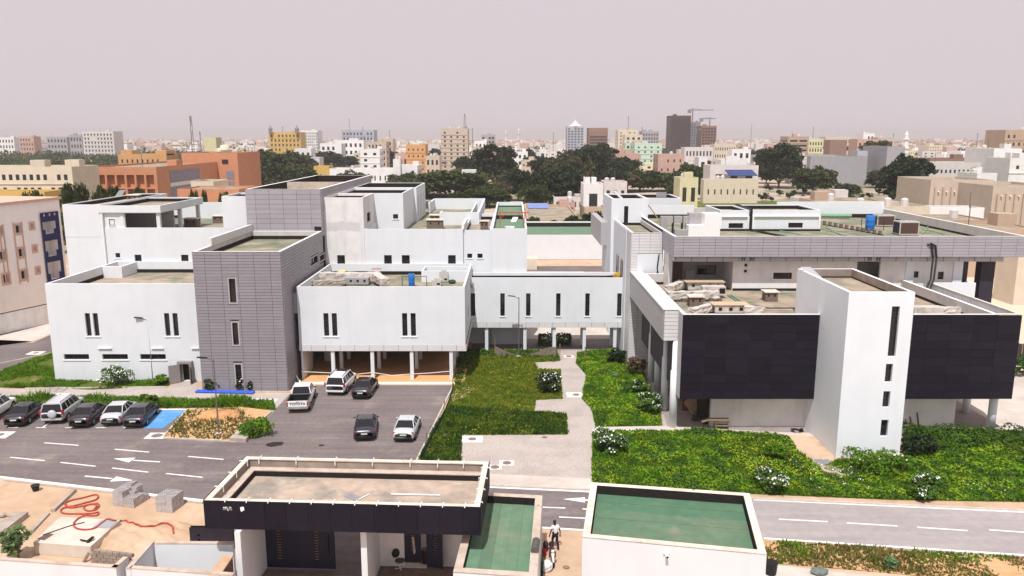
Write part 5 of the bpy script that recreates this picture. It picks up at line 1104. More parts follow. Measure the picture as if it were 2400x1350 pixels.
cover('ground_cover', LAWN_C, 70, M_COV, 61, .08, .18, .12, -.3); cover('ground_cover', LAWN_C, 60, M_COVD, 62, .085, .18, .2, .2); cover('ground_cover', LAWN_B, 70, M_COV, 63, .08, .18, .12, -.3); cover('ground_cover', LAWN_B, 50, M_COVD, 64, .085, .16, .2, .2)
cover('ground_cover', [(2115, 1004), (2395, 1012), (2410, 1050), (2240, 1055), (2118, 1075)], 60, M_COVD, 65, .1, .5, .4); cover('ground_cover', [(1072, 822), (1140, 822), (1090, 870), (1078, 905), (1066, 905)], 70, M_COVD, 66, .1, .45, .3); cover('ground_cover', LAWN_F, 50, M_COVD, 67, .09, .3, .3)
cover('ground_cover', [(1085, 822), (1305, 822), (1312, 846), (1300, 850), (1250, 838), (1090, 836)], 60, M_COVD, 68, .09, .3, .2)
for k, (pl, z) in enumerate((([(1068, 915), (1105, 905), (1120, 912), (1092, 925), (1058, 945)], .04), ([(1046, 962), (1068, 955), (1075, 975), (1050, 985)], .041), ([(1018, 1000), (1045, 995), (1052, 1015), (1015, 1048), (995, 1070)], .042), ([(1055, 925), (1102, 918), (1100, 932), (1060, 940)], .043))):
    sheet('sand', pl, z + .02, M_SAND)
# ================================================================ plant and clutter on the roofs and beside the buildings
def ventbox(px, z, w, d, h, label):
    p = G(px[0], px[1], z); t = thing('roof_vent', label, 'roof vent', p, group='brick roof vents')
    obj('brick_shaft', MB().box(p.x - w / 2, p.x + w / 2, p.y, p.y + d, z, z + h), M_VENT, t); obj('cap', MB().box(p.x - w / 2 - .12, p.x + w / 2 + .12, p.y - .12, p.y + d + .12, z + h, z + h + .1), M_COPEW, t)
    for s in (-.25, .25): obj('hole', MB().box(p.x + s * w - .08, p.x + s * w + .08, p.y - .012, p.y - .002, z + h * .55, z + h * .8), M_BLACK, t)
ventbox((311, 476), 15.75, 1.35, 1.0, .95, 'brick roof vent with white cap on the pavilion roof')
ventbox((511, 523), 12.66, 1.4, 1.2, .9, 'brick roof vent near the right end of the pavilion terrace')
ventbox((447, 534), 12.66, 1.6, 1.2, 1.1, 'brick roof vent standing beside the pavilion posts')
ventbox((1019, 537), 12.61, 2.0, 1.2, 1.1, 'wide brick roof vent on the terrace above the three dark doors')
ventbox((1019, 521), 12.61, 1.3, 1.2, .9, 'brick roof vent behind the wide one on the middle terrace')
ventbox((1135, 540), 12.66, .95, .9, 1.1, 'narrow brick roof vent left of the red metal frame')
ventbox((1808, 707), 8.96, 1.15, 1.0, .85, 'square brick roof vent with white cap left of the white tower')
ventbox((1632, 720), 8.96, 1.2, 1.0, .9, 'brick roof vent behind the duct unit above the dark panels')
ventbox((2083, 690), 8.96, .7, .7, .5, 'small brick roof vent right of the white tower')
t = thing('goal_frame', 'red steel goal shaped frame on the green terrace roof', 'frame', (0, 96, 12.9))
zt_ = 12.92; a, b = PY(1172, 534, 96), PY(1229, 534, 96); t.location = ((a[0] + b[0]) / 2, 96, zt_); top = PY(1200, 499, 96)[1]
M_REDF = mat('red_steel', (.55, .07, .04), .5, .1, 4)
for x in (a[0], b[0]): obj('post', MB().box(x - .05, x + .05, 95.95, 96.05, zt_, top), M_REDF, t)
obj('beam', MB().box(a[0] - .15, b[0] + .6, 95.94, 96.06, top, top + .12), M_REDF, t)
for x, s in ((a[0], 1), (b[0], -1)): obj('brace', MB().tube([(x, 96, top - .75), (x + s * .75, 96, top)], .045, 4), M_REDF, t)
solo('white_hatch', 'tilted white roof hatch panel under the red frame', 'hatch', MB().obox((*G(1197, 520, 12.92)[:2], 12.92), (.7, 0, 0), (.3, .4, .6), (0, .04, 0)).box(-.9, .3, 96.8, 97.6, 12.91, 13.1), M_TRIM, loc=(0, 97, 12.92))
solo('skylight_panel', 'leaning pale roof panel on the pavilion roof', 'panel', MB().obox((*G(263, 470, 15.76)[:2], 15.78), (.7, .3, 0), (.75, .6, 1.3), (-.02, .05, 0)), M_METAL)
solo('skylight_panel', 'leaning glass roof panel on the top of the white tower', 'panel', MB().obox((25.4, 65.2, 12.12), (.9, 0, 0), (-.95, .9, 1.0), (0, .05, .03)), M_STEEL)
solo('skylight_panel', 'tilted white flap above the square roof tower', 'panel', MB().obox((13.4, 97.5, 16.4), (.35, 0, 0), (-.9, .5, 1.0), (.05, 0, 0)), M_TRIM)
# ---- raised wing roof: ducts, tank, condensers
zd = 8.36
t = thing('roof_duct', 'large plaster wrapped air duct looping over the raised wing roof', 'air duct', G(800, 664, zd))
def lumpy(mb, o, ux, uy, uz, amp, seed):
    o, ux, uy, uz = map(Vector, (o, ux, uy, uz)); rg = random.Random(seed); n = (max(2, int(ux.length / .35)), max(2, int(uy.length / .3)), 3); C = {}
    def P(i, j, k):
        if (i, j, k) not in C: C[(i, j, k)] = o + ux * (i / n[0]) + uy * (j / n[1]) + uz * (k / n[2]) + Vector((rg.uniform(-1, 1), rg.uniform(-1, 1), rg.uniform(-1, 1))) * amp
        return C[(i, j, k)]
    for i in range(n[0]):
        for j in range(n[1]):
            for k in (0, n[2]): mb.quad(P(i, j, k), P(i + 1, j, k), P(i + 1, j + 1, k), P(i, j + 1, k))
    for k in range(n[2]):
        for i in range(n[0]):
            for j in (0, n[1]): mb.quad(P(i, j, k), P(i + 1, j, k), P(i + 1, j, k + 1), P(i, j, k + 1))
        for j in range(n[1]):
            for i in (0, n[0]): mb.quad(P(i, j, k), P(i, j + 1, k), P(i, j + 1, k + 1), P(i, j, k + 1))
    return mb
def duct(t, pts, w, h, m, name='duct_run'):
    for i in range(len(pts) - 1):
        a, b = Vector(pts[i]), Vector(pts[i + 1]); d = b - a; n = Vector((-d.y, d.x, 0)).normalized() * w
        if n.length < .01: n = Vector((w, 0, 0)); obj(name, MB().obox(a - Vector((w / 2, w / 2, 0)), (w, 0, 0), (0, w, 0), d), m, t); continue
        e = d.normalized() * w * .45; obj(name, lumpy(MB(), a - n / 2 - e, d + e * 2, n, (0, 0, h), .055, i + int(w * 100)), m, t)
P = lambda x, y, z=.0: G(x, y, zd + z) + Vector((0, 0, 0))
duct(t, [P(755, 655, .4), P(880, 655, .4), P(900, 668, .4)], .95, .75, M_DUCTW); duct(t, [P(735, 669, .3), P(800, 666, .3)], .8, .5, M_CONC)
obj('air_unit', MB().box(P(803, 668).x, P(865, 668).x, P(803, 668).y - .3, P(803, 668).y + .9, zd + .1, zd + .8), M_DUCT, t)
for k in range(4): q = P(808 + k * 16, 668); obj('port', MB().box(q.x - .12, q.x + .12, q.y - .33, q.y - .302, zd + .4, zd + .62), M_BLACK, t)
obj('red_tape', MB().box(P(872, 655).x, P(895, 655).x, P(880, 655).y - .3, P(880, 655).y + .2, zd + 1.19, zd + 1.215), mat('faded_red_sheet', (.32, .06, .05), .8, .2, 4), t)
obj('loose_duct', lumpy(MB(), P(745, 662, .1), (2.4, .3, 0), (-.2, .5, 0), (0, 0, .45), .07, 77), M_DUCTW, t)
for x in (770, 830, 890): q = P(x, 658); obj('support', MB().box(q.x - .1, q.x + .1, q.y - .1, q.y + .1, zd, zd + .4), M_VENT, t)
solo('yellow_sheet', 'crumpled pale yellow plastic sheet on the duct', 'plastic sheet', lump((P(805, 658).x, P(805, 658).y - .6, zd + 1.05), (.5, .3, .3), 21), mat('yellow_film', (.62, .52, .25), .6, .2, 4))
def tank(px, z, r, h, label, pipes=True):
    p = G(px[0], px[1], z); t = thing('water_tank', label, 'water tank', p, group='blue roof water tanks')
    obj('barrel', MB().lathe([(r * .96, 0), (r, .06), (r, h * .33), (r * 1.02, h * .34), (r, h * .36), (r, h * .64), (r * 1.02, h * .66), (r, h * .68), (r, h - .06), (r * .9, h)], 20, p), M_BLUE, t, True); obj('cap', MB().lathe([(r * .35, 0), (r * .35, .08)], 12, (p.x, p.y, z + h)), M_BLACK, t)
    if pipes: obj('pipe', MB().tube([(p.x - 1.0, p.y, z), (p.x - 1.0, p.y, z + h * .8), (p.x - r, p.y, z + h * .8)], .04, 6).tube([(p.x + r, p.y, z + h * .8), (p.x + 1.6, p.y, z + h * .8), (p.x + 1.6, p.y, z)], .04, 6), M_FRAME, t, kind='stuff')
tank((965, 672), zd, .33, 1.4, 'tall blue water tank on the raised wing roof')
tank((2038, 540), 13.41, .5, 1.75, 'blue water tank between the condensers behind the long grey fascia')
M_ACB = mat('condenser_casing', (.50, .48, .45), .6, .05, 4); M_ACD = mat('condenser_grille', (.085, .05, .04), .8, .25, 18)
def condenser(px, z, w, d, h, label, brown=False, fan=1):
    p = G(px[0], px[1], z); t = thing('air_conditioner', label, 'air conditioner', p, group='rooftop air conditioners')
    x0, x1, y0, y1 = p.x - w / 2, p.x + w / 2, p.y, p.y + d; obj('casing', MB().box(x0, x1, y0, y1, z + .08, z + h), M_ACB, t)
    obj('front_grille', MB().box(x0 + .1, x1 - .1, y0 - .015, y0 - .002, z + .2, z + h - .12) if brown else MB().box(x0 + w * .55, x1 - .1, y0 - .015, y0 - .002, z + .25, z + .45), M_ACD if brown else M_BLACK, t)
    if brown: obj('side_grille', MB().box(x0 - .015, x0 - .002, y0 + .1, y1 - .1, z + .2, z + h - .12), M_GATE, t)
    for i in range(fan):
        c = (x0 + w * (i + .5) / fan, (y0 + y1) / 2, z + h + .002); obj('fan', MB().lathe([(min(w / fan, d) * .4, 0), (min(w / fan, d) * .4, .05), (min(w / fan, d) * .36, .06)], 16, c), M_DUCT, t)
    obj('feet', MB().box(x0, x0 + .12, y0, y1, z, z + .08).box(x1 - .12, x1, y0, y1, z, z + .08), M_BLACK, t, kind='stuff')
condenser((1023, 673), zd, .95, .8, .75, 'low pale condenser nearest the raised wing parapet')
condenser((1040, 662), zd, .95, .8, 1.2, 'tall pale condenser behind the low one on the raised wing')
condenser((2076, 531), 13.41, 2.1, 1.4, 1.35, 'brown grilled condenser just right of the blue tank', True, 2)
condenser((2130, 552), 13.41, 2.1, 1.6, 1.5, 'largest brown grilled condenser near the grey fascia', True, 2)
condenser((1002, 490), 13.2, .9, .9, 1.2, 'small condenser stack behind the stepped white terrace')
solo('net_heap', 'heap of dark green netting beside the condensers', 'netting', lump((P(1060, 664).x, P(1060, 664).y, zd + .2), (.4, .4, .22), 31, 12, 8), mat('green_net', (.03, .06, .045), .9, .4, 9))
solo('flood_lamp', 'round floodlight bracketed on the bridge wall corner', 'floodlight', MB().sphere((-4.55, 85.95, 7.9), (.33, .22, .36), 12, 8).tube([(-4.5, 85.95, 7.9), (-4.4, 86.3, 7.9)], .05, 6), M_METAL, smooth=True)
solo('duct_head', 'grey panelled duct outlet on the stair tower side', 'duct outlet', MB().box(-21.45, -20.75, 75.9, 77.0, 6.9, 8.9), M_MGREY)
solo('cable_bundle', 'bundle of black cables lying along the bridge roof', 'cable', MB().tube([(-4.5, 88.5, 8.35), (0, 89.2, 8.0), (4, 89.3, 7.98), (8, 89.2, 8.1), (12.4, 88.4, 8.5)], .09, 6), M_BLACK)
solo('yellow_cloth', 'ochre cloth bundle at the right end of the bridge roof', 'cloth', lump((12.0, 88.6, 8.4), (.55, .3, .4), 41), mat('ochre_cloth', (.42, .25, .03), .9, .2, 5))
solo('loudspeaker', 'grey loudspeaker on the clad pier ledge', 'loudspeaker', MB().sphere((12.9, 82.6, 10.3), (.4, .3, .3), 10, 6), M_DUCT)
# ---- front block roof: two wrapped air handling units
zr = 8.95
def P2(x, y, z=0): return G(x, y, zr + z)
t = thing('air_handler', 'plaster wrapped air handling unit with cardboard top beside the shaded recess', 'air handler', P2(1625, 690))
duct(t, [P2(1570, 684, .35), P2(1600, 672, .35), P2(1620, 672, .35)], .75, .65, M_DUCTW); duct(t, [P2(1572, 698, .35), P2(1655, 697, .35), P2(1655, 697, .35) + Vector((.8, 0, 0))], .75, .6, M_DUCTW)
q = P2(1655, 690); obj('unit', MB().box(q.x - 1.6, q.x + 1.9, q.y + .8, q.y + 1.9, zr + .3, zr + 1.05), M_DUCTW, t)
for k in range(4): obj('port', MB().box(q.x - 1.2 + k * .8, q.x - .95 + k * .8, q.y + .77, q.y + .798, zr + .6, zr + .85), M_BLACK, t)
obj('top_board', MB().box(q.x - 1.9, q.x + 2.0, q.y + .6, q.y + 2.1, zr + 1.06, zr + 1.1), mat('cardboard', (.50, .38, .26), .9, .1, 3), t)
q = P2(1668, 700); obj('outlet_box', MB().box(q.x - .9, q.x + 1.3, q.y, q.y + .9, zr + .35, zr + 1.15), M_DUCTW, t); obj('grille', MB().box(q.x + .7, q.x + 1.25, q.y - .02, q.y - .003, zr + .5, zr + 1.0), M_BLACK, t)
for x in (1568, 1603, 1648, 1668, 1688): q = P2(x, 708); obj('pier', MB().box(q.x - .18, q.x + .18, q.y, q.y + .4, zr, zr + .36), M_VENT, t)
t = thing('air_handler', 'plaster wrapped air handling unit right behind the dark panel parapet', 'air handler', P2(1690, 735))
q = P2(1700, 737); obj('unit', MB().box(q.x - .9, q.x + 2.0, q.y, q.y + 1.2, zr + .15, zr + .8), M_DUCTW, t)
for k in range(3): obj('port', MB().box(q.x - .6 + k * .9, q.x - .3 + k * .9, q.y - .03, q.y - .002, zr + .35, zr + .6), M_BLACK, t)
obj('top_board', MB().box(q.x - 1.1, q.x + 2.1, q.y - .1, q.y + 1.4, zr + .81, zr + .85), MATS['cardboard'], t)
duct(t, [P2(1625, 737, .2), P2(1662, 728, .2)], .7, .55, M_DUCTW); duct(t, [P2(1755, 733, .2), P2(1782, 736, .2)], .7, .6, M_DUCTW)
t = thing('air_handler', 'wrapped air handling unit right of the white tower', 'air handler', P2(2190, 738))
q = P2(2175, 738); obj('unit', MB().box(q.x - 1.2, q.x + 1.3, q.y, q.y + .9, zr + .1, zr + .65), M_DUCTW, t); duct(t, [q + Vector((1.4, .4, .1)), q + Vector((3.4, .4, .1))], .7, .5, M_DUCTW); obj('unit_side', MB().box(q.x - 2.4, q.x - 1.3, q.y, q.y + .7, zr + .05, zr + .45), M_DUCTW, t)
M_GPIPE = mat('green_pipe', (.20, .36, .25), .5, .1, 4)
for i, (a, b, lab) in enumerate((((1705, 690), (1742, 716), 'pale green roof pipe slanting from the air handler'), ((1712, 690), (1752, 716), 'pale green roof pipe beside the slanting one'), ((1830, 687), (1866, 686), 'green pipe against the white tower at the roof edge'),
                      ((1918, 535), (1990, 553), 'green pipe lying nearest the roof room'), ((1935, 533), (1975, 551), 'green pipe crossing the loose bundle'), ((2160, 536), (2213, 548), 'green pipe right of the largest condenser'), ((2162, 548), (2178, 528), 'pale green pipe leaning by the largest condenser'), ((1828, 541), (1877, 549), 'pale bent pipe in front of the longer roof room'))):
    z = 9.05 if i < 3 else 13.5; solo('roof_pipe', lab, 'pipe', MB().tube([G(*a, z), G((a[0] + b[0]) / 2, (a[1] + b[1]) / 2 - .6, z), G(*b, z)], .055, 6), M_GPIPE, 'loose pipes on the roofs')
solo('pipe_run', 'long dark pipe run on supports along the front block roof', 'pipe', MB().tube([P2(1740, 712, .25), P2(1800, 722, .25), P2(1866, 722, .25)], .06, 6), M_FRAME)
solo('pipe_run', 'dark pipe line on brick stubs right of the white tower', 'pipe', MB().tube([P2(2140, 682, .3), P2(2185, 700, .3), P2(2250, 728, .3)], .07, 6), M_FRAME)
t = thing('pipe_manifold', 'row of brick stubs carrying rusty pipes beside the blue tank', 'pipework', G(2000, 545, 13.41))
for i in range(11): q = G(1932 + i * 13, 527 + i * 2.4, 13.41); obj('stub', MB().box(q.x - .15, q.x + .15, q.y - .15, q.y + .15, 13.41, 13.9), M_VENT, t)
for d in (0, .25): obj('pipe', MB().tube([G(1930, 526, 13.9) + Vector((0, d, 0)), G(2070, 551, 13.9) + Vector((0, d, 0))], .06, 6), M_RUST if d else M_FRAME, t)
solo('fallen_pipe', 'long green main pipe at the foot of the rear parapet', 'pipe', MB().tube([(36, 104.2, 13.8), (44.5, 103.5, 13.8)], .28, 8), M_GPIPE)
t = thing('air_duct', 'grey square air duct with elbows at the left roof corner', 'air duct', G(1600, 555, 13.41)); zq = 13.42
P3 = lambda x, y, z=0: G(x, y, zq + z)
a = P3(1562, 556); obj('duct_riser', MB().box(a.x - .4, a.x + .3, a.y + 1.2, a.y + 1.9, zq, zq + 1.4), M_DUCT, t); obj('duct_run', MB().box(a.x - .4, a.x + 2.6, a.y + 1.2, a.y + 1.9, zq + 1.4, zq + 2.1), M_DUCT, t)
obj('duct_box', MB().box(a.x + 2.6, a.x + 4.2, a.y + 1.0, a.y + 2.2, zq + .75, zq + 2.45), M_DUCT, t); obj('duct_elbow', MB().box(a.x + .9, a.x + 2.5, a.y + .0, a.y + .7, zq, zq + .8), M_DUCT, t)
for x in (.9, 1.9): obj('strap', MB().box(a.x + x, a.x + x + .08, a.y + 1.15, a.y + 1.95, zq, zq + 2.13), M_BLACK, t)
q = P3(1650, 556); solo('plant_box', 'big white sheet metal plant box beside the grey duct', 'plant box', MB().box(q.x - 1.75, q.x + 1.6, q.y - .3, q.y + 1.6, zq, zq + 1.3).box(q.x - .1, q.x + 1.6, q.y - .3, q.y + 1.6, zq + 1.302, zq + 2.55), M_TRIM)
solo('cable_run', 'thick black cable run dropping between the two roof rooms', 'cable', MB().tube([(27.2, 96, 15.9), (27.2, 89.6, 15.9), (27.2, 89.5, 13.6), (28.5, 86, 13.5), (30.2, 81.0, 13.5)], .13, 6), M_BLACK)
solo('black_pipes', 'pair of black pipes curving from the grey fascia down to the roof', 'pipe', MB().tube([(40.0, 75.48, 13.8), (40.4, 75.35, 13.7), (40.6, 75.3, 12.5), (40.2, 74.6, 10.5), (39.0, 73.4, 9.1)], .09, 6).tube([(40.3, 75.48, 13.9), (40.75, 75.35, 13.7), (40.95, 75.3, 12.5), (40.5, 74.6, 10.5), (39.3, 73.3, 9.1)], .09, 6), M_BLACK)
solo('leaning_pole', 'long rusty pole leaning on the square roof tower', 'pole', MB().tube([(17.9, 92.5, 13.5), (16.45, 95.5, 15.9)], .07, 6), M_WOOD)
solo('cable_drop', 'dangling black cables in the pale panelled corner', 'cable', MB().tube([(15.3, 81.3, 12), (15.1, 81.1, 10.6), (15.35, 81.0, 9.4), (15.2, 80.6, 9.05)], .06, 6), M_BLACK)
solo('wall_cabinet', 'grey electrical cabinet on the recessed shaded wall', 'cabinet', MB().box(17.85, 18.8, 80.05, 80.38, 9.4, 10.5), M_DUCT)
tm = text_mesh('51   51', .45); tm.materials.clear(); tm.materials.append(M_BLACK)
for x, z in ((22.9, 12.3), (35.2, 12.3)):
    o = obj('lettering', tm, None, CB); o.location = (x - 34, 75.86 - 90, z); o.rotation_euler = (rad(90), 0, 0)
# ---- things on the ground near the buildings
t = thing('stepladder', 'pale wooden ladder leaning by the grey door frame', 'ladder', G(405, 894)); p = G(405, 894)
for x in (-.22, .22): obj('rail', MB().tube([(p.x + x, p.y - .25, 0), (p.x + x * .7, p.y + .2, 2.0)], .05, 4), M_WOOD, t)
for k in range(5): obj('rung', MB().box(p.x - .24, p.x + .24, p.y - .22 + k * .09, p.y - .14 + k * .09, .3 + k * .36, .35 + k * .36), M_WOOD, t)
for dy, lab in ((0, 'bright blue pipe lying nearest the grey tower kerb'), (-.35, 'bright blue pipe lying in front of the other one')):
    a, b = G(462, 918), G(597, 921); solo('blue_pipe', lab, 'pipe', MB().tube([a + Vector((0, dy, .12)), b + Vector((0, dy, .12))], .11, 10), mat('blue_pipe_plastic', (.02, .09, .62), .4, .05, 3))
t = thing('metal_frame', 'thin steel bed frame lying at the lawn edge', 'frame', G(135, 912)); A, B, C_, D_ = [G(*q, .12) for q in ((110, 915), (145, 917), (158, 908), (122, 905))]
for a, b in ((A, B), (B, C_), (C_, D_), (D_, A), (A.lerp(B, .5), D_.lerp(C_, .5)), (A.lerp(D_, .5), B.lerp(C_, .5))): obj('bar', MB().tube([a, b], .03, 5), M_METAL, t)
def manhole(px, s, label, square=True, r=.33, lid=M_IRON):
    p = G(*px); t = thing('manhole', label, 'manhole', (p.x, p.y, 0), group='manhole covers')
    if square: obj('surround', MB().box(p.x - s, p.x + s, p.y - s * .8, p.y + s * .8, .0, .045), M_WHITEP, t)
    obj('lid', MB().lathe([(r, 0), (r, .055), (r * .94, .06), (r * .9, .052), (r * .2, .058), (.02, .058)], 20, (p.x, p.y, 0)), lid, t)
manhole((1107, 1030), .85, 'round manhole lid on the pale slab at the lawn corner'); manhole((1160, 1096), .5, 'left manhole of the pair beside the charcoal canopy'); manhole((1188, 1086), .55, 'right manhole of the pair beside the charcoal canopy')
manhole((1350, 926), .9, 'manhole on the pale square in the paved path'); manhole((104, 931), .8, 'left manhole on the pavement behind the silver off-roader', r=.4); manhole((138, 928), .8, 'right manhole on the pavement behind the silver off-roader', r=.4)
manhole((368, 1022), .8, 'manhole with broken white surround beside the blue bay', r=.45); manhole((1333, 836), .55, 'square drain cover at the far end of the path'); manhole((0, 1020), .9, 'manhole in a white concrete patch at the left edge'); manhole((84, 828), .8, 'manhole by the far left road')
t = thing('septic_lids', 'two pale concrete well rings with brown lids at the foot of the white tower', 'well', G(1950, 1110))
for px in ((1945, 1105), (1977, 1112)): p = G(*px); obj('ring', MB().lathe([(.62, 0), (.62, .16), (.42, .2), (.40, .1)], 18, (p.x, p.y, .03)), M_CONC, t); obj('lid', MB().lathe([(.4, 0), (.4, .12)], 16, (p.x, p.y, .04)), M_WOOD, t)
p = G(1925, 1085); solo('grating', 'square grey drain grating on the bare sand by the white tower', 'grating', MB().box(p.x - .7, p.x + .7, p.y - .5, p.y + .5, 0, .1), M_METAL)
sheet('sand', [(1848, 1022), (1925, 1024), (1962, 1082), (1930, 1104), (1872, 1062)], .06, M_SAND)
t = thing('workbench', 'rough brown wooden workbench before the white wall under the dark panels', 'workbench', G(1688, 1005)); p = G(1688, 1005)
obj('top', MB().box(p.x - 1.0, p.x + .7, p.y - .3, p.y + .3, .78, .86), M_WOOD, t); obj('ramp', MB().obox((p.x - 1.6, p.y - .25, .62), (.65, 0, .2), (0, .5, 0), (0, 0, .06)), M_WOOD, t)
for x in (-.5, .6):
    for y in (-.25, .2): obj('leg', MB().box(p.x + x, p.x + x + .07, p.y + y, p.y + y + .07, 0, .78), M_WOOD, t)
obj('shelf', MB().box(p.x - .5, p.x + .65, p.y - .25, p.y + .25, .3, .34), M_WOOD, t)
p = G(1635, 975); solo('plywood_sheet', 'tan plywood sheet propped on its corner under the dark panels', 'plywood', MB().obox((p.x - .5, p.y, .15), (1.1, .5, .9), (-.75, .2, 1.0), (.02, -.06, .02)), mat('tan_plywood', (.42, .28, .18), .85, .1, 3))
p = G(1612, 962); solo('plank_stack', 'stack of rusty brown planks standing against the inner wall', 'planks', MB().box(p.x - .5, p.x + .5, p.y, p.y + .2, 0, 1.6), M_RUST)
p = G(1628, 985); solo('upturned_bucket', 'dark green upturned bucket beside the plywood', 'bucket', MB().lathe([(.28, 0), (.2, .4), (.0, .41)], 12, (p.x, p.y, .01)), mat('green_black_bucket', (.03, .05, .04), .6, .1, 4))
t = thing('cable_ring', 'big black ring of hose standing behind the front column', 'hose ring', G(1566, 962)); p = G(1566, 962)
obj('ring', MB().tube([(p.x + .28 * math.cos(a), p.y, 1.0 + .95 * math.sin(a)) for a in [2 * math.pi * k / 24 for k in range(24)]], .05, 6, True), M_BLACK, t)
t = thing('access_slab', 'raised concrete inspection box at the island corner', 'slab', G(565, 1030)); c4 = [G(*q) for q in ((538, 1036), (577, 1038), (595, 1014), (565, 1011))]
obj('box', MB().prism([(p.x, p.y) for p in c4], 0, .35), M_CONC, t); cc = sum(c4, Vector()) / 4; obj('lid', MB().box(cc.x - .5, cc.x + .1, cc.y - .2, cc.y + .3, .35, .41), M_KERB, t)
solo('sand_heap', 'orange heap of sand on the island beside the lamp post', 'sand heap', lump((G(515, 977).x, G(515, 977).y, .0), (2.0, 1.3, .55), 51, 16, 8), mat('orange_sand', (.52, .27, .12), .95, .1, 2), smooth=True)
t = thing('net_fence', 'sagging green shade net along the lawn edge beside the parked cars', 'net fence', G(1020, 1000))
M_NET = mat('green_shade_net', (.03, .10, .08), .9, .3, 5); fp_ = [(1060, 905), (1052, 935), (1040, 965), (1022, 1005), (1000, 1045), (984, 1078)]
m = MB()
for i in range(len(fp_) - 1): a, b = G(*fp_[i]), G(*fp_[i + 1]); h0, h1 = (.5, .35, .25, .7, .45, .8)[i], (.5, .35, .25, .7, .45, .8)[i + 1]; m.quad(a, b, b + Vector((.15, 0, h1)), a + Vector((.15, 0, h0))); m.quad(a + Vector((.12, 0, 0)), b + Vector((.12, 0, 0)), b + Vector((.15, 0, h1)), a + Vector((.15, 0, h0)))
obj('net', m, M_NET, t)
for q in fp_[::2] + [(998, 1040)]: p = G(*q); obj('stake', MB().tube([(p.x, p.y, 0), (p.x + .1, p.y, 1.1)], .04, 5), M_WOOD, t)
t = thing('net_fence', 'drooping brown net strung between stakes before the link bridge', 'net fence', G(1240, 828)); M_BNET = mat('brown_net', (.20, .17, .13), .9, .3, 5)
a, b = G(1160, 835), G(1303, 838); m = MB(); n = 12; hs = [1.2 - 1.0 * math.sin(math.pi * min(1, i / n * 1.15)) for i in range(n + 1)]
for i in range(n): p, q = a.lerp(b, i / n), a.lerp(b, (i + 1) / n); m.quad(p, q, q + Vector((0, 0, hs[i + 1])), p + Vector((0, 0, hs[i])))
obj('net', m, M_BNET, t)
for q in ((1160, 835), (1303, 838), (1312, 846)): p = G(*q); obj('stake', MB().tube([(p.x, p.y, 0), (p.x, p.y, 1.9)], .045, 5), M_WOOD, t)
p = G(1369, 848); solo('stake', 'pale timber stake at the path edge before the bridge', 'stake', MB().tube([(p.x, p.y, 0), (p.x + .1, p.y, 1.7)], .05, 5), M_WOOD)
t = thing('sawhorse', 'dark trestle frame in the shade at the left end of the bridge', 'trestle', G(1127, 797)); p = G(1127, 797)
for s in (-1, 1): obj('leg', MB().tube([(p.x + s * .55, p.y, 0), (p.x + s * .2, p.y, 1.5)], .05, 4), M_BLACK, t)
for z in (.6, 1.4): obj('bar', MB().tube([(p.x - .45, p.y, z), (p.x + .45, p.y, z)], .04, 4), M_BLACK, t)
solo('low_wall', 'low mauve white wall beyond the bridge posts', 'wall', MB().box(-4.5, 1.8, 99.0, 99.4, 0, 2.4), M_WHITE2)
p = G(1212, 1033); q = G(1276, 1026); solo('loose_brick', 'broken brown brick lying on the paved square', 'brick', lump((q.x, q.y, .06), (.22, .14, .08), 61, 7, 5), M_WOOD)
for px, r1, lab in (((645, 1041), (.75, .3), 'dark oil stain patch on the yard asphalt near the island'), ((753, 1044), (.25, .12), 'small dark oil patch in the middle of the yard')):
    p = G(*px); rg = random.Random(px[0]); struct('oil_stain', MB().poly([(p.x + r1[0] * math.cos(a) * rg.uniform(.7, 1.1), p.y + r1[1] * 2 * math.sin(a) * rg.uniform(.7, 1.1), .009) for a in [2 * math.pi * k / 14 for k in range(14)]]), mat('oil_stained_asphalt', (.022, .018, .018), .6, .1, 3))
p = G(722, 1043); struct('asphalt_patch', MB().poly([G(*q) + Vector((0, 0, .0085)) for q in ((705, 1040), (735, 1037), (746, 1044), (722, 1051), (704, 1047))]), mat('patched_asphalt', (.17, .135, .115), .95, .2, 5))
sheet('pavement', [(590, 934), (652, 935), (640, 948), (572, 946)], .02, mat('white_panel_slab', (.68, .67, .66), .8, .06, 2))
cx = [G(x, 893).x for x in (782, 874, 966, 1058)]
q0 = [(x, 75.75, z) for x, z in ((cx[0] - 3.2, .95), (cx[0], .8), (cx[0] + 1.8, .62), (cx[1], .85), (cx[1] + 1.9, .55), (cx[2], .7), (cx[2] + 1.8, .8), (cx[3], 1.0))]
m = MB()
for i in range(len(q0) - 1): a, b = Vector(q0[i]), Vector(q0[i + 1]); m.quad(a, b, b + Vector((0, 0, .07)), a + Vector((0, 0, .07)))
solo('barrier_tape', 'white barrier tape strung between the front columns of the undercroft', 'tape', m, M_TRIM)
solo('white_plank', 'white plank leaning on the kerb behind the pickup', 'plank', MB().tube([G(693, 893) + Vector((0, 0, .7)), G(708, 905) + Vector((0, 0, .05))], .1, 4), M_TRIM)
t = thing('agave', 'pale spiky agave in the lawn by the colonnade', 'plant', G(1443, 884)); p = G(1443, 884); m = MB()
for i in range(16): a = i * 2.4; l = .55 + .25 * ((i * 7) % 5) / 5; m.quad((p.x + .06 * math.sin(a), p.y - .06 * math.cos(a), 0), (p.x - .06 * math.sin(a), p.y + .06 * math.cos(a), 0), (p.x + l * math.cos(a), p.y + l * math.sin(a), .55), (p.x + l * math.cos(a), p.y + l * math.sin(a), .56))
obj('rosette', m, MATS['pale_leaf'], t)
for px, lab in (((2137, 1000), 'short red brown stake before the right white wall'), ((2153, 1000), 'taller red brown stake before the right white wall')): p = G(*px); solo('stake', lab, 'stake', MB().tube([(p.x, p.y, 0), (p.x - .25, p.y, .9 if px[0] < 2140 else 1.25)], .07, 5), M_RUST)
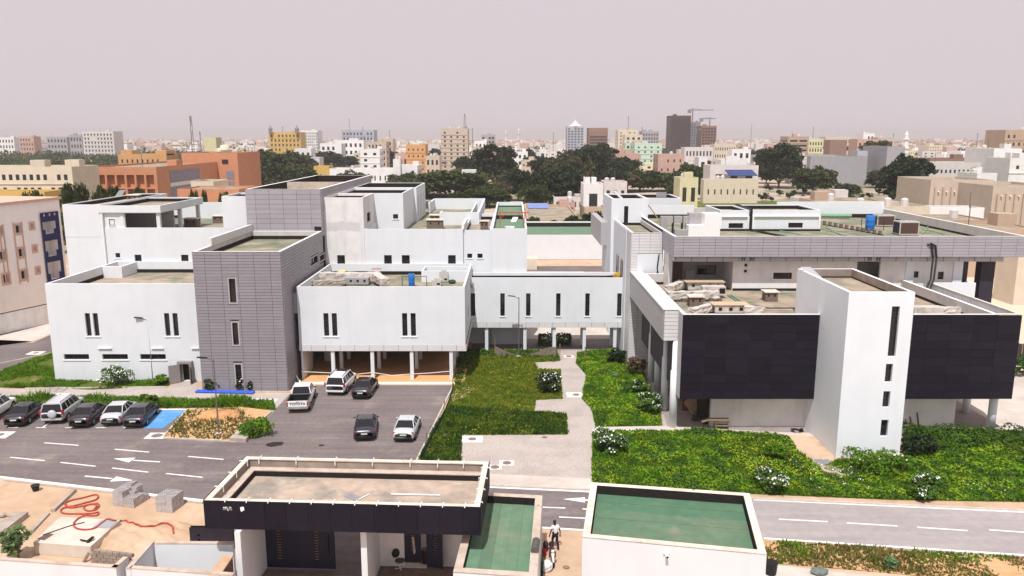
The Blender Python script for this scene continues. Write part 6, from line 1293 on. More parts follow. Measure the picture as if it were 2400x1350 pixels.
p = G(1868, 1012); solo('cable_heap', 'dark heap of coiled cable in the corner by the white tower', 'cable', MB().tube([(p.x + .55 * math.cos(k * .7) * (1 - k / 60), p.y + .35 * math.sin(k * .7), .05 + .35 * (k % 9) / 9) for k in range(40)], .045, 5), M_BLACK)
# ================================================================ the town behind
PAL = {k: mat('town_' + k, v, .92, .06, .5, streak=.08, objvar=.05) for k, v in dict(white=(.74, .73, .72), cream=(.62, .54, .43), beige=(.52, .43, .35), tan=(.46, .34, .25), pink=(.52, .34, .28), brick=(.52, .235, .13), orange=(.58, .32, .14),
       yellow=(.60, .40, .12), grey=(.34, .33, .35), blue=(.40, .42, .48), dark=(.085, .062, .055), mint=(.48, .60, .50), brown=(.25, .155, .12), pale=(.62, .58, .56), lemon=(.62, .58, .36), slate=(.22, .22, .25)).items()}
M_WIN = mat('far_window', (.03, .028, .032), .3, .2, 1)
WINM = {}
def winmesh(w, h):
    k = (round(w, 2), round(h, 2))
    if k not in WINM: WINM[k] = MB().box(-k[0] / 2, k[0] / 2, -.04, .06, -k[1] / 2, k[1] / 2).mesh('window', M_WIN)
    return WINM[k]
def winrow(t, O, ang, W, z0, z1, cols, rows, wf=.45, hf=.5):
    if not cols or not rows: return
    w, h = W / cols * wf, (z1 - z0) / rows * hf; me = winmesh(w, h); ca, sa = math.cos(ang), math.sin(ang)
    for r in range(rows):
        for c in range(cols):
            if RND.random() < .07: continue
            o = bpy.data.objects.new('window', me); COL.objects.link(o); o.parent = t; u = W * (c + .5) / cols
            o.location = (O[0] + ca * u, O[1] + sa * u, z0 + (z1 - z0) * (r + .5) / rows); o.rotation_euler = (0, 0, ang)
FOOT = []; LAND = []; USED = {}
def where(X, Y):
    px = 1200 + F_PX * X / (Y * _c + H_CAM * _s); b = min(LAND, key=lambda q: abs(q[0] - px) + abs(math.log(Y / q[2])) * 60); dy = 'beyond' if Y > b[2] * 1.15 else ('before' if Y < b[2] * .87 else 'beside')
    return f'{dy} and {"left" if px < b[0] else "right"} of the {b[1]}'
def uniq(head, X, Y, group):
    s = head + ' ' + where(X, Y)
    return s
STOP = {'with', 'behind', 'before', 'left', 'right', 'beside', 'above', 'under', 'on', 'at', 'between', 'in', 'below', 'among', 'amid', 'over', 'of'}
def short(l):
    out = []
    for w in l.split():
        if w in STOP and len(out) > 1: break
        out.append(w)
    return ' '.join(out[:4])
def bld(name, label, xl, xr, yt, Y, D, col, cols=0, rows=0, rz=0, side=0, wf=.45, hf=.5, zb=0.0, pent=None, par=.6, band=None, cat='building', group=None, bays=None):
    xa, zt = PY(xl, yt, Y); xb = PY(xr, yt, Y)[0]; W = xb - xa; LAND.append(((xl + xr) / 2, short(label), Y)); t = thing(name, label, cat, (xa, Y, zb), rz, group, True); H = zt - zb
    FOOT.append((xa - 2, xb + 2, Y - 3, Y + D + 3)); m = PAL[col] if isinstance(col, str) else col
    w = MB(); e = min(.3, W * .05)
    holes = bays or []
    for O, U, N, Wd, hs in ((Vector((0, 0, 0)), X3, -Y3, W, holes), (Vector((W, 0, 0)), Y3, X3, D, []), (Vector((W, D, 0)), -X3, Y3, W, []), (Vector((0, D, 0)), -Y3, -X3, D, [])): wall_grid(w, O, U, N, Wd, 0, H, hs, 1.5)
    for a, b, c, d in holes: w.quad((a, 1.5, c), (b, 1.5, c), (b, 1.5, d), (a, 1.5, d))
    w.box(0, W, 0, e, H, H + par).box(0, W, D - e, D, H, H + par).box(0, e, e, D - e, H, H + par).box(W - e, W, e, D - e, H, H + par)
    obj('wall', w, m, t); obj('roof', MB().box(e, W - e, e, D - e, H - .1, H + .02), M_DECKS, t)
    if rows and cols:
        f = H * .06; winrow(t, (W * .03, 0, 0), 0, W * .94, f, H * .97, cols, rows, wf, hf)
        if side:
            ns = max(1, int(side)); winrow(t, (W, D * .05, 0), rad(90), D * .9, f, H * .97, ns, rows, wf, hf)
            winrow(t, (0, D * .95, 0), rad(-90), D * .9, f, H * .97, ns, rows, wf, hf)
    if pent: a, b, hh = pent; obj('penthouse', MB().box(W * a, W * b, D * .2, D * .6, H, H + hh), m, t)
    if H > 8 and rows >= 4:
        for k in range(1, rows): z = H * .06 + (H * .91) * k / rows; obj('floor_ledge', MB().box(-.12, W + .12, -.22, -.002, z - .12, z + .12), m, t)
    if rows:
        for k in range(RND.randint(1, 3)):
            x, y, q = RND.uniform(.1, .8) * W, RND.uniform(.15, .7) * D, RND.random()
            if q < .4: obj('roof_tank', MB().lathe([(.8, 0), (.8, 1.5), (.3, 1.8)], 8, (x, y, H + .02)), PAL['pale'], t)
            elif q < .75: obj('roof_room', MB().box(x, x + min(4, W * .25), y, y + 3, H, H + 2.2), m, t)
            else: obj('roof_aerial', MB().tube([(x, y, H), (x, y, H + 4)], .09, 4), M_POLE, t)
    if band: obj('band', MB().box(W * band[0], W * band[1], -.08, -.002, 0, H + par), PAL[band[2]], t)
    return t, W, D, H
def mast(px, Y, ytop, label, w=1.2, zb=0.0, name='radio_mast'):
    x, zt = PY(px, ytop, Y); t = thing(name, label, 'mast', (x, Y, zb)); w /= 2; n = max(4, int((zt - zb) / (w * 5)))
    for i in range(3):
        a = 2 * math.pi * i / 3 + .3; obj('leg', MB().tube([(x + w * math.cos(a), Y + w * math.sin(a), zb), (x + w * .35 * math.cos(a), Y + w * .35 * math.sin(a), zt)], .09, 4), M_POLE, t)
    br = MB()
    for k in range(n):
        z0, z1 = zb + (zt - zb) * k / n, zb + (zt - zb) * (k + 1) / n; f0, f1 = 1 - .65 * k / n, 1 - .65 * (k + 1) / n
        for i in range(3): a, b = 2 * math.pi * i / 3 + .3, 2 * math.pi * (i + 1) / 3 + .3; br.tube([(x + w * f0 * math.cos(a), Y + w * f0 * math.sin(a), z0), (x + w * f1 * math.cos(b), Y + w * f1 * math.sin(b), z1)], .06, 3)
    obj('lattice', br, M_POLE, t, kind='stuff'); obj('antenna', MB().box(x - .5, x + .5, Y - .15, Y + .15, zt - 2.2, zt - .3), M_METAL, t)
# left edge: white apartment house with navy balconies
A = G(-30, 760); t = thing('apartment_house', 'white apartment house with navy stepped balconies and salmon window frames', 'building', (0, 0, 0), 0); ang = rad(72)
pa, pb = Vector((PY(-60, 600, 97)[0], 97, 0)), Vector((PY(148, 560, 112)[0], 112, 0)); U = (pb - pa).normalized(); N = Vector((U.y, -U.x, 0)); W = (pb - pa).length; t.location = pa; rz = math.atan2(U.y, U.x); t.rotation_euler = (0, 0, rz)
ZT = 15.3; Lx = lambda px: None
def hit(px, py):                                                # photo point on this facade: (distance along, height)
    a, b, c = _ray(px, py); d = Vector((a, b, c)); o = Vector((0, 0, H_CAM)); s = (pa - o).dot(N) / d.dot(N); q = o + d * s; return (q - pa).dot(U), q.z
wl = MB(); hs = []
for x0, y0, x1, y1 in ((-8, 534, 6, 550), (35, 529, 50, 545), (-2, 591, 14, 607), (42, 584, 57, 600), (6, 645, 22, 661), (48, 636, 63, 652), (71, 525, 78, 534), (78, 578, 85, 587), (85, 629, 92, 638)):
    a, zt = hit(x0, y0); b, zb = hit(x1, y1); hs.append((a, b, zb, zt))
bal = []
for x0, y0, x1, y1 in ((97, 521, 132, 545), (103, 566, 138, 597), (109, 616, 145, 650)): a, zt = hit(x0, y0); b, zb = hit(x1, y1); bal.append((a, b, zb, zt))
wall_grid(wl, Vector((0, 0, 0)), X3, -Y3, W, 0, ZT, hs + bal, 1.2); wl.quad((W, 0, 0), (W, 14, 0), (W, 14, ZT), (W, 0, ZT)); wl.quad((0, 14, 0), (0, 0, 0), (0, 0, ZT), (0, 14, ZT)); wl.quad((W, 14, 0), (0, 14, 0), (0, 14, ZT), (W, 14, ZT))
obj('wall', wl, mat('pale_house_render', (.86, .84, .84), .9, .03, .8, streak=.06), t); obj('roof', MB().box(-.3, W + .1, -.35, 14, ZT, ZT + .35), mat('salmon_trim', (.60, .40, .32), .9, .08, 2), t)
for h in hs:
    w_ = obj('window', MB().obox((h[0] - .28, -.08, h[2] - .3), (h[1] - h[0] + .56, 0, 0), (0, .075, 0), (0, 0, .3)).obox((h[0] - .28, -.08, h[3]), (h[1] - h[0] + .56, 0, 0), (0, .075, 0), (0, 0, .28)).obox((h[0] - .28, -.08, h[2]), (.28, 0, 0), (0, .075, 0), (0, 0, h[3] - h[2])).obox((h[1], -.08, h[2]), (.28, 0, 0), (0, .075, 0), (0, 0, h[3] - h[2])), MATS['salmon_trim'], t)
    obj('pane', MB().box(h[0] + .01, h[1] - .01, .35, .4, h[2], h[3]), M_GLASS, w_)
M_NAVYR = mat('navy_render', (.02, .026, .10), .85, .06, 1.5); a, zt = hit(91, 496); b = hit(134, 493)[0]; nb = MB()
wall_grid(nb, Vector((a, -.14, 0)), X3, -Y3, b - a, 3.5, zt - .2, [(h[0] - a, h[1] - a, h[2], h[3]) for h in bal], .12); obj('navy_panel', nb, M_NAVYR, t)
for h in bal:
    obj('balcony_back', MB().quad((h[0], 1.2, h[2]), (h[1], 1.2, h[2]), (h[1], 1.2, h[3]), (h[0], 1.2, h[3])), M_WHITE2, t); obj('balcony_door', MB().box(h[0] + .02, h[0] + .9, 1.12, 1.18, h[2] + .5, h[3] - .1), M_BLACK, t)
    s = (h[1] - h[0]) * .16; q = (h[3] - h[2]) * .36; obj('balcony_step', MB().box(h[0], h[0] + s, -.13, .0, h[2] + .002, h[2] + q).box(h[1] - s, h[1], -.13, .0, h[2] + .002, h[2] + q), M_NAVYR, t, kind='stuff')
for k in (.2, .5, .78): u = a + (b - a) * k; obj('vent_hole', MB().box(u - .12, u + .12, -.16, -.142, zt - .75, zt - .4), MATS['salmon_trim'], t)
for x0, x1, yt, yb in ((31, 55, 522, 662), (-2, 12, 527, 665)): aa, z1 = hit(x0, yt); bb, z0 = hit(x1 + 10, yb); obj('salmon_strip', MB().box(aa - .15, aa, -.09, -.002, z0, z1).box(bb, bb + .15, -.09, -.002, z0, z1), MATS['salmon_trim'], t, kind='stuff')
a0, b0 = G(-120, 813), G(125, 755); d = b0 - a0; d.z = 0
t = thing('perimeter_wall', 'grey white perimeter wall below the navy balcony apartment house', 'wall', a0); n = Vector((-d.y, d.x, 0)).normalized() * .25
obj('wall_panel', MB().obox(a0, d, n, (0, 0, 2.5)), M_WHITE2, t); obj('coping', MB().obox(a0 + Vector((0, 0, 2.5)), d, n, (0, 0, .06)), M_BIT, t)
sheet('pavement', [(-300, 800), (-100, 812), (0, 797), (76, 800), (120, 782), (122, 757), (0, 787), (-300, 850)], .012, M_SLABC)
# mid-distance buildings, measured one by one
t, W, D, H = bld('balcony_block', 'long cream block with small yellow balconies behind the white roofs', -90, 168, 396, 215, 14, 'cream', 15, 4, wf=.5, hf=.42)
for c, r in ((2, 1), (3, 2), (6, 2), (9, 1), (9, 2), (11, 2), (11, 1), (13, 2)): u = W * .03 + W * .94 * (c + .5) / 15; z = H * .06 + H * .91 * (r + .5) / 4; obj('balcony', MB().box(u - 1.3, u + 1.3, -.9, -.03, z - 1.9, z - .8), PAL['yellow'], t)
bld('yellow_wall', 'low yellow boundary building before the cream balcony block', -60, 104, 456, 172, 8, 'yellow'); bld('yellow_wall', 'short yellow boundary wall left of the small bright tree', 106, 134, 458, 180, 8, 'yellow')
Yk = 240; xa = PY(195, 396, Yk)[0]; xb = PY(366, 396, Yk)[0]; zt = PY(280, 396, Yk)[1]; bw = (xb - xa - 1.2) / 7; by = [(.6 + i * bw + .35, .6 + (i + 1) * bw - .35, z0, z0 + 3.1) for i in range(7) for z0 in (zt - 9.2, zt - 5.4, zt - 1.6 - 3.1 + 1.4)][:0]
by = [(.6 + i * bw + .3, .6 + (i + 1) * bw - .3, z0, z1) for i in range(7) for z0, z1 in ((zt - 5.6, zt - 1.8), (zt - 9.8, zt - 6.0))]
t, W, D, H = bld('brick_hall', 'orange brick building with two rows of deep square bays', 195, 366, 396, Yk, 58, 'brick', bays=by)
M_LOUV = mat('violet_louvre', (.20, .19, .24), .6, .1, 3, second=(.28, .25, .29), sscale=1.5)
for y0, y1, z0, z1 in ((9, 33, zt - 4.6, zt - .9), (9, 33, zt - 9.3, zt - 6.0), (50, 56, zt - 5, zt - 2)): obj('louvre', MB().box(W - .02, W + .1, y0, y1, z0, z1), M_LOUV, t)
obj('louvre_band', MB().box(W - .02, W + .12, 9, 33, zt - 5.9, zt - 4.7), PAL['pale'], t); obj('roof_room', MB().box(W - 6, W - 3, 22, 27, H, H + 2.0), PAL['brick'], t); obj('mast_pole', MB().tube([(W * .6, 10, H), (W * .6, 10, H + 5.5)], .1, 5), M_POLE, t)
t, W, D, H = bld('brick_block', 'taller orange brick block with cream water tanks on its roof', 425, 556, 362, 290, 26, 'brick')
for a_, b_, z0, z1 in ((.30, .44, 6.5, 10), (.78, .92, 4, 8), (.78, .92, 8.8, 11.8)): obj('louvre', MB().box(W * a_, W * b_, -.1, -.002, z0, z1), M_LOUV, t)
obj('window', MB().box(W * .72, W * .83, -.12, -.003, H - 3.4, H - 1.8), M_WIN, t)
bld('brick_annex', 'low orange brick wing in front of the taller brick block', 415, 560, 447, 200, 14, 'brick', par=.4); bld('canopy_shed', 'cream pitched shed between the brick buildings', 447, 500, 428, 225, 12, 'cream', par=.3)
for px, r, h in ((528, 1.7, 3.4), (516, 1.2, 2.2)):
    x, z = PY(px, 360, 300); solo('rooftop_tank', 'cream roof tank on the brick block, ' + ('the larger one' if px > 520 else 'the smaller one'), 'water tank', MB().lathe([(r, 0), (r, h * .5), (r * 1.03, h * .52), (r, h * .55), (r, h), (r * .5, h + .3)], 14, (x, 300, 17.3)), PAL['cream'], smooth=True)
t, W, D, H = bld('orange_villa', 'orange plastered building with square corner rooms before the acacias', 276, 390, 364, 385, 14, 'orange', 9, 3, wf=.32, hf=.35); obj('corner_room', MB().box(1.5, 7, 0.05, 8, H, H + 2.4), PAL['orange'], t); obj('corner_room', MB().box(W - 5.5, W, 0.05, 9, H, H + 2.2), PAL['orange'], t)
bld('box_tower', 'pale green boxy water tower above the trees', 478, 506, 325, 430, 8, 'lemon', zb=13.0, cat='tower'); mast(446, 330, 271, 'tall thin radio mast left of the boxy water tower', 2.0)
mast(468, 520, 308, 'thin aerial pole behind the brick building', .8)
for args in (('apartment_block', 'pale far apartment block with many window rows at the left horizon', 192, 265, 309, 900, 22, 'pale', 9, 6), ('grey_block', 'grey far block left of the pale apartment block', 162, 191, 317, 920, 20, 'grey', 4, 3),
             ('far_block', 'small white building at the far left horizon', -5, 32, 323, 1000, 15, 'white', 5, 3), ('far_block', 'pinkish unfinished building on the far left horizon', 44, 78, 321, 950, 15, 'pink', 5, 4), ('far_block', 'grey low building with a thin chimney on the left horizon', 108, 156, 322, 1000, 15, 'grey', 6, 3),
             ('yellow_hotel', 'ochre hotel with two small domed turrets on the horizon', 629, 704, 311, 900, 22, 'yellow', 8, 5), ('grid_block', 'white office block with a fine window grid beside the ochre hotel', 704, 745, 307, 960, 22, 'white', 8, 8), ('blue_block', 'blue grey block with masts on the horizon', 800, 876, 306, 950, 24, 'blue', 9, 5),
             ('white_house', 'broad white house terrace left of the unfinished frame', 750, 800, 338, 640, 16, 'white', 4, 3), ('white_house', 'white flat house above the unfinished frame', 781, 852, 330, 690, 16, 'white', 6, 3), ('beige_house', 'beige house with a square roof room', 860, 905, 334, 600, 16, 'beige', 5, 4, 0, 3), ('beige_house', 'tall blank beige wall house right of the roof room', 888, 921, 327, 640, 14, 'beige', 2, 4),
             ('white_block', 'white three storey house with a dark central stripe', 844, 890, 352, 480, 14, 'white', 2, 4, 0, 2, .34, .4), ('white_house', 'small white cube house among the left trees', 690, 729, 350, 560, 12, 'white', 3, 2), ('grey_house', 'small grey white house under the left trees', 722, 749, 371, 480, 10, 'pale', 2, 1),
             ('ochre_block', 'ochre apartment house with an orange side', 951, 997, 341, 520, 16, 'orange', 4, 4, 0, 3, .28, .3), ('tower_block', 'tall beige apartment tower with a radio mast on its roof', 1033, 1096, 303, 560, 20, 'beige', 4, 9, 0, 2, .3, .42),
             ('beige_house', 'beige house at the foot of the tall apartment tower', 1105, 1135, 347, 600, 14, 'beige', 3, 3), ('white_house', 'white house behind the tall apartment tower', 1112, 1140, 332, 750, 14, 'white', 3, 3), ('grey_block', 'grey block of open storeys right of the tall apartment tower', 1128, 1160, 317, 900, 16, 'grey', 4, 5, 0, 2, .7, .5),
             ('ochre_shed', 'low ochre shed before the white walls', 735, 771, 392, 400, 10, 'yellow', 0, 0), ('white_house', 'low white walled compound left of the slit tower house', 772, 925, 398, 385, 14, 'white', 12, 1, 0, 0, .25, .3), ('white_villa', 'white villa with a slim stair tower amid trees', 922, 978, 391, 380, 20, 'white', 3, 2, 0, 6, .3, .35), ('stair_tower', 'slim white stair tower of the white villa', 921, 938, 376, 378, 5, 'white', 1, 1),
             ('pink_house', 'pink low house under the ochre apartment house', 925, 955, 362, 540, 12, 'pink', 3, 1), ('beige_house', 'low beige house below the ochre apartment house', 997, 1030, 368, 470, 14, 'beige', 3, 2), ('white_wall', 'white garden block left of the large dark tree', 1082, 1115, 402, 330, 8, 'white', 0, 0), ('white_house', 'white arched house left of the tall palms', 1200, 1237, 358, 520, 14, 'white', 3, 3, 0, 2), ('white_house', 'narrow white house between dark trees', 1264, 1280, 352, 540, 8, 'white', 1, 2),
             ('glass_tower', 'blue grey office tower with a white peaked top', 1329, 1369, 297, 900, 22, 'blue', 5, 11, 0, 3, .55, .5), ('frame_tower', 'dark open framed tower left of the office cluster', 1380, 1425, 301, 900, 24, 'brown', 1, 9, 0, 1, .95, .5), ('cream_tower', 'cream office tower with a mast', 1449, 1494, 305, 820, 22, 'cream', 4, 8, 0, 2, .3, .4), ('cream_block', 'lower cream block before the cream office tower', 1465, 1505, 317, 760, 18, 'cream', 3, 5),
             ('patterned_block', 'grey block with white window pattern right of the cream towers', 1505, 1545, 309, 900, 20, 'grey', 6, 6, 0, 3, .5, .5), ('dark_tower', 'tallest dark brown tower with a fine window grid', 1573, 1620, 272, 900, 26, 'dark', 11, 18, 0, 6, .55, .6), ('slate_tower', 'slate blue tower next to the tallest dark tower', 1621, 1642, 287, 930, 22, 'slate', 4, 12), ('unfinished_tower', 'unfinished brown framed tower under the crane', 1645, 1680, 296, 880, 22, 'brown', 5, 10, 0, 3, .75, .6),
             ('mint_block', 'pale mint apartment house in front of the cream towers', 1488, 1552, 338, 520, 20, 'mint', 4, 6, 0, 2, .3, .32), ('mint_block', 'lower mint wing left of the mint apartment house', 1466, 1490, 337, 560, 16, 'mint', 2, 5), ('pink_house', 'dusty pink house left of the mint apartment house', 1413, 1466, 349, 560, 14, 'pink', 5, 2), ('terracotta_block', 'terracotta building with white roof edge and slit windows', 1421, 1502, 363, 430, 14, 'pink', 11, 2, 0, 0, .35, .5),
             ('villa', 'beige and terracotta villa right of the mint apartment house', 1543, 1604, 364, 400, 14, 'pink', 4, 3, 0, 2, .25, .3), ('white_house', 'white house with a dark gate right of the villa', 1604, 1622, 382, 420, 10, 'white', 1, 1), ('white_house', 'white house behind the round acacia', 1638, 1658, 371, 410, 10, 'white', 1, 2), ('white_house', 'large white walled house behind the blue awning', 1690, 1752, 377, 390, 12, 'white', 4, 2, 0, 0, .2, .3), ('white_house', 'long pale house below the unfinished tower', 1605, 1672, 347, 600, 14, 'pale', 8, 2), ('green_cream_house', 'cream and green house with many windows', 1674, 1726, 339, 620, 14, 'cream', 9, 3, 0, 0, .4, .4), ('white_house', 'white cube house above the blue awning', 1716, 1760, 352, 560, 12, 'white', 3, 2),
             ('brown_house', 'brown brick house with a deep blue awning', 1665, 1778, 391, 330, 12, 'pale', 3, 1), ('cream_house', 'cream cottage at the garden edge', 1594, 1637, 421, 262, 10, 'lemon', 2, 1), ('white_house', 'low white cottage left of the garden', 1368, 1414, 435, 240, 10, 'white', 1, 1), ('white_house', 'pale rooftop cottage among trees near the roof tower', 1416, 1470, 430, 262, 10, 'pale', 3, 1), ('garden_wall', 'long cream garden wall with small dark openings', 1650, 1778, 424, 290, 5, 'cream', 8, 1, 0, 0, .2, .25),
             ('pink_flats', 'pinkish flats with balcony bands right of the city centre', 1848, 1896, 322, 520, 16, 'tan', 2, 7, 0, 1, .8, .38), ('yellow_flats', 'pale yellow flats right of the pinkish flats', 1896, 1930, 327, 620, 14, 'lemon', 5, 4), ('cream_palace', 'long cream building on the right horizon', 1935, 1995, 322, 900, 18, 'cream', 10, 3), ('brown_house', 'blank brown house before the cream horizon building', 1946, 1986, 330, 700, 14, 'brown', 0, 0), ('white_office', 'white office block with flags on the right horizon', 2024, 2050, 314, 800, 16, 'white', 3, 4), ('pink_hall', 'long orange pink hall right of the round trees', 2010, 2064, 328, 620, 16, 'pink', 5, 3), ('beige_block', 'beige block left of the striped minaret', 2058, 2096, 324, 640, 14, 'beige', 4, 3),
             ('warehouse', 'long grey warehouse wall behind the garden trees', 1900, 2032, 369, 400, 40, 'grey', 0, 0), ('white_depot', 'white depot with blue grey doors left of the warehouse', 1866, 1902, 370, 405, 14, 'pale', 4, 1), ('shed', 'small blue grey shed against the warehouse', 2010, 2034, 356, 440, 8, 'blue', 0, 0), ('sloped_stand', 'grey corrugated shed with sloping roof right of the tall tree', 2080, 2122, 346, 430, 30, 'grey', 0, 0),
             ('red_school', 'red brown low building with arched openings on the right', 2180, 2330, 375, 330, 16, 'brown', 7, 1, 0, 0, .5, .5), ('long_office', 'long grey white office wing with small dark windows', 2178, 2332, 385, 292, 16, 'pale', 14, 3, 0, 0, .4, .28), ('office_tower', 'white stepped office tower at the right edge', 2330, 2395, 352, 285, 18, 'white', 3, 4, 0, 0, .25, .2), ('office_tower', 'white lower stair block of the right edge office', 2368, 2440, 375, 262, 14, 'white', 2, 4, 0, 0, .2, .3), ('brown_tower', 'brown apartment tower at the far right edge', 2357, 2440, 307, 430, 18, 'tan', 6, 6, 0, 0, .35, .4),
             ('sand_fort', 'sand coloured building with vertical fins and round spouts', 2182, 2330, 427, 205, 18, 'beige', 0, 0), ('sand_fort', 'taller sand coloured block with three slots right of the finned one', 2328, 2480, 441, 190, 18, 'beige', 0, 0), ('white_box_house', 'white rooftop block above the finned sand building', 2290, 2337, 411, 225, 10, 'white', 2, 1), ('white_wall', 'low white wall before the sand coloured buildings', 2165, 2307, 493, 178, 6, 'white', 6, 1, 0, 0, .12, .2),
             ('tan_hall', 'long tan flat roofed hall behind the green roof', 1236, 1360, 520, 196, 45, 'tan', 0, 0), ('pink_cottage', 'pink edged white cottage behind the tan hall', 1312, 1348, 478, 238, 10, 'pink', 2, 1), ('white_house', 'white house with brown roof left of the pink cottage', 1298, 1370, 466, 262, 16, 'pale', 5, 1), ('tan_shed', 'tan flat shed left of the roof tower', 1370, 1420, 491, 230, 16, 'tan', 0, 0)):
    bld(*args)
t = thing('blue_awning', 'pale blue corrugated canopy roof behind the green terrace', 'canopy', (8, 235, 0)); a, z = PY(1237, 483, 235); b = PY(1285, 483, 235)[0]; obj('sheet_roof', MB().obox((a, 232, z - .4), (b - a, 0, 0), (0, 6, .9), (0, 0, .12)), mat('blue_sheet', (.18, .24, .48), .6, .1, 1), t)
for k in range(4): x = a + (b - a) * k / 3; obj('post', MB().box(x - .1, x + .1, 232.1, 232.3, 0, z - .4), M_TRIM, t)
obj('back_wall', MB().box(a, b, 237, 237.3, 0, z), PAL['brown'], t)
a, z = PY(1701, 398, 327); b = PY(1766, 398, 327)[0]; solo('awning', 'deep blue awning over the brown brick house yard', 'awning', MB().obox((a, 321, z - 2.2), (b - a, 0, 0), (0, 8, 2), (0, 0, .2)), mat('navy_awning', (.03, .05, .16), .7, .1, .5))
# fins, spouts and slots of the sand coloured buildings
fort = [o for o in COL.objects if o.name.startswith('sand_fort')]
for i, f in enumerate(fort):
    n = 8 if i == 0 else 5
    for k in range(n): x = 1.0 + k * 2.1; obj('fin', MB().box(x, x + .25, -.35, -.005, 0, 11.2 if i == 0 else 10.5), PAL['tan'], f); obj('spout', MB().tube([(x + 1.1, -.5, 10.0), (x + 1.1, 0, 10.0)], .18, 7), PAL['white'], f)
# domes, minarets, cranes, masts
for px in (634, 696): x, z = PY(px, 311, 898); solo('turret', 'small domed turret on the ochre hotel, ' + ('left' if px < 650 else 'right') + ' one', 'turret', MB().lathe([(2.2, 0), (2.2, 3.5), (2.6, 3.6), (2.2, 5.2), (.9, 6.6), (.2, 8.5)], 10, (x, 898, z)), PAL['slate'])
x, z = PY(1349, 297, 900); solo('peaked_roof', 'white tent shaped roof on the blue grey office tower', 'roof', MB().lathe([(7, 0), (3, 3), (.6, 6), (.1, 8)], 4, (x, 905, z + .65)), PAL['white'])
def minaret(px, Y, yt, label, m, w=2.2):
    x, zt = PY(px, yt, Y); t = thing('minaret', label, 'minaret', (x, Y, 0)); H = zt
    obj('shaft', MB().lathe([(w, 0), (w, H * .55), (w * .9, H * .56), (w * .8, H * .78)], 8, (x, Y, 0)), m, t); obj('gallery', MB().lathe([(w * 1.35, 0), (w * 1.35, H * .03)], 8, (x, Y, H * .56)), m, t); obj('gallery', MB().lathe([(w * 1.2, 0), (w * 1.2, H * .03)], 8, (x, Y, H * .78)), m, t); obj('lantern', MB().lathe([(w * .6, 0), (w * .6, H * .08), (w * .7, H * .09), (w * .3, H * .14), (.1, H * .19)], 8, (x, Y, H * .81)), m, t)
minaret(1186, 1000, 303, 'slender far minaret right of the grey block', PAL['pale'], 1.6); minaret(1216, 980, 299, 'slender far minaret nearest the white arched house', PAL['pale'], 1.7); minaret(2126, 560, 306, 'white and brown striped minaret on the right', PAL['white'], 2.0)
def crane(px, Y, yt, jl, jr, yj, label):
    x, zt = PY(px, yt, Y); a = PY(jl, yj, Y); b = PY(jr, yj, Y); t = thing('tower_crane', label, 'crane', (x, Y, 0)); M = PAL['slate']
    obj('mast', MB().tube([(x, Y, 0), (x, Y, zt)], .9, 4), M, t); obj('jib', MB().tube([(a[0], Y, a[1]), (b[0], Y, b[1])], .7, 4), M, t); obj('tie', MB().tube([(a[0], Y, a[1]), (x, Y, zt), (b[0] * .6 + x * .4, Y, a[1])], .25, 3), M, t); obj('counterweight', MB().box(a[0], a[0] + 4, Y - 1, Y + 1, a[1] - 3.5, a[1]), M, t)
crane(1624, 950, 254, 1612, 1672, 258, 'tower crane with the longest jib above the slate tower'); crane(1664, 930, 275, 1640, 1678, 278, 'smaller tower crane on the unfinished tower')
x, z = PY(1089, 303, 565); mast(1089, 565, 266, 'radio mast on the tall beige apartment tower', 2.4, z); 
for px, Y, yt, lab in ((818, 950, 278, 'thin mast on the blue grey horizon block'), (850, 950, 297, 'short aerial on the blue grey horizon block'), (662, 910, 296, 'aerial on the ochre hotel roof'), (744, 640, 310, 'thin aerial by the white grid block'), (913, 900, 305, 'aerial pole left of the ochre apartment house'), (1107, 640, 300, 'aerial beside the tall beige tower'), (1297, 1000, 310, 'far aerial left of the office towers'), (1473, 820, 272, 'tall mast on the cream office tower'), (1505, 900, 297, 'short mast right of the cream tower'), (1907, 1200, 295, 'far lattice mast on the right horizon'), (1762, 1300, 292, 'very thin mast right of the cranes'), (2292, 900, 312, 'round headed mast at the right horizon'), (1640, 700, 300, 'thin mast by the unfinished tower'), (2095, 800, 312, 'aerial on the right horizon before the minaret')): mast(px, Y, yt, lab, 1.4 if Y > 800 else 1.0)
# ---- trees one can tell apart
def treeY(key, x, Y, w, yt, label, name='tree'):
    X = PY(x, yt, Y)[0]; zt = PY(x, yt, Y)[1]; cm = TREES[key][0]; a = np.empty(len(cm.vertices) * 3, np.float32); cm.vertices.foreach_get('co', a); a = a.reshape(-1, 3)
    FOOT.append((X - 4, X + 4, Y - 4, Y + 4)); return tree(key, X, Y, w / F_PX * (Y * _c + H_CAM * _s) / (a[:, 0].max() - a[:, 0].min()), label, None, zt / a[:, 2].max(), name)
for a in (('bright', 75, 160, 66, 443, 'bright green tree before the yellow wall'), ('bright', 168, 156, 78, 424, 'tall bright tree before the brick hall corner'), ('bright', 243, 158, 62, 430, 'bright tree before the brick bays'), ('bright', 268, 162, 44, 432, 'second bright tree touching the one before the brick bays'), ('bright', 322, 160, 52, 435, 'bright tree at the right end of the brick bays'), ('bright', 452, 165, 26, 440, 'small tree before the brick annex'), ('bright', 477, 163, 18, 441, 'thin cypress like tree before the brick annex'), ('bright', 526, 170, 38, 446, 'low bright tree right of the brick annex'),
          ('dark', 1392, 185, 60, 494, 'dark shrub tree against the right building beyond the green roof'), ('bright', 1345, 183, 70, 504, 'bush behind the green roof nearest the pier'), ('dark2', 1300, 184, 60, 514, 'bush in the middle behind the green roof'), ('bright', 1252, 182, 40, 506, 'bush at the left behind the green roof'), ('dark', 1402, 188, 40, 500, 'dark bush squeezed against the grey balcony')): treeY(*a)
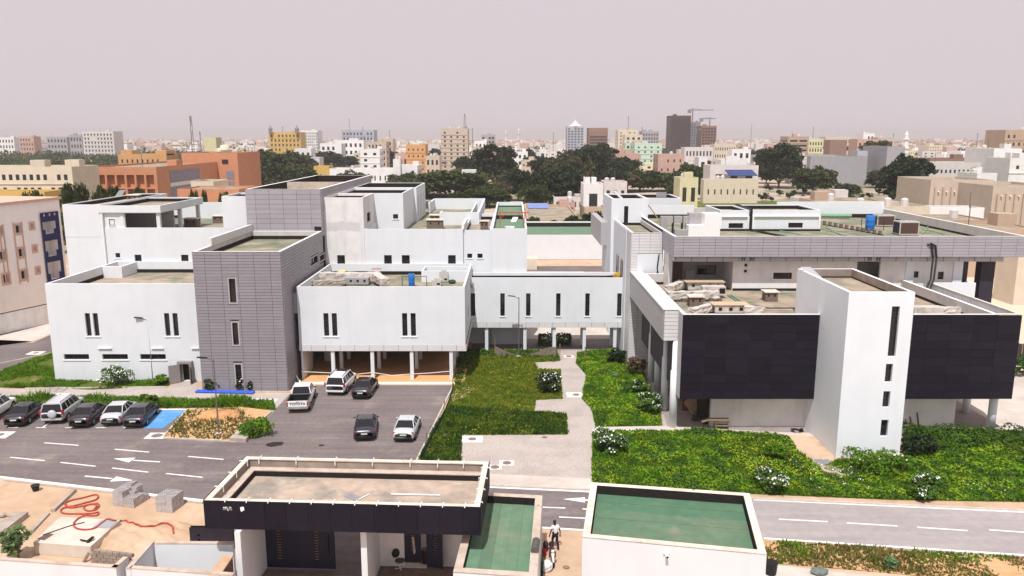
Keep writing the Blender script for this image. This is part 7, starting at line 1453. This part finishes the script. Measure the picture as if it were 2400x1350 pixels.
TL = [('acacia', 600, 440, 150, 'wide acacia left of the grey tower roof', 84), ('acacia2', 672, 426, 130, 'wide acacia behind the grey tower roof', 70), ('acacia', 690, 440, 100, 'low acacia touching the grey tower parapet', 52), ('acacia2', 560, 452, 120, 'dark acacia beside the taller brick block', 84), ('dark2', 772, 398, 74, 'dark tree left of the white three storey house', 42), ('dark', 910, 392, 54, 'dark tree right of the white three storey house', 36), ('acacia', 900, 428, 60, 'low tree below the white villa', 30), ('dark2', 862, 414, 36, 'small dark tree before the low white compound', 18),
      ('acacia', 1070, 462, 190, 'broad green acacia behind the white terraces', 62), ('acacia', 1000, 456, 90, 'green acacia joining the broad one on its left', 44), ('bright', 1150, 474, 56, 'pale round tree below the large dark tree', 34), ('dark', 1158, 436, 100, 'large dark tree standing above the broad acacia', 92), ('dark2', 1090, 420, 60, 'dark tree at the foot of the beige tower', 52), ('dark', 1000, 402, 40, 'dark tree before the beige low house', 36), ('dark', 1020, 384, 26, 'dark tree right of the ochre apartment house', 34),
      ('dark2', 1290, 482, 110, 'dense dark tree before the white cottage', 84), ('bright', 1255, 490, 76, 'bright rounded tree behind the blue canopy', 54), ('dark', 1215, 470, 70, 'dark tree left of the bare shrub', 72), ('acacia2', 1330, 446, 110, 'broad tree left of the round acacia row', 90), ('dark2', 1375, 440, 120, 'big dark tree in the middle of the town', 92), ('dark', 1400, 425, 90, 'dark tree behind the big middle tree', 84), ('dark2', 1460, 432, 84, 'dark tree before the terracotta building', 62), ('acacia', 1500, 448, 110, 'flat topped acacia left of the cream cottage', 50), ('acacia', 1560, 448, 96, 'flat topped acacia touching the cream cottage', 44), ('acacia', 1630, 446, 86, 'round acacia behind the cream cottage', 62), ('dark', 1250, 412, 50, 'dark tree beside the narrow white house', 46), ('dark2', 1512, 404, 34, 'small dark tree before the mint house', 24), ('dark', 1690, 392, 40, 'dark tree left of the awning house', 26), ('bright', 1600, 466, 90, 'bright low tree before the garden', 34),
      ('dark', 1825, 440, 96, 'tall dark pine like tree at the garden centre', 98), ('acacia', 1905, 454, 100, 'spreading green acacia in the garden', 62), ('dark2', 1945, 412, 50, 'dark tree before the warehouse', 40), ('sparse', 2045, 410, 84, 'tall sparse eucalyptus right of the warehouse', 76), ('dark2', 2010, 414, 60, 'dark tree under the sparse eucalyptus', 40), ('dark2', 1960, 372, 90, 'dark grove left of the pink hall', 30), ('fig', 2120, 486, 128, 'huge dense fig tree left of the sand building', 118), ('dark', 1775, 396, 60, 'dark tree right of the blue awning', 44), ('dark2', 1690, 398, 34, 'palm like dark crown by the white house', 22), ('dry', 1470, 452, 60, 'dry brown leafed tree before the dark middle tree', 44), ('dry', 1180, 478, 50, 'bare brownish shrub tree beside the green terrace', 50), ('dry', 1022, 408, 44, 'leafless brown tree before the beige tower', 36), ('dark', 2340, 356, 40, 'dark tree behind the white office tower', 26), ('bright', 1985, 462, 60, 'clipped bright hedge tree in the garden', 30)]
TL += [('dark2', 1440, 452, 70, 'dark tree left of the flat topped acacias', 56), ('dark', 1320, 470, 90, 'dark leafy tree before the broad tree', 80), ('acacia2', 1195, 452, 80, 'olive tree under the large dark tree', 50), ('dark2', 1275, 440, 80, 'dark tree above the dense dark one', 70), ('acacia', 1105, 440, 70, 'green tree left below the large dark tree', 40), ('dark2', 1540, 430, 60, 'dark tree behind the flat topped acacias', 34), ('acacia2', 1425, 400, 60, 'dull tree before the dusty pink house', 40), ('dark2', 1345, 400, 70, 'dark tree before the peaked office tower', 44), ('dark', 1232, 398, 50, 'tree left of the narrow white house', 46), ('acacia', 945, 440, 70, 'green tree behind the white villa foot', 36), ('acacia2', 620, 410, 110, 'dull olive acacia before the ochre hotel', 56), ('acacia', 690, 404, 90, 'flat acacia before the white grid block', 44), ('acacia2', 740, 388, 50, 'olive tree beside the white terrace house', 26), ('dark2', 818, 392, 44, 'dark tree under the unfinished frame', 26), ('acacia', 1870, 430, 70, 'tree between the pine and the spreading acacia', 56), ('dark', 1795, 430, 60, 'dark tree left of the tall pine', 70), ('dark2', 2065, 440, 70, 'dark bush tree left of the fig', 40), ('dark', 2150, 470, 70, 'shaded tree right of the fig foot', 70), ('acacia2', 1690, 440, 60, 'tree at the left end of the garden wall', 36)]
for k, x, yb, w, lab, h in TL:
    q = treepx(k, x, yb, w * 1.12, lab, h * 1.08).location; FOOT.append((q.x - 4, q.x + 4, q.y - 4, q.y + 4))
# palms
def palm_proto(seed):
    rng = random.Random(seed); m = MB(); tr = MB().tube([(0, 0, -.1), (.1, 0, 2), (0, .1, 4)], [.28, .22, .2], 7).mesh('trunk', M_BARK)
    for i in range(26):
        a = rng.uniform(0, 6.28); e = rng.uniform(-.2, 1.2); L_ = rng.uniform(2.2, 3.0); pr = None
        for k in range(6):
            s = L_ * k / 5; z = 4 + s * math.sin(e) - .16 * s * s; r = s * math.cos(e) * .95; w = .28 * (1 - k / 6) + .03; c = Vector((r * math.cos(a), r * math.sin(a), z)); n = Vector((-math.sin(a), math.cos(a), 0)) * w
            if pr: m.quad(pr[0], pr[1], c + n, c - n)
            pr = (c - n, c + n)
    TREES['palm'] = (m.mesh('crown', M_LEAFO), tr)
palm_proto(3)
for x, yb, w, h, lab in ((1385, 494, 40, 30, 'date palm before the tan shed'), (1660, 408, 34, 32, 'date palm left of the white house'), (1284, 404, 20, 28, 'slim palm left of the middle trees'), (1308, 404, 18, 22, 'small palm right of the slim palm'), (1738, 382, 16, 12, 'tiny palm above the white walled house'), (1560, 356, 14, 12, 'tiny palm beside the mint house')): treepx('palm', x, yb, w, lab, h, name='palm_tree')
# clipped garden bushes
BUSH = soup('crown', quads(crown_points(NPR, 700, 1.3, 2.3, .15, 16, .6)[0], .2, .4), 4, M_LEAFD); BUSHT = MB().tube([(0, 0, 0), (0, 0, 1)], .12, 5).mesh('trunk', M_BARK); TREES['bush'] = (BUSH, BUSHT)
r = random.Random(8); bx_ = [(r.uniform(1635, 2060), r.uniform(438, 470)) for _ in range(46)]; bx_.sort()
NTH = 'first second third fourth fifth sixth seventh eighth ninth tenth eleventh twelfth'.split()
for i, (x, yb) in enumerate(bx_):
    yb += (x - 1635) * .03; treepx('bush', x, yb, r.uniform(13, 20), f'dark clipped globe bush, {NTH[i % 12]} from the left {("near the cream cottage", "before the long garden wall", "under the tall pine", "towards the fig tree")[i // 12]}', r.uniform(11, 17), 'clipped bushes of the public garden', 'bush')
struct('lawn', MB().quad((60, 205, -.004), (165, 205, -.004), (175, 300, -.004), (60, 300, -.004)), M_LAWN)
struct('pavement', MB().quad((48, 168, -.003), (100, 168, -.003), (110, 204, -.003), (50, 204, -.003)), M_SLABC)
far_white = sedan('white car on the far car park behind the roof rooms', P_WHITE, name='far_car'); far_white['group'] = 'cars on the far car park'
fl_ = G(1700, 462); far_white.location = fl_; far_white.rotation_euler = (0, 0, 1.3)
for x, yb, rz, lab in ((1672, 464, 1.0, 'white car second on the far car park'), (1745, 472, 1.5, 'white car nearest the rear parapet on the far car park'), (1762, 474, .9, 'white car right of the parapet one on the far car park')): dup(far_white, G(x, yb), rz, lab)
# low school-like roofs on the right, sandy yards
for xl, xr, yt, Y, D, col, lab in ((1884, 2010, 470, 200, 10, 'pale', 'low pale roof strip at the left of the brown school roofs'), (1930, 2090, 478, 185, 16, 'tan', 'long brown school roof behind the rear parapet'), (2000, 2180, 487, 172, 14, 'cream', 'cream edged school roof left of the fig tree foot'), (2196, 2330, 520, 150, 12, 'tan', 'tan yard roof right of the rear parapet'), (2250, 2440, 540, 135, 10, 'tan', 'tan flat roof at the right edge above the fascia')):
    bld('low_roof', lab, xl, xr, yt, Y, D, col, 5, 1, wf=.4, hf=.3, par=.3)
t = thing('plank_fence', 'dark timber plank fence on the sandy yard at the right edge', 'fence', G(2320, 690)); a, b = Vector((52.5, 86, 0)), Vector((60, 73, 0)); d = (b - a) / 26
for i in range(26): p = a + d * i; obj('plank', MB().obox((p.x, p.y, 0), d * .9, (.06, .03, 0), (0, 0, 2.2 + RND.uniform(-.15, .15))), mat('dark_timber', (.085, .06, .055), .9, .25, 4, objvar=.25), t)
bld('site_hut', 'pale site hut on the sandy yard at the right edge', 2386, 2430, 612, 112, 5, 'cream', 0, 0); treepx('dark', 2372, 640, 40, 'lone flat tree on the sandy yard', 42); treepx('bush', 2355, 662, 16, 'small bush on the sandy yard near the fence', 14, name='bush'); treepx('bush', 2388, 678, 18, 'small bush nearest the plank fence', 14, name='bush')
struct('sand', MB().quad((46, 78, -.006), (120, 78, -.006), (120, 150, -.006), (46, 150, -.006)), mat('pale_yard_sand', (.62, .50, .38), .97, .08, 1.2))
# ---- the rest of the town: generic houses and trees
r = random.Random(21); cols = ['white'] * 6 + ['pale'] * 4 + ['cream'] * 3 + ['beige'] * 4 + ['tan'] * 2 + ['pink'] * 2 + ['grey', 'lemon']
words = dict(white='white', pale='pale grey', cream='cream', beige='beige', tan='tan', pink='pinkish', grey='grey', lemon='pale yellow')
def free(x, y, m=8):
    return not any(a - m < x < b + m and c - m < y < d + m for a, b, c, d in FOOT)
made = 0
while made < 215:
    Y = 430 * math.exp(r.uniform(0, 1.55)); X = Y * r.uniform(-.68, .70)
    if X < Y * -.28 and Y < 1000: continue
    if X < Y * -.15 and Y < 640: continue
    if Y < 330 and 20 < X < 175: continue
    w, d = r.uniform(9, 24), r.uniform(9, 20)
    if not free(X + w / 2, Y + d / 2, 10): continue
    st = r.choice([1, 1, 2, 2, 2, 3]) + (1 if Y > 700 and r.random() < .3 else 0); c = r.choice(cols); FOOT.append((X, X + w, Y, Y + d))
    t = thing('house', uniq(f'{words[c]} {("one", "two", "three", "four")[st - 1]} storey house', X, Y, 0), 'house', (X, Y, 0), rad(r.uniform(-14, 14)), 'small houses of the town', True); H = 3.3 * st + .4
    m = MB().box(0, w, 0, d, 0, H).box(0, w, 0, .25, H, H + .7).box(0, w, d - .25, d, H, H + .7).box(0, .25, .25, d - .25, H, H + .7).box(w - .25, w, .25, d - .25, H, H + .7)
    if r.random() < .5: a = r.uniform(.1, .6) * w; m.box(a, a + w * .3, d * .3, d * .7, H, H + 2.6)
    obj('wall', m, PAL[c], t)
    if r.random() < .5: obj('roof_tank', MB().lathe([(.6, 0), (.6, 1.2), (.2, 1.5)], 7, (w * .7, d * .6, H)), PAL[RND.choice(['pale', 'slate', 'white'])], t)
    if Y < 1100: winrow(t, (.3, 0, 0), 0, w - .6, .5, H - .2, r.randint(2, 5), st, .34, .4)
    else: obj('window_band', MB().box(w * .1, w * .9, -.05, -.002, H - 2.3, H - 1.2), M_WIN, t)
    made += 1
made = 0
while made < 150:
    left = r.random() < .5
    Y = (300 if left else 260) * math.exp(r.uniform(0, 1.6)); X = Y * (r.uniform(-.72, -.25) if left else r.uniform(-.3, .7))
    if Y < 330 and X > 0: continue
    if not free(X, Y, 3): continue
    k = r.choice(['acacia', 'acacia2', 'dark2'] if Y < 420 else ['far', 'far', 'far2', 'far3']); s = r.uniform(.8, 1.45)
    tree(k, X, Y, s, uniq('leafy tree' if not left else 'spreading acacia', X, Y, 0), 'trees of the town' if not left else 'acacias of the left grove', s * r.uniform(.8, 1.15)); made += 1
def mass(name, n, ylo, yhi, xlo, xhi, size, m, seed, hmax, per=5, spread=4.0):
    rng = np.random.default_rng(seed); Y = ylo * np.exp(rng.uniform(0, math.log(yhi / ylo), n)); X = Y * rng.uniform(xlo, xhi, n); H = rng.uniform(.45, 1, n) * hmax; C = []
    for k in range(per): C.append(np.stack([X + rng.normal(0, spread, n), Y + rng.normal(0, spread, n), H * rng.uniform(.25, 1, n)], 1))
    o = bpy.data.objects.new(name, soup(name, quads(np.concatenate(C), size, .5, rng), 4, m)); COL.objects.link(o); o['kind'] = 'stuff'
mass('woodland', 2600, 330, 1050, -.72, -.26, 1.1, M_LEAF, 31, 6.5, 12); mass('woodland', 1500, 420, 1100, -.72, -.22, 1.2, M_LEAFD, 32, 7, 10)
mass('woodland', 1500, 900, 4500, -.75, .75, 3.2, M_LEAFD, 33, 7.5, 6, 9)
rng = np.random.default_rng(77); mb = {c: MB() for c in ('white', 'pale', 'beige', 'tan', 'pink')}
for i in range(2600):
    Y = 1100 * math.exp(rng.uniform(0, 1.7)); X = Y * rng.uniform(-.75, .75); w, d, h = rng.uniform(8, 24), rng.uniform(8, 20), rng.choice([3.5, 4, 7, 7, 10, 13]); mb[rng.choice(list(mb))].box(X, X + w, Y, Y + d, 0, h)
for c, m in mb.items(): o = obj('distant_city', m, PAL[c]); o['kind'] = 'stuff'
# look-alikes that still share a label are told apart by their order across the view
ORDW = 'first second third fourth fifth sixth seventh eighth ninth tenth eleventh twelfth thirteenth fourteenth'.split()
_by = {}
for o in COL.objects:
    if 'label' in o and o.get('group') in ('small houses of the town', 'acacias of the left grove', 'trees of the town'): _by.setdefault(o['label'], []).append(o)
for lab, os_ in _by.items():
    if len(os_) > 1:
        os_.sort(key=lambda o: o.location.x / o.location.y)
        for i, o in enumerate(os_): o['label'] = f'{lab}, {ORDW[min(i, 13)]} from left'
solo('cream_hut', 'small cream hut at the foot of the white hall beyond the bridge', 'hut', MB().box(1.9, 4.6, 143, 146, 0, 2.0), PAL['cream'])
# ---- dusty air
M_HAZE = bpy.data.materials.new('dusty_air'); M_HAZE.use_nodes = True; hn = M_HAZE.node_tree; hn.nodes.clear(); ho = hn.nodes.new('ShaderNodeOutputMaterial'); hv = hn.nodes.new('ShaderNodeVolumePrincipled')
hv.inputs['Color'].default_value = (.88, .81, .81, 1); hv.inputs['Density'].default_value = .00018; hn.links.new(hv.outputs[0], ho.inputs['Volume'])
hz_ = obj('haze', MB().box(-7200, 7200, -400, 9200, -1.1, 75), M_HAZE); hz_['kind'] = 'stuff'
